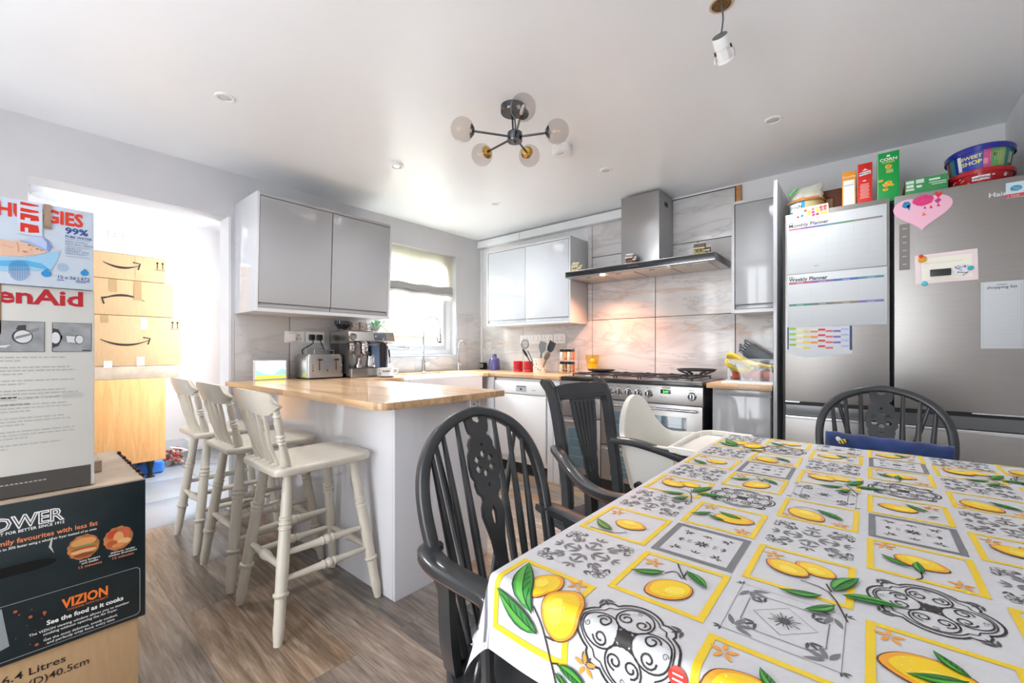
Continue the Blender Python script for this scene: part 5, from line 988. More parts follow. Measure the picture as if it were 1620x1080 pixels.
b.text(w_, 'and up to 30% faster using a whole air fryer instead of an oven', .0095, FX(XF+.0008, -3.362, .593), .01, 'RIGHT', sx=.83)
def food(y, z, kind):
    dd = .0005
    P = [(y+.033*math.cos(i*PI/14)*(1+.04*math.sin(i*3)), z+.035*math.sin(i*PI/14)*(1+.05*math.sin(i*2.3))) for i in range(28)]
    b.poly(mat('bun_brown', '#c07a44', .5, noise=.4, nscale=60), M, P, .0004)
    if kind: 
        for yy, zz, rx, rz, c_ in ((0, .014, .026, .012, '#d99a5c'), (0, .002, .028, .004, '#7a8a4a'), (0, -.004, .027, .004, '#b84a34'), (0, -.012, .027, .006, '#e0b078'), (0, -.022, .02, .006, '#8a4a2c')): dd += .0002; b.disc(mat('food_'+c_[1:], c_, .5), M, y+yy, z+zz, rx, rz, dd)
    else:
        for yy, zz, rx, rz, c_ in ((-.012, .014, .013, .012, '#c8442c'), (.012, .014, .014, .011, '#d8604a'), (0, 0, .012, .02, '#e0a468'), (.012, -.012, .016, .009, '#e8b47a'), (-.014, -.012, .012, .01, '#b85a34'), (0, -.02, .015, .006, '#d98c54')): dd += .0002; b.disc(mat('food_'+c_[1:], c_, .5), M, y+yy, z+zz, rx, rz, dd)
food(-3.389, .552, True); food(-3.315, .552, False)
for y, a_, c_ in ((-3.376, 'juicy burgers', 'and steaks'), (-3.305, 'delicious, tender', 'chicken drumsticks')):
    b.text(w_, a_, .0075, FX(XF+.0008, y, .510), .01, 'CENTER', sx=1.1); b.text(w_, c_, .0075, FX(XF+.0008, y, .5025), .01, 'CENTER', sx=1.1); b.text(ow, '12 minutes', .0095, FX(XF+.0008, y, .492), .01, 'CENTER', sx=1.2)
b.disc(mat('handle_hole', '#050606', .9), M, -3.50, .535, .058, .0135, .0003); b.quad(mat('handle_hole', '#050606', .9), M, -3.6, .5225, -3.5, .5485, .0004)
fl_ = mat('silver_line', '#9aa0a4', .4); R = .012; P = [(-3.56, .448), (-3.278, .448)]+arc(-3.278, .436, R, 90, 0, 5)+[(-3.266, .315)]+arc(-3.278, .315, R, 0, -90, 5)+[(-3.56, .303)]
b.line(fl_, M, P, .0016, .0005); b.text(mat('vizion_orange', '#f07a2c', .5), 'VIZION', .037, FX(XF+.0008, -3.337, .393), .035, 'RIGHT', sx=.76); b.text(ow, 'COOKING WITH CLARITY', .0075, FX(XF+.0008, -3.337, .383), .0, 'RIGHT', sx=.95)
b.text(w_, 'See the food as it cooks', .0175, FX(XF+.0008, -3.304, .362), .03, 'RIGHT', sx=.92)
for s_, z, sz in (('The VIZION viewing window allows you to monitor', .346, .0095), ('cooking without opening the Air Fryer.', .336, .0095), ('Get the most delicious, evenly cooked,', .320, .0095), ('and perfectly crisp food, every time', .310, .0095)): b.text(w_, s_, sz, FX(XF+.0008, -3.392, z), .008, 'CENTER', sx=1.0)
rr = random.Random(5)
for i in range(16): b.disc(mat('ember', '#b4583a', .5), M, -3.54+rr.uniform(0, .08), .31+rr.uniform(0, .12), rr.choice([.0012, .002, .004]), d=.0005, seg=8)
b.poly(mat('worn_label', '#8f979c', .5), M, [(-3.56, .44), (-3.54, .443), (-3.527, .34), (-3.56, .33)], .0006)
b.poly(mat('scuff', '#c9c4bc', .8), M, [(-3.452, .6), (-3.449, .6), (-3.452, .575), (-3.447, .555), (-3.457, .575)], .0009)
b.build('carton_body', fb)
b = MB(); b.box(kraft2, 1.135, XF-.001, -3.92, YE-.004, Z1-.005, Z1, .001)
rr = random.Random(2)
for i in range(9): b.box(mat('torn_edge', '#3b2620', .9), 1.2+i*.052+rr.uniform(0, .01), 1.235+i*.052, YE-.006, YE+.003, Z1-.012, Z1+rr.uniform(.002, .009), .002)
b.box(mat('clear_tape', '#cdb9a2', .2), 1.13, XF+.0005, -3.45, -3.40, Z1-.0005, Z1+.0006); b.build('top_flap', fb)
b = MB(); b.box(kraft2, 1.15, 1.5, -3.80, -3.33, .7195, .755, .002); b.box(kink, 1.3, 1.34, -3.331, -3.329, .735, .74)
tag(b.build('cardboard_tray'), 'flat worn cardboard piece lying on the black carton behind the tall white one', 'cardboard')
# white mixer carton
km = mat('greyish_white_carton', '#dddcd6', .45, noise=.05, nscale=6); kb = MB(); KX = 1.672
kb.box(km, 1.20, KX, -3.92, -3.364, .7565, 1.292, .003); kb.box(km, 1.52, KX, -3.92, -3.364, .722, .757, .001)
M = FX(KX+.0005, 0, 0); kr = mat('carton_red', '#b6202c', .5); kg = mat('small_print', '#b3b2ae', .6)
kb.text(kr, 'KitchenAid', .058, FX(KX+.0008, -3.386, 1.245), .03, 'RIGHT', sx=1.2)
def photo(y0, y1, z0, z1, k):
    kb.quad(mat('photo_grey', '#9fa1a3', .5, noise=.3, nscale=25), M, y0, z0, y1, z1, .0004); kb.line(ink, M, [(y0, z0), (y1, z0), (y1, z1), (y0, z1), (y0, z0)], .0012, .0007)
    L1, D1 = mat('photo_light', '#d5d6d7', .5), mat('photo_dark', '#3f4042', .5)
    if k == 0:
        y, z = y1-.04, (z0+z1)/2
        kb.disc(D1, M, y, z, .019, .02, .0006); kb.disc(L1, M, y+.001, z, .016, .017, .0008); kb.poly(mat('photo_mid', '#85878a', .5), M, [(y-.014, z-.008), (y+.014, z+.004), (y+.015, z+.01), (y-.012, z)], .001)
        kb.poly(D1, M, [(y-.012, z+.018), (y-.008, z+.03), (y+.006, z+.032), (y+.006, z+.02)], .001); kb.poly(mat('photo_mid', '#85878a', .5), M, [(y+.013, z+.008), (y+.03, z+.018), (y+.03, z+.026), (y+.012, z+.018)], .0008); kb.poly(L1, M, [(y-.06, z-.028), (y-.02, z-.022), (y-.03, z-.03)], .0008)
    else:
        y, z = (y0+y1)/2, (z0+z1)/2
        kb.poly(D1, M, [(y0+.001, z+.025), (y0+.012, z+.022), (y0+.02, z), (y0+.012, z-.025), (y0+.001, z-.03)], .0006); kb.disc(L1, M, y0+.006, z-.002, .009, .016, .0008); kb.poly(mat('photo_mid', '#85878a', .5), M, [(y0+.016, z+.005), (y-.004, z+.01), (y+.014, z+.006), (y+.014, z-.02), (y-.004, z-.018), (y0+.016, z-.008)], .0006); kb.poly(L1, M, [(y-.012, z+.004), (y+.012, z+.002), (y+.012, z-.016), (y-.01, z-.014)], .0008)
        kb.disc(D1, M, y+.014, z-.006, .0095, .014, .001); kb.disc(L1, M, y+.0145, z-.006, .008, .012, .0012); kb.quad(D1, M, y+.02, z0+.002, y1-.002, z0+.005, .0006)
photo(-3.56, -3.464, 1.113, 1.195, 0); photo(-3.449, -3.371, 1.113, 1.195, 1)
rr = random.Random(9)
def para(z, n, ymax):
    for i in range(n):
        y = -3.60; ye = ymax-rr.uniform(0, .03) if i < n-1 else ymax-.1
        while y < ye:
            l = rr.uniform(.006, .018); kb.quad(kg, M, y, z-i*.009, min(y+l, ye), z-i*.009+.0034, .0004); y += l+.0025
    return z-n*.009-.009
z = 1.096
for n, ym in ((2, -3.408), (3, -3.404), (2, -3.40), (3, -3.395), (1, -3.392)): z = para(z, n, ym)
kb.quad(mat('pale_band', '#b9b9b5', .5), M, -3.6, .981, -3.39, .993, .0004); kb.quad(km, M, -3.514, .981, -3.43, .993, .0006); kb.text(mat('print_dark', '#5a5a58', .6), 'ACCESSORI STANDARD', .0095, FX(KX+.0014, -3.472, .984), .004, 'CENTER', sx=.8)
z = .968
for n, ym in ((3, -3.39), (3, -3.4), (3, -3.395), (2, -3.43)): z = para(z, n, ym)
kb.quad(mat('carton_charcoal', '#4a4744', .5), M, -3.92, .7225, -3.372, .781, .0003)
for i in range(12): kb.quad(kg, M, -3.56+i*.0085, .756, -3.554+i*.0085, .759, .0006)
kb.box(mat('brown_tape2', '#8d6c50', .3), KX, KX+.0009, -3.56, -3.541, 1.16, 1.292)
tag(kb.build('mixer_carton'), 'tall white carton with red lettering and grey photos, standing on the black carton', 'cardboard box')
# wipes carton on top
hb = MB(); HX = 1.685; hm = mat('blue_white_carton', '#d3dfee', .4, noise=.05, nscale=3); hb.box(hm, 1.18, HX, -3.93, -3.367, 1.293, 1.521, .003); M = FX(HX+.0005, 0, 0)
hr = mat('wipes_red', '#dd3a26', .45); hbl = mat('wipes_navy', '#2e4f94', .5); hc_ = mat('wipes_cyan', '#2f8fcf', .45)
hb.text(hr, 'HUGGIES', .05, FX(HX+.001, -3.389, 1.473), .035, 'RIGHT', sx=.78)
hb.poly(mat('blue_wave_light', '#9cc9e8', .45), M, [(-3.93, 1.40), (-3.6, 1.372), (-3.543, 1.362), (-3.503, 1.366), (-3.47, 1.38), (-3.435, 1.398), (-3.44, 1.37), (-3.452, 1.34), (-3.48, 1.335), (-3.543, 1.325), (-3.93, 1.33)], .0006)
hb.poly(mat('blue_wave', '#5aaede', .45), M, [(-3.93, 1.372), (-3.6, 1.362), (-3.543, 1.352), (-3.5, 1.36), (-3.47, 1.356), (-3.45, 1.338), (-3.49, 1.345), (-3.543, 1.338), (-3.93, 1.35)], .0008)
skin = mat('printed_skin', '#e2b9a0', .5); skd = mat('printed_skin_shade', '#c48f78', .5)
hb.poly(skin, M, [(-3.60, 1.375), (-3.60, 1.405), (-3.56, 1.412), (-3.525, 1.407), (-3.508, 1.412), (-3.49, 1.408), (-3.465, 1.395), (-3.459, 1.389), (-3.48, 1.378), (-3.503, 1.37), (-3.53, 1.366)], .001)
hb.poly(mat('printed_hat', '#b9c8e6', .5), M, [(-3.508, 1.41), (-3.49, 1.424), (-3.472, 1.43), (-3.457, 1.42), (-3.451, 1.405), (-3.456, 1.391), (-3.468, 1.397), (-3.49, 1.409)], .0013); hb.poly(mat('hat_stripe', '#7a90cc', .5), M, [(-3.47, 1.43), (-3.457, 1.42), (-3.451, 1.405), (-3.456, 1.391), (-3.46, 1.393), (-3.46, 1.415)], .0016)
for y, z in ((-3.485, 1.4), (-3.47, 1.392)): hb.disc(skd, M, y, z, .003, .0015, .0016)
hb.disc(mat('printed_lip', '#c8746a', .5), M, -3.500, 1.383, .0045, .002, .0018); hb.disc(mat('printed_eye', '#4a3a38', .5), M, -3.492, 1.402, .0028, .0012, .002); hb.disc(mat('printed_eye', '#4a3a38', .5), M, -3.478, 1.394, .0025, .0011, .002); hb.disc(skd, M, -3.489, 1.391, .002, .0012, .002); hb.poly(mat('hat_brim', '#9aaedc', .5), M, [(-3.509, 1.409), (-3.507, 1.413), (-3.489, 1.411), (-3.467, 1.399), (-3.456, 1.393), (-3.457, 1.389), (-3.469, 1.394), (-3.49, 1.406)], .0019); hb.line(skd, M, [(-3.514, 1.405), (-3.511, 1.39), (-3.512, 1.38)], .0015, .0014); hb.line(skd, M, [(-3.54, 1.395), (-3.52, 1.39)], .001, .0014)
tp = mat('tape_red_print', '#d8301f', .3); ct = mat('frosted_tape', '#cfdaea', .15, coat=.4)
hb.quad(ct, M, -3.514, 1.43, -3.468, 1.5205, .0019)
for z0_, z1_ in ((1.508, 1.516), (1.49, 1.5), (1.468, 1.486), (1.436, 1.46)):
    hb.poly(tp, M, [(-3.508, z0_), (-3.508, z1_), (-3.476, z1_-.002), (-3.474, z0_+.003), (-3.49, z0_)], .0022)
hb.quad(ct, M, -3.500, 1.4365, -3.494, 1.448, .0025); hb.quad(ct, M, -3.500, 1.468, -3.49, 1.475, .0025)
hb.quad(mat('brown_tape3', '#a58a74', .25), M, -3.465, 1.452, -3.452, 1.521, .0026); hb.text(mat('print_dark', '#5a5a58', .6), 'FRA', .009, FX(HX+.0034, -3.459, 1.455), 0, 'CENTER')
hb.text(hbl, '99%', .024, FX(HX+.001, -3.425, 1.449), .03, sx=1.15); hb.text(hbl, 'PURE WATER', .0092, FX(HX+.001, -3.425, 1.437), .015, sx=.98)
for z_, s_ in ((1.424, 'SKIN LOVING'), (1.4165, 'NATURAL FIBRES*'), (1.404, 'HELPS TO'), (1.397, 'PREVENT SKIN'), (1.39, 'IRRITATION**')): hb.text(mat('wipes_grey_blue', '#6d7fa6', .5), s_, .0074, FX(HX+.001, -3.425, z_), 0, sx=1.0)
for z_ in (1.433, 1.412, 1.384): hb.quad(mat('wipes_grey_blue', '#6d7fa6', .5), M, -3.425, z_, -3.375, z_+.0008, .0005)
def drop(y, z, r, m, d=.0012): hb.poly(m, M, [(y, z+r*1.45)]+[(y+r*math.cos(math.radians(a)), z+r*math.sin(math.radians(a))) for a in range(35, -216, -18)], d)
drop(-3.461, 1.329, .0095, hc_); drop(-3.386, 1.341, .0085, hc_)
for i in range(13): y = -3.528+i*.0029; hh = .028*(1-((i-6)/6.6)**2)**.5; hb.quad(mat('stripe_blue', '#3f86bf', .5), M, y, 1.331-hh, y+.0011, 1.331+hh, .0012)
for i in range(10): y = -3.44+i*.0023; hh = .012*(1-((i-4.5)/5.2)**2)**.5; hb.quad(mat('stripe_pale', '#8fb4d8', .5), M, y, 1.351-hh, y+.0009, 1.351+hh, .0012)
hb.text(hbl, '12 x 56 | 672', .0125, FX(HX+.001, -3.441, 1.319), .01, sx=.98); 
for y0_, y1_, z_ in ((-3.441, -3.427, 1.3135), (-3.404, -3.376, 1.315), (-3.404, -3.384, 1.311)): hb.quad(mat('wipes_grey_blue', '#6d7fa6', .5), M, y0_, z_, y1_, z_+.0022, .0006)
tag(hb.build('wipes_carton'), 'white and blue baby wipes carton topmost of the near left stack', 'cardboard box')
# ------------------------------------------------------------ next room: oak cupboard with delivery cartons
oc = thing('oak_cupboard', 'light oak cupboard on black legs in the room beyond the opening', 'cupboard', (-1.7, -2.95, 0))
b = MB(); b.box(oak, -1.95, -1.35, -3.4, -2.626, .152, .872, .002); b.build('carcass', oc)
for x in (-1.42, -1.88):
    for y in (-2.72, -3.3): b = MB(); b.lathe(black, [(.032, 0), (.032, .008), (.02, .014), (.017, .06), (.022, .1), (.03, .152)], Matrix.Translation((x, y, 0)), 14); b.build('leg', oc)
def arrow_box(y0, y1, z0, z1, label, smile, flip=False, up=None, tapes=(), x0=-1.9, x1=-1.35):
    b = MB(); b.box(kraft, x0, x1, y0, y1, z0, z1, .004); M = FX(x1+.001, 0, 0)
    ya, yb, zc, sag = smile; P = []; n = 14
    sg = -1 if flip else 1
    for i in range(n+1): t_ = i/n; P.append((ya+(yb-ya)*t_, zc-sg*sag*4*t_*(1-t_)))
    ws = [.006+.013*math.sin(PI*min(1, t_/n*1.1)) for t_ in range(n+1)]
    L_, R_ = [], []
    for i, (y, z) in enumerate(P): L_.append((y, z+ws[i]/2)); R_.append((y, z-ws[i]/2))
    b.poly(kink, M, L_+R_[::-1], .0004)
    e = P[0] if flip else P[-1]; s_ = 1 if flip else -1
    b.line(kink, M, [(e[0]+s_*.045, e[1]+.02), (e[0]-s_*.002, e[1]+.012), (e[0]+s_*.012, e[1]-.04)], .011, .0006)
    if up:
        for q in (-.018, .018):
            y, z = up[0]+q, up[1]; b.quad(kink, M, y-.003, z-.035, y+.003, z+.02, .0004); b.poly(kink, M, [(y-.011, z+.012), (y, z+.03), (y+.011, z+.012)], .0004)
        b.quad(kink, M, up[0]-.035, up[1]-.045, up[0]+.035, up[1]-.041, .0004)
    for y, z, w, h, m_ in tapes: b.quad(m_, M, y-w/2, z-h/2, y+w/2, z+h/2, .0008)
    tag(b.build('delivery_box'), label, 'cardboard box', 'cardboard delivery boxes stacked on the oak cupboard')
tb_, wl = mat('tan_tape', '#a98a62', .3), mat('white_label', '#e8e6e0', .5)
arrow_box(-3.35, -2.517, .982, 1.404, 'largest cardboard box with a smile arrow, lowest of the three on the cupboard', (-3.045, -2.735, 1.205, .045), False, (-2.56, 1.345), ((-3.02, 1.37, .045, .06, tb_), (-2.775, 1.345, .04, .1, wl), (-3.0, 1.0, .05, .055, wl), (-2.795, 1.02, .05, .075, wl)))
arrow_box(-3.36, -2.567, 1.408, 1.704, 'middle cardboard box, with the arrow curving the other way and brown tape', (-3.035, -2.77, 1.535, .04), True, None, ((-2.97, 1.65, .05, .105, tb_), (-2.815, 1.62, .05, .16, tb_)))
arrow_box(-3.37, -2.626, 1.708, 1.92, 'smallest cardboard box with a smile arrow, at the top of the stack', (-3.03, -2.80, 1.84, .035), False, (-2.665, 1.86), ((-2.83, 1.82, .003, .19, tb_),))
b = MB(); b.box(kraft2, -1.92, -1.35, -3.35, -2.534, .8735, .9795, .003); tag(b.build('cardboard_box'), 'shallow dull cardboard box between the oak cupboard top and the delivery boxes', 'cardboard box')
b = MB(); b.box(whitem, -1.9, -1.36, -3.37, -2.70, 1.9225, 1.965, .006); tag(b.build('white_board'), 'white flat board lying on the topmost delivery box', 'board')
b = MB(); b.lathe(whitem, [(.12, 0), (.15, -.01), (.15, -.075), (.135, -.09), (.0, -.095)], Matrix.Translation((-1.88, -3.27, 2.50)), 28); tag(b.build('ceiling_light'), 'round white drum light on the ceiling of the next room', 'ceiling light')
b = MB(); outlet(b, FX(-2.349, -2.81, 2.265), .15, .09); tag(b.build('wall_socket'), 'white plate high on the far wall of the next room', 'socket')
t = thing('storage_tub', 'clear plastic tub of red and brown bits on the floor beside the oak cupboard', 'storage tub', (-1.78, -2.47, 0))
ctb = glassmat('clear_tub_plastic', '#eceff1')
b = MB(); b.rbox(ctb, -1.88, -1.68, -2.57, -2.385, .002, .225, .02); b.build('tub_body', t)
b = MB()
for i in range(60): rr = random.Random(i); cc = rr.choice(['#8a5a44', '#b8463c', '#6e4f40', '#c8a890', '#c93c40']); b.sphere(mat('bit_'+cc[1:], cc, .7), (rr.uniform(-1.86, -1.70), rr.uniform(-2.55, -2.405), rr.uniform(.02, .15)), rr.uniform(.012, .02), 6)
o_ = b.build('contents', t); o_['kind'] = 'stuff'
b = MB(); b.tube(whitem, [(-1.675, -2.53, .19), (-1.665, -2.46, .17), (-1.67, -2.40, .14)], .006, 6); b.build('handle', t)
b = MB(); bb = mat('blue_plastic', '#2f6fc4', .3); b.rbox(bb, -1.75, -1.5, -2.80, -2.6, .005, .10, .04, bev=.01); tag(b.build('blue_crate'), 'small blue plastic item on the floor beneath the oak cupboard', 'crate')
b = MB(); b.rbox(whitem, -1.55, -1.46, -2.1, -1.9, 0, .17, .01, bev=.003); b.tube(mat('grey_cable', '#8e9298', .5), [(-1.5, -2.1, .01), (-1.45, -2.17, .01), (-1.5, -2.25, .01)], .006, 6); tag(b.build('white_bin'), 'small white box on the tiles of the next room, behind the bar stools', 'box')
# ------------------------------------------------------------ outside the kitchen window
gf = MB(); fw = mat('garden_fence_wood', '#b99a86', .8, noise=.2, nscale=6)
for i in range(26): gf.box(fw, -3.95, -3.92, -1.2+i*.152, -1.05+i*.152, 0, 1.62, .004)
for z in (.4, 1.4): gf.box(fw, -3.92, -3.88, -1.2, 2.75, z, z+.08)
tag(gf.build('garden_fence'), 'pale wooden garden fence seen low through the kitchen window', 'fence')
g_ = MB(); g_.box(mat('garden_paving', '#a9a69f', .9, noise=.2, nscale=5), -7, -2.55, -6, 5, -.1, -.02); struct(g_, 'ground')
pl = thing('palm_shrub', 'spiky green garden shrub outside the kitchen window', 'shrub', (-2.85, .4, -.02)); fo = mat('shrub_leaf', '#4f7a52', .6, noise=.3, nscale=10)
b = MB(); b.turn(mat('shrub_trunk', '#6b5a4a', .8), (-2.85, .4, -.02), (-2.85, .4, 1.5), [(0, .06), (1, .045)], 10); b.build('stem', pl)
b = MB(); rr = random.Random(11)
for i in range(110):
    a = rr.uniform(0, 2*PI); e = rr.uniform(-.5, 1.2); L_ = rr.uniform(.35, .6); d = Vector((math.cos(a)*math.cos(e), math.sin(a)*math.cos(e), math.sin(e))); o0 = Vector((-2.85, .4, 1.5+rr.uniform(-.1, .15))); m1 = o0+d*L_*.55; m2 = o0+d*L_-Vector((0, 0, .18*L_)); s_ = d.cross(Vector((0, 0, 1))).normalized()*.016
    b.raw(fo, [o0-s_*.5, o0+s_*.5, m1+s_, m1-s_, m2, ], [(0, 1, 2, 3), (3, 2, 4)])
b.build('leaves', pl, angle=90)
# ------------------------------------------------------------ things on the worktops
t = thing('toaster', 'brushed steel four-slice toaster on the peninsula by the tiled wall', 'toaster', (.19, -1.98, WT)); sv = brushed('toaster_steel', '#bdbcbb', .28, (3, 3, 120))
b = MB(); b.rbox(sv, .06, .30, -2.122, -1.838, .91, 1.085, .035, bev=.014); b.rbox(black, .07, .292, -2.115, -1.845, .901, .912, .03); b.rbox(sv, .061, .303, -2.123, -1.837, .912, .93, .035, bev=.002)
for y in (-2.06, -2.0, -1.955, -1.9): b.box(black, .09, .27, y-.012, y+.012, 1.083, 1.0865, .001)
for y in (-2.035, -1.907): b.box(black, .299, .3015, y-.003, y+.003, .965, 1.055)
b.build('body', t)
b = MB(); b.box(mat('lcd_grey', '#6c7480', .2), .300, .3025, -1.998, -1.955, 1.0, 1.053, .001); b.build('display', t)
for y in (-2.085, -1.865):
    for z in (.965, .985, 1.005): b = MB(); b.cyl(chrome, (.3, y, z), (.3035, y, z), .005, seg=10); b.build('button', t)
b = MB(); b.cyl(chrome, (.3, -1.977, .965), (.304, -1.977, .965), .007, seg=12); b.build('button', t)
for y in (-2.035, -1.907): b = MB(); b.box(black, .30, .325, y-.014, y+.014, 1.038, 1.05, .004); b.build('lever', t)
b = MB()
b.tube(chrome, [(.10, -2.05, 1.085), (.10, -2.05, 1.13), (.10, -1.90, 1.13), (.10, -1.90, 1.085)], .003, 6); b.tube(chrome, [(.25, -2.05, 1.085), (.25, -2.05, 1.115), (.25, -1.90, 1.115), (.25, -1.90, 1.085)], .003, 6)
for y in (-2.05, -2.0, -1.95, -1.90): b.tube(chrome, [(.10, y, 1.125), (.25, y, 1.112)], .0025, 6)
tag(b.build('warming_rack'), 'small chrome wire rack standing on top of the steel toaster', 'rack')
# photo frame tablet
t = thing('smart_display', 'small glowing picture screen in a white frame beside the toaster', 'screen', (.10, -2.29, WT))
b = MB(); b.box(white, .07, .09, -2.405, -2.18, .901, 1.045, .004); b.build('frame', t); sgl = lambda n, c_: mat(n, c_, .3, emit=c_, es=1.1)
b = MB(); M = FX(.0905, 0, 0); b.quad(sgl('screen_sky', '#eef6fb'), M, -2.393, .915, -2.192, 1.037); b.poly(sgl('screen_hills', '#7fa9a8'), M, [(-2.393, .93), (-2.393, .975), (-2.36, .96), (-2.33, .945), (-2.28, .94), (-2.25, .955), (-2.22, .985), (-2.192, .97), (-2.192, .93)], .0003); b.quad(sgl('screen_yellow', '#dbe63a'), M, -2.393, .912, -2.192, .932, .0006); b.build('screen', t)
# sockets on the left wall
b = MB(); outlet(b, FX(.0095, -2.095, 1.218)); tag(b.build('wall_socket'), 'white double socket with a white adaptor, left of the black plugs', 'socket')
b = MB(); outlet(b, FX(.0095, -1.936, 1.218)); tag(b.build('wall_socket'), 'white double socket holding two black plugs above the toaster', 'socket')
b = MB(); b.box(white, .019, .052, -2.155, -2.10, 1.185, 1.245, .006); tag(b.build('plug_adaptor'), 'white block adaptor plugged into the left double socket', 'plug')
for i, y in enumerate((-1.968, -1.906)):
    t = thing('power_plug', ['black plug with a cable curving down left to the toaster', 'black plug on the right of the socket above the toaster'][i], 'plug', (.02, y, 1.19)); b = MB(); b.rbox(black, .019, .045, y-.022, y+.022, 1.195, 1.24, .008, bev=.004); b.build('plug_body', t)
    e = [(.04, y, 1.196), (.055, y-.004, 1.17), (.05, y-.03-.05*(1-i), 1.12), (.05, y-.07*(1-i)-.01, 1.09), (.045, y-.08*(1-i), 1.03), (.03, y-.08*(1-i), .93)] if i == 0 else [(.04, y, 1.196), (.052, y+.006, 1.165), (.04, y+.03, 1.12), (.03, y+.05, 1.03), (.03, y+.05, .95)]
    b = MB(); b.tube(black, spline([Vector(q) for q in e], 5), .004, 8); b.build('cable', t)
# espresso machine
t = thing('espresso_machine', 'brushed steel espresso machine with a bean hopper under the wall cabinet', 'coffee machine', (.22, -1.64, WT)); es_ = brushed('espresso_steel', '#b7b4b0', .25, (3, 3, 60)); dk = mat('espresso_dark_grey', '#3c3c3e', .35)
Y0, Y1 = -1.832, -1.425
b = MB(); b.rbox(dk, .04, .20, Y0+.004, Y1-.004, .905, 1.168, .015, bev=.004)
pr = [(.04, 1.17), (.325, 1.17), (.365, 1.19), (.345, 1.262), (.33, 1.272), (.04, 1.272)]
b.ring(es_, [[(x, Y0, z) for x, z in pr], [(x, Y1, z) for x, z in pr]]); b.box(es_, .2, .205, Y0+.004, Y1-.004, .93, 1.17); b.box(dk, .2, .32, Y0, Y0+.02, .93, 1.17, .004); b.box(dk, .2, .26, Y1-.02, Y1, .93, 1.17, .004)
b.build('body', t)
b = MB(); Mh = Matrix.Translation((.3565, -1.56, 1.226)) @ Matrix.Rotation(-.27, 4, 'Y')
b.box(mat('touchscreen', '#4b5564', .12, coat=.5), -.002, .002, -.05, .05, -.024, .024, .001, Mh); b.box(mat('screen_border', '#23262b', .2), -.004, .0, -.054, .054, -.028, .028, .001, Mh); b.build('touchscreen', t)
b = MB(); b.cyl(es_, (.35, -1.80, 1.225), (.372, -1.80, 1.22), .027, .025, 20); b.cyl(chrome, (.372, -1.80, 1.22), (.375, -1.80, 1.22), .022, .022, 20); b.build('grind_dial', t)
b = MB(); b.rbox(es_, .20, .375, Y0+.008, -1.575, .903, .972, .01, bev=.003); b.box(black, .21, .365, Y0+.02, -1.59, .971, .975); 
for i in range(9): b.box(es_, .215+i*.016, .221+i*.016, Y0+.025, -1.595, .974, .977)
b.build('drip_tray', t)
for yc, nm in ((-1.78, 'grinder_outlet'), (-1.66, 'group_head')):
    b = MB(); b.lathe(chrome, [(.0, 0), (.03, 0), (.033, .01), (.033, .035), (.028, .04), (.028, .06), (0, .06)], Matrix.Translation((.28, yc, 1.115)), 20); b.build(nm, t)
b = MB(); b.lathe(chrome, [(.0, 0), (.025, 0), (.031, .01), (.031, .03), (0, .03)], Matrix.Translation((.28, -1.66, 1.084)), 20); b.tube(black, [(.30, -1.66, 1.098), (.35, -1.67, 1.092), (.42, -1.69, 1.08)], [.008, .011, .013], 10); b.tube(chrome, [(.28, -1.66, 1.085), (.285, -1.66, 1.065)], .01, 8); b.build('portafilter', t)
b = MB(); b.lathe(chrome, [(0, 0), (.03, 0), (.03, .025), (.012, .03), (.009, .05), (.016, .075), (0, .08)], Matrix.Translation((.30, -1.72, .977)), 18); b.build('tamper', t)
b = MB(); b.tube(chrome, spline([Vector(q) for q in [(.30, -1.465, 1.165), (.325, -1.462, 1.13), (.33, -1.455, 1.07), (.335, -1.452, 1.01)]], 5), .005, 8); b.cyl(black, (.328, -1.46, 1.12), (.332, -1.454, 1.06), .007, seg=8); b.build('steam_wand', t)
t = thing('milk_jug', 'steel milk jug on the drip tray of the espresso machine', 'jug', (.30, -1.60, .977)); b = MB(); b.lathe(chrome, [(.0, 0), (.038, 0), (.04, .008), (.036, .05), (.03, .085), (.032, .10), (.029, .10), (.027, .085)], Matrix.Translation((.30, -1.615, .9785)), 22, caps=False); b.build('body', t)
b = MB(); b.tube(chrome, spline([Vector(q) for q in [(.33, -1.615, 1.068), (.355, -1.615, 1.06), (.358, -1.615, 1.02), (.337, -1.615, 1.0)]], 4), .004, 6); b.build('handle', t)
b = MB(); b.box(mat('blue_grey_cloth', '#5d6c8c', .9), .21, .235, -1.56, -1.49, .905, 1.155, .004); tag(b.build('folded_cloth'), 'blue grey panel hanging at the right under the espresso machine head', 'cloth')
t = thing('bean_hopper', 'dark bean hopper on the left of the espresso machine top', 'hopper', (.2, -1.82, 1.2725)); hpr = mat('smoky_hopper', '#2f3136', .15, coat=.5)
b = MB(); b.lathe(hpr, [(.035, 0), (.035, .012), (.065, .05), (.066, .075), (.0, .075)], Matrix.Translation((.2, -1.80, 1.273)), 24); b.disc(mat('bean_label', '#cfd1d3', .4), FX(.262, -1.80, 1.328), 0, 0, .009, .011); b.build('body', t)
def mug(x, y, z, r, h, m, label, ang, group=None, prints=None, name='mug'):
    t = thing(name, label, 'mug', (x, y, z), 0, group); b = MB(); T = Matrix.Translation((x, y, z)); b.lathe(m, [(0, .0), (r*.86, 0), (r*.95, .005), (r, h*.5), (r, h), (r-.004, h), (r-.006, h*.5), (r-.008, .008), (0, .006)], T, 24, caps=False)
    if prints: prints(b, T, r, h)
    b.build('mug_body', t); b = MB(); c_, s_ = math.cos(ang), math.sin(ang); b.tube(m, [(x+c_*(r+q), y+s_*(r+q), z+hh) for q, hh in spline([Vector((-.003, h*.82)), Vector((.022, h*.75)), Vector((.024, h*.4)), Vector((-.002, h*.22))], 4)], .0045, 8); b.build('handle', t)
crmug = mat('cream_glaze', '#e6d9cc', .2, coat=.5)
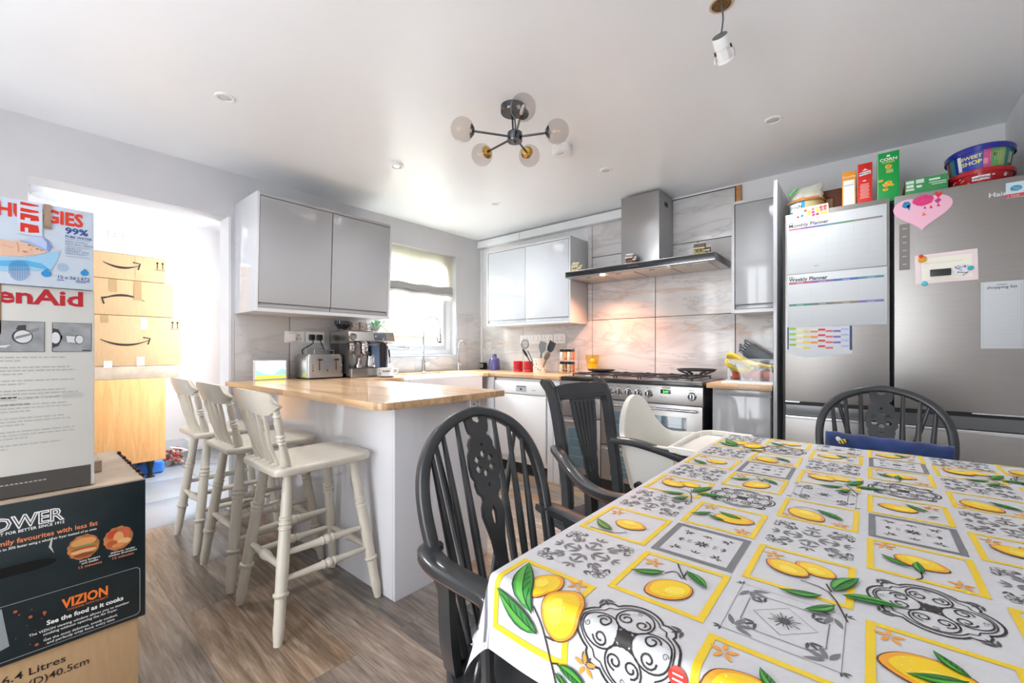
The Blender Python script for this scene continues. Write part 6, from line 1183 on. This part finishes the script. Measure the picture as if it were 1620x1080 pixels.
def pr_shapes(b, T, r, h):
    for i in range(14):
        rr = random.Random(i); a = i*26; hh = rr.uniform(.01, h-.02); wrap(b, mat(['print_dark_brown', 'print_rose', 'print_grey2'][i % 3], ['#5a4038', '#c98a80', '#8f8f8a'][i % 3], .5), T, r, r, h, a, a+rr.uniform(8, 14), hh, hh+rr.uniform(.006, .012))
mug(.19, -1.70, 1.273, .037, .075, crmug, 'cream patterned mug on the machine, next to the dark hopper', 2.4, 'patterned mugs on top of the espresso machine', pr_shapes)
mug(.19, -1.612, 1.273, .037, .075, crmug, 'cream patterned mug on the machine, next to the glass bowl', .9, 'patterned mugs on top of the espresso machine', pr_shapes)
b = MB(); b.lathe(mat('cut_glass', '#d5d6d9', .1, coat=.8), [(.0, 0), (.022, 0), (.026, .006), (.052, .042), (.048, .042), (.022, .01), (0, .008)], Matrix.Translation((.2, -1.51, 1.273)), 18, caps=False); tag(b.build('glass_bowl'), 'small cut glass bowl at the right end of the espresso machine top', 'bowl')
t = thing('cup_and_saucer', 'large white lettered cup on a saucer in front of the espresso machine', 'cup', (.44, -1.56, WT)); T = Matrix.Translation((.465, -1.57, WT))
b = MB(); b.lathe(cer, [(0, .001), (.045, .001), (.075, .012), (.077, .015), (.045, .007), (0, .006)], T, 28, caps=False); b.build('saucer', t)
b = MB(); b.lathe(cer, [(0, .008), (.03, .008), (.036, .014), (.052, .045), (.056, .075), (.053, .075), (.048, .045), (.03, .016), (0, .014)], T, 28, caps=False)
q = MB(); q.text(dark, 'GRANDE', .014, Matrix(), .03, 'CENTER', sx=1.1); b.raw(dark, [((.053+.0015)*math.cos(math.radians(-40)+x/.053), .0545*math.sin(math.radians(-40)+x/.053), .045+y) for x, y, z in q.v], q.f, T); b.build('cup', t)
b = MB(); b.tube(cer, spline([Vector(q) for q in [(.485, -1.519, .965), (.498, -1.493, .965), (.496, -1.489, .94), (.482, -1.522, .925)]], 4), .005, 8); b.build('handle', t)
# taps
t = thing('spring_tap', 'tall chrome kitchen tap with a spring neck behind the sink', 'tap', (.065, -.89, WT)); hy = -.89
b = MB(); b.cyl(chrome, (.065, hy, WT), (.065, hy, WT+.01), .028, seg=20); b.cyl(chrome, (.065, hy, WT+.01), (.065, hy, 1.02), .022, .019, 18); b.cyl(chrome, (.065, hy+.0, .965), (.085, hy+.055, .99), .008, seg=8); b.cyl(chrome, (.065, hy, 1.02), (.065, hy, 1.30), .009, seg=10); b.build('tap_body', t)
b = MB(); arcp = [(.065, hy, 1.28), (.065, hy, 1.33), (.075, hy+.012, 1.40), (.105, hy+.045, 1.44), (.15, hy+.085, 1.435), (.175, hy+.105, 1.39), (.18, hy+.11, 1.33), (.18, hy+.11, 1.28)]; sp3 = spline([Vector(q) for q in arcp], 14)
b.tube(chrome, sp3, [.0085+.0018*(i % 2) for i in range(len(sp3))], 10); b.build('spring_neck', t)
b = MB(); b.cyl(chrome, (.18, hy+.11, 1.285), (.18, hy+.11, 1.20), .014, .017, 14); b.cyl(black, (.18, hy+.11, 1.20), (.18, hy+.11, 1.188), .019, .021, 14); b.build('spray_head', t)
b = MB(); b.tube(chrome, [(.065, hy, 1.22), (.12, hy+.055, 1.215), (.165, hy+.098, 1.215)], .006, 8); b.tube(chrome, [(.163, hy+.095, 1.2), (.163, hy+.095, 1.24)], .006, 8); b.build('holder_arm', t)
b = MB(); b.cyl(chrome, (.065, -.42, WT), (.065, -.42, .985), .02, .013, 14); b.tube(chrome, spline([Vector(q) for q in [(.065, -.42, .98), (.065, -.42, 1.16), (.08, -.405, 1.215), (.11, -.385, 1.215), (.12, -.378, 1.17)]], 5), .007, 10); b.cyl(chrome, (.065, -.42, .96), (.10, -.41, .965), .006, seg=8)
tag(b.build('filter_tap'), 'small plain chrome filter tap to the right of the spring tap', 'tap')
# roman blind
bd = thing('roman_blind', 'white and grey roman blind gathered in the top of the kitchen window', 'blind', (-.05, -.95, 1.62)); blm = mat('blind_fabric', '#ece8dc', .85, trans=0, bump=.3, bscale=60); blg = mat('blind_grey_band', '#a9a8a6', .8, bump=.4, bscale=80)
for m_ in (blm,):
    nt = m_.node_tree; pb = nt.nodes['Principled BSDF']; tl = nt.nodes.new('ShaderNodeBsdfTranslucent'); tl.inputs['Color'].default_value = lin('#f4f0e4'); mx = nt.nodes.new('ShaderNodeMixShader'); mx.inputs[0].default_value = .75
    nt.links.new(pb.outputs[0], mx.inputs[1]); nt.links.new(tl.outputs[0], mx.inputs[2]); nt.links.new(mx.outputs[0], nt.nodes['Material Output'].inputs['Surface'])
def hang(m, prof, name, y0=-1.47, y1=-.425, sag=.02):
    b = MB(); n = 24; P = []
    for i in range(n+1):
        y = y0+(y1-y0)*i/n; s_ = .006*math.sin(i*.9)+sag*math.sin(PI*i/n)*-.6; P.append([(x+.004*math.sin(i*.7+k), y, z+s_*(1 if k > 0 else 0)) for k, (x, z) in enumerate(prof)])
    b.ring(m, P, closed=True); b.build(name, bd, angle=60)
hang(blm, [(-.045, 2.12), (-.038, 2.12), (-.036, 1.76), (-.043, 1.76)], 'fabric')
hang(blg, [(-.046, 1.78), (-.03, 1.79), (-.02, 1.755), (-.032, 1.735), (-.018, 1.71), (-.034, 1.69), (-.046, 1.70)], 'gathered_fold'); hang(blm, [(-.044, 1.70), (-.03, 1.69), (-.026, 1.655), (-.04, 1.645)], 'lower_hem')
# far counter
b = MB(); b.box(black, .075, .135, -.11, -.05, WT, WT+.075, .006); b.disc(mat('clock_face', '#d8d6d0', .3), FY(.105, -.1105, .94), 0, 0, .02); b.disc(black, FY(.105, -.1108, .94), 0, 0, .012); tag(b.build('small_clock'), 'little black cube with a pale round face in the worktop corner', 'clock')
b = MB(); vg = mat('violet_glass', '#4d4a82', .12, coat=.8); b.lathe(vg, [(0, 0), (.055, 0), (.06, .006), (.06, .11), (.05, .128), (.024, .142), (.022, .165), (.03, .17), (.0, .17)], Matrix.Translation((.31, -.12, WT)), 26)
b.tube(mat('violet_glass_embossed', '#6d6aa6', .15, coat=.8), [(.31+.062*math.sin(.55*math.cos(a))-.0, -.12-.0615*math.cos(.55*math.cos(a)), WT+.068+.03*math.sin(a)) for a in [i*PI/10 for i in range(20)]], .002, 6, closed=True); tag(b.build('glass_vase'), 'deep violet glass bottle vase in the far worktop corner', 'vase')
redg = mat('red_glass', '#d3202a', .15, coat=.6); 
for i, (x, lb) in enumerate(((.71, 'red glass candle holder, left of the pair beside the utensil pot'), (.845, 'red glass candle holder, right of the pair, next to the utensil pot'))):
    b = MB(); T = Matrix.Translation((x, -.2, WT)); b.lathe(redg, [(0, 0), (.045, 0), (.048, .004), (.05, .105), (.046, .105), (.044, .01), (0, .01)], T, 24, caps=False)
    for k in range(10): wrap(b, mat('tree_print_dark', '#4e1a1c', .4), T, .048, .05, .105, -150+k*14, -150+k*14+5, .03, .05+.02*(k % 3)); wrap(b, mat('tree_print_dark', '#4e1a1c', .4), T, .048, .05, .105, -153+k*14, -141+k*14, .028, .034)
    tag(b.build('candle_holder'), lb, 'candle holder', 'red glass candle holders on the far worktop')
t = thing('utensil_pot', 'cream spotted pot full of black cooking utensils on the far worktop', 'utensil pot', (1.0, -.24, WT)); T = Matrix.Translation((1.005, -.24, WT)); b = MB(); b.lathe(crmug, [(0, 0), (.058, 0), (.062, .004), (.064, .14), (.06, .14), (.058, .01), (0, .01)], T, 26, caps=False)
for i in range(30):
    rr = random.Random(i+40); a = rr.uniform(-175, 10); hh = rr.uniform(.012, .125); wrap(b, mat(['spot_brown', 'spot_tan', 'spot_black'][i % 3], ['#7a5a44', '#c9a88c', '#3a3432'][i % 3], .5), T, .0625, .0645, .14, a, a+7, hh, hh+.009)
b.build('pot', t)
ux = mat('utensil_black', '#2f3236', .4); ug = mat('utensil_grey', '#6c7074', .35)
def utensil(name, label, dx, dy, L_, kind, m_):
    p0 = Vector((1.005+dx*.25, -.24+dy*.25, WT+.02)); d = Vector((dx, dy, .26)).normalized(); p1 = p0+d*(L_-.07); e = p0+d*L_
    tt = MB(); tt.tube(m_, [p0, p1], .0055, 8); q = d.to_track_quat('Z', 'Y').to_matrix().to_4x4(); Mq = Matrix.Translation(p1) @ q
    if kind == 'skimmer':
        Ms = Matrix.Translation(e) @ Matrix.Rotation(PI/2, 4, 'X'); tt.tube(m_, [Ms @ Vector((.045*math.cos(i*PI/10), .045*math.sin(i*PI/10), 0)) for i in range(20)], .004, 6, closed=True)
        for k in range(-3, 4): w2 = (.045**2-(k*.012)**2)**.5; tt.tube(m_, [Ms @ Vector((k*.012, -w2, 0)), Ms @ Vector((k*.012, w2, 0))], .0018, 4); tt.tube(m_, [Ms @ Vector((-w2, k*.012, 0)), Ms @ Vector((w2, k*.012, 0))], .0018, 4)
    elif kind == 'spatula': tt.shape(m_, [[(-.02, 0), (.02, 0), (.036, .03), (.036, .1), (-.036, .1), (-.036, .03)]], .004, Matrix.Translation(p1) @ Matrix.Rotation(PI/2, 4, 'X') @ Matrix.Rotation(math.atan2(-dx, .26), 4, 'Z'), .0008)
    else: tt.sphere(m_, (0, 0, .045), .033, 12, 1, .35, 1.45, Mq)
    tag(tt.build(name), label, 'utensil')
utensil('skimmer', 'round grey mesh skimmer, leftmost utensil in the spotted pot', -.13, -.02, .285, 'skimmer', ug)
utensil('spoon', 'black spoon leaning low to the left in the spotted pot', -.15, -.06, .225, 'spoon', ux)
utensil('spatula', 'broad black spatula leaning to the right in the spotted pot', .12, .0, .27, 'spatula', ux)
utensil('spoon', 'black ladle spoon upright in the middle of the spotted pot', .0, .03, .26, 'spoon', ux)
utensil('spatula', 'grey slotted turner in the spotted pot, between ladle and spatula', .05, -.03, .25, 'spatula', ug)
utensil('spoon', 'small grey spoon at the far right rim of the spotted pot', .15, -.05, .19, 'spoon', ug)
t = thing('spice_rack', 'two-tier wire rack of spice jars between the utensil pot and the cooker', 'spice rack', (1.30, -.2, WT)); b = MB(); wc = chrome
for z in (.012, .125):
    for zz in (z, z+.03): b.tube(wc, [(1.225, -.245, WT+zz), (1.385, -.245, WT+zz), (1.385, -.155, WT+zz), (1.225, -.155, WT+zz), (1.225, -.245, WT+zz)], .0022, 6)
    b.box(wc, 1.225, 1.385, -.245, -.155, WT+z-.002, WT+z)
for x in (1.225, 1.385):
    for y in (-.245, -.155): b.tube(wc, [(x, y, WT), (x, y, WT+.24)], .0025, 6)
b.tube(wc, [(1.285, -.2, WT+.24)]+[(1.305+.022*math.cos(a), -.2, WT+.255+.022*math.sin(a)) for a in [PI-i*PI/8 for i in range(9)]]+[(1.325, -.2, WT+.24)], .002, 6); b.tube(wc, [(1.225, -.2, WT+.24), (1.385, -.2, WT+.24)], .002, 6); b.build('wire_frame', t)
for k, z in enumerate((.0125, .1255)):
    for i in range(4):
        x = 1.245+i*.04; c_ = [['#d8c9a6', '#8a5a34', '#c6b088', '#b5683c'], ['#e8e2d8', '#d8884a', '#e2dccf', '#d9763a']][k][i]; T = Matrix.Translation((x, -.22, WT+z))
        jt = thing('spice_jar', ['lower', 'upper'][k]+' tier spice jar, '+['leftmost', 'second from the left', 'third from the left', 'rightmost'][i]+' in the wire rack', 'jar', (x, -.22, WT+z), 0, 'spice jars in the wire rack')
        b = MB(); b.lathe(mat('spice_'+c_[1:], c_, .2, coat=.6), [(0, 0), (.0175, 0), (.018, .003), (.018, .068), (.015, .075), (0, .075)], T, 16); b.build('jar_body', jt); b = MB(); b.lathe(black, [(0, .0755), (.0175, .0755), (.0175, .098), (0, .098)], T, 16); b.build('lid', jt)
t = thing('candle_glass', 'yellow candle in a tall glass tumbler at the back left of the hob', 'candle', (1.53, -.165, .947)); T = Matrix.Translation((1.535, -.165, .9470))
b = MB(); b.lathe(glassmat('amber_tumbler', '#fff3cf'), [(0, 0), (.042, 0), (.046, .004), (.062, .125), (.059, .125), (.042, .012), (0, .01)], T, 26, caps=False); b.build('tumbler', t)
b = MB(); b.lathe(mat('yellow_wax', '#f4c21e', .35, emit='#f4b41e', es=.25), [(0, .012), (.043, .012), (.047, .04), (0, .042)], T, 22); b.sphere(mat('yellow_ball_wax', '#f6d23a', .4), (0, 0, .068), .026, 14, M=T); b.build('wax', t)
# sockets on the far wall
for i, (x, lb) in enumerate(((.655, 'white socket on the far wall, nearest the violet vase'), (.795, 'white switched socket above the red candle holders'), (.94, 'white socket behind the utensil pot on the far wall'), (1.085, 'white socket on the far wall, nearest the spice rack'))):
    b = MB(); outlet(b, FY(x, -.0095, 1.228), .135, .088); tag(b.build('wall_socket'), lb, 'socket')
# right counter: knife block, fruit box
b = MB(); b.box(white, 2.68, 2.975, -.50, -.10, WT, WT+.012, .003); tag(b.build('chopping_board'), 'white board under the clear fruit box right of the cooker', 'chopping board')
t = thing('knife_block', 'dark slanted knife block behind the bananas', 'knife block', (2.86, -.12, WT+.012)); Mk = Matrix.Translation((2.862, -.12, WT+.155)) @ Matrix.Rotation(-.95, 4, 'Y')
b = MB(); b.box(mat('slate_block', '#4b5257', .35), -.05, .05, -.06, .06, -.13, .115, .004, Mk); b.build('block', t)
for i in range(5):
    for j in range(2): b = MB(); x = -.038+i*.019; y = -.03+j*.06; b.box(mat('knife_handle_grey', '#5d6266', .25, metal=.5), x-.007, x+.007, y-.011, y+.011, .116, .155+.012*((i+j) % 3), .003, Mk); b.box(black, x-.0072, x+.0072, y-.008, y+.008, .135, .141, .001, Mk); b.build('knife_handle', t)
t = thing('fruit_box', 'clear plastic box holding bananas and peaches on the right worktop', 'box', (2.83, -.32, WT+.0125)); bxg = glassmat('clear_box_plastic', '#f0f3f4'); z0_, z1_ = WT+.0135, WT+.155
b = MB()
for q in ((2.70, 2.972, -.42, -.417, z0_, z1_), (2.70, 2.972, -.223, -.22, z0_, z1_), (2.70, 2.703, -.417, -.223, z0_, z1_), (2.969, 2.972, -.417, -.223, z0_, z1_), (2.70, 2.972, -.42, -.22, z0_-.001, z0_+.003)): b.box(bxg, *q)
b.build('box_walls', t); b = MB(); b.box(mat('box_base_edge', '#b9bfc3', .2), 2.695, 2.975, -.425, -.4205, z0_-.001, z0_+.004); b.tube(mat('box_base_edge', '#b9bfc3', .2), [(2.70, -.42, z1_), (2.972, -.42, z1_), (2.972, -.22, z1_), (2.70, -.22, z1_), (2.70, -.42, z1_)], .002, 6); b.build('rim', t)
pm = mat('peach_skin', '#e2694c', .45, noise=.5, nscale=9); pn = ['leftmost peach in the clear fruit box', 'second peach from the left in the fruit box', 'third peach from the left, in front in the fruit box', 'rightmost peach in the clear fruit box', 'peach at the back of the fruit box, mostly hidden']
for i, (x, y) in enumerate(((2.742, -.37), (2.80, -.335), (2.862, -.375), (2.93, -.37), (2.90, -.28))):
    pt = thing('peach', pn[i], 'peach', (x, y, z0_+.0035), i, 'peaches in the fruit box'); b = MB(); rg_ = []; 
    b.sphere(pm, (x, y, z0_+.0035+.0305), .032, 18, 1, 1, .95); b.build('fruit', pt); b = MB(); b.cyl(mat('fruit_stalk', '#5a3d22', .7), (x, y, z0_+.0625), (x+.002, y, z0_+.068), .003, .002, 6); b.build('stalk', pt)
bn = mat('banana_skin', '#e3c33a', .45, noise=.2, nscale=12); bt = mat('banana_tip', '#4c3a22', .7)
def banana(pts, label, r=.017, grp='bananas on the fruit box'):
    bt_ = thing('banana', label, 'banana', pts[0], 0, grp); P = spline([Vector(q) for q in pts], 6); n = len(P); rr_ = [r*min(1, .38+2.6*min(i/(n-1), 1-i/(n-1))) for i in range(n)]
    b = MB(); b.tube(bn, P[1:-1], rr_[1:-1], 5+1); b.build('fruit', bt_, angle=25); b = MB(); b.tube(bt, [P[0], P[1]], [r*.3, r*.42], 6); b.tube(bt, [P[-2], P[-1]], [r*.4, r*.2], 6); b.build('tips', bt_)
zb = WT+.105
banana([(2.685, -.38, zb+.075), (2.72, -.395, zb+.082), (2.775, -.40, zb+.05), (2.82, -.40, zb+.005), (2.83, -.395, zb-.005)], 'banana lying highest in the bunch on the left of the fruit box')
banana([(2.685, -.37, zb+.065), (2.73, -.36, zb+.045), (2.79, -.355, zb+.025), (2.85, -.35, zb+.012), (2.875, -.35, zb+.012)], 'banana in the middle of the bunch, curving right')
banana([(2.685, -.39, zb+.055), (2.70, -.405, zb+.02), (2.74, -.40, zb-.012), (2.80, -.395, zb-.022), (2.86, -.39, zb-.002)], 'lowest banana of the bunch, bowed down over the peaches')
banana([(2.69, -.345, zb+.06), (2.74, -.325, zb+.06), (2.80, -.315, zb+.035), (2.86, -.31, zb+.01), (2.88, -.31, zb)], 'banana at the back of the bunch')
banana([(2.84, -.33, zb+.028), (2.87, -.33, zb+.018), (2.91, -.335, zb+.006), (2.95, -.34, zb+.004), (2.962, -.34, zb+.01)], 'single banana lying to the right above the peaches', .015)
# ------------------------------------------------------------ ceiling fittings
ch = thing('pendant_chandelier', 'five-armed dark chrome ceiling light with round glass globes', 'ceiling light', (2.03, -1.86, CE)); HZ = 2.195; hx, hy2 = 2.055, -1.875
b = MB(); b.lathe(dchrome, [(.0, 0), (.062, 0), (.062, -.03), (.058, -.036), (0, -.036)], Matrix.Translation((2.03, -1.862, CE)), 28); b.build('ceiling_rose', ch)
b = MB(); b.lathe(dchrome, [(0, -.024), (.036, -.024), (.038, -.02), (.038, .02), (.034, .024), (0, .024)], Matrix.Translation((hx, hy2, HZ)), 24); b.cyl(black, (hx, hy2, HZ-.0245), (hx, hy2, HZ-.03), .006, seg=8); b.build('hub', ch)
b = MB(); b.tube(dchrome, [(hx-.012, hy2+.002, HZ+.02), (2.028, -1.865, CE-.03)], .005, 8); b.tube(dchrome, [(hx+.008, hy2-.002, HZ+.02), (2.04, -1.86, CE-.03)], .004, 8); b.build('stem', ch)
gg = glassmat('smoked_globe_glass', '#efecea'); lb_ = mat('bulb_warm_white', '#efe2d2', .3, coat=.3)
def arm(ex, ey, ez, k):
    h0 = Vector((hx, hy2, HZ)); e = Vector((ex, ey, ez)); d = (e-h0).normalized(); R = .058
    b = MB(); b.tube(dchrome, [h0+d*.03, e-d*R*.86], .0055, 8); a_ = b.build('arm', ch)
    q = Matrix.Translation(e-d*R*.98) @ d.to_track_quat('Z', 'Y').to_matrix().to_4x4()
    b = MB(); b.lathe([dchrome, mat('brass_cap', '#d8ab52', .2, metal=.9)][k], [(.0, 0), (.018, 0), (.03, .010), (.034, .016), (.028, .012), (.0, .006)], q, 22, caps=False); b.lathe(lb_, [(0, .01), (.008, .01), (.009, .03), (.006, .07), (0, .073)], q, 12); b.build('lamp_holder', a_)
    b = MB(); b.sphere(gg, tuple(e), R, 28); b.build('globe', a_)
arm(1.90, -2.09, 2.2, 0); arm(1.80, -1.85, 2.19, 1); arm(1.985, -1.665, 2.195, 1); arm(2.245, -1.775, 2.2, 0); arm(2.24, -2.04, 2.205, 0)
b = MB(); T = Matrix.Translation((1.985, -1.335, CE)); b.lathe(white, [(0, 0), (.062, 0), (.062, -.012), (.058, -.014), (.058, -.02), (.062, -.022), (.06, -.042), (.052, -.048), (0, -.049)], T, 32)
for k in range(3): b.cyl(mat('pale_grey_print', '#b5b8bd', .5), (1.985+.014*(k-1), -1.355, CE-.049), (1.985+.014*(k-1), -1.355, CE-.0505), .006, seg=8)
tag(b.build('smoke_alarm'), 'round white smoke alarm on the ceiling beside the globe light', 'smoke alarm')
names = {(0, 0): 'recessed downlight above the bar stools', (0, 1): 'recessed downlight over the peninsula, in front of the big wall cabinet', (0, 2): 'recessed downlight near the far corner by the window', (1, 2): 'recessed downlight in front of the cooker hood', (2, 2): 'recessed downlight nearest the fridge'}
for i, x in enumerate((.995, 2.03, 3.03)):
    for j, y in enumerate((-2.838, -1.843, -.855)):
        if (i, j) not in names: continue
        dl = thing('downlight', names[(i, j)], 'ceiling light', (x, y, CE), 0, 'recessed ceiling downlights'); T = Matrix.Translation((x, y, CE))
        b = MB(); dz = -.012 if (i, j) == (0, 1) else 0; b.lathe(white, [(.045, 0), (.045, -.004+dz), (.04, -.007+dz), (.03, -.006+dz), (.028, -.002)], T, 28, caps=False); b.build('trim_ring', dl); sl = bpy.data.lights.new('downlight_fill', 'SPOT'); sl.energy = 30; sl.color = (.97, .98, 1); sl.spot_size = math.radians(140); sl.spot_blend = 1; sl.shadow_soft_size = .09; so = bpy.data.objects.new('downlight_fill', sl); COL.objects.link(so); so.location = (x, y, CE-.03)  # fill spot added under each unlit-looking fitting to brighten the far end
        b = MB(); b.lathe(mat('downlight_lens', '#d7d9dc', .2, coat=.3), [(0, -.001), (.028, -.001), (.022, -.003+dz), (0, -.003+dz)], T, 22); b.build('lens', dl)
dp = thing('dangling_downlight', 'white downlight can hanging on its cable from an open ceiling hole', 'ceiling light', (3.02, -1.87, CE))
b = MB(); b.lathe(mat('raw_hole', '#7a5a36', .9, noise=.5, nscale=60), [(0, -.0015), (.03, -.0015), (.034, -.001), (.03, -.0018)], Matrix.Translation((3.02, -1.868, CE)), 24, caps=False); b.lathe(mat('plaster_edge', '#cbb59c', .9), [(.031, -.001), (.04, -.002), (.042, 0)], Matrix.Translation((3.02, -1.868, CE)), 24, caps=False); b.build('ceiling_hole', dp)
b = MB(); b.tube(mat('grey_flex', '#5a5e63', .5), spline([Vector(q) for q in [(3.02, -1.868, CE), (3.024, -1.862, 2.32), (3.018, -1.858, 2.275), (3.012, -1.86, 2.262)]], 5), .003, 8); b.build('cable', dp)
b = MB(); Mc = Matrix.Translation((3.012, -1.86, 2.262)) @ Vector((-.02, -.92, .66)).to_track_quat('Z', 'Y').to_matrix().to_4x4() 
b.lathe(mat('heatsink_grey', '#6d6f72', .6, bump=.8, bscale=300), [(0, .002), (.024, .0), (.026, -.003), (0, -.003)], Mc, 20); b.lathe(white, [(.0265, -.001), (.027, -.004), (.0265, -.04), (.024, -.042), (.024, -.085), (.027, -.088), (.027, -.092), (0, -.088)], Mc, 26, caps=False)
for a in range(8): b.box(white, .0235, .0255, -.0015, .0015, -.085, -.042, M=Mc @ Matrix.Rotation(a*PI/4, 4, 'Z'))
b.build('lamp_can', dp)
for a in (0, PI):
    b = MB(); Mq = Mc @ Matrix.Rotation(a+.5, 4, 'Z'); b.box(black, .026, .031, -.004, .004, -.058, -.045, .001, Mq); b.tube(chrome, [Mq @ Vector(q) for q in [(.03, -.003, -.05), (.037, -.003, -.075), (.034, -.003, -.094), (.034, .003, -.094), (.037, .003, -.075), (.03, .003, -.05)]], .0009, 5); b.build('spring_clip', dp)
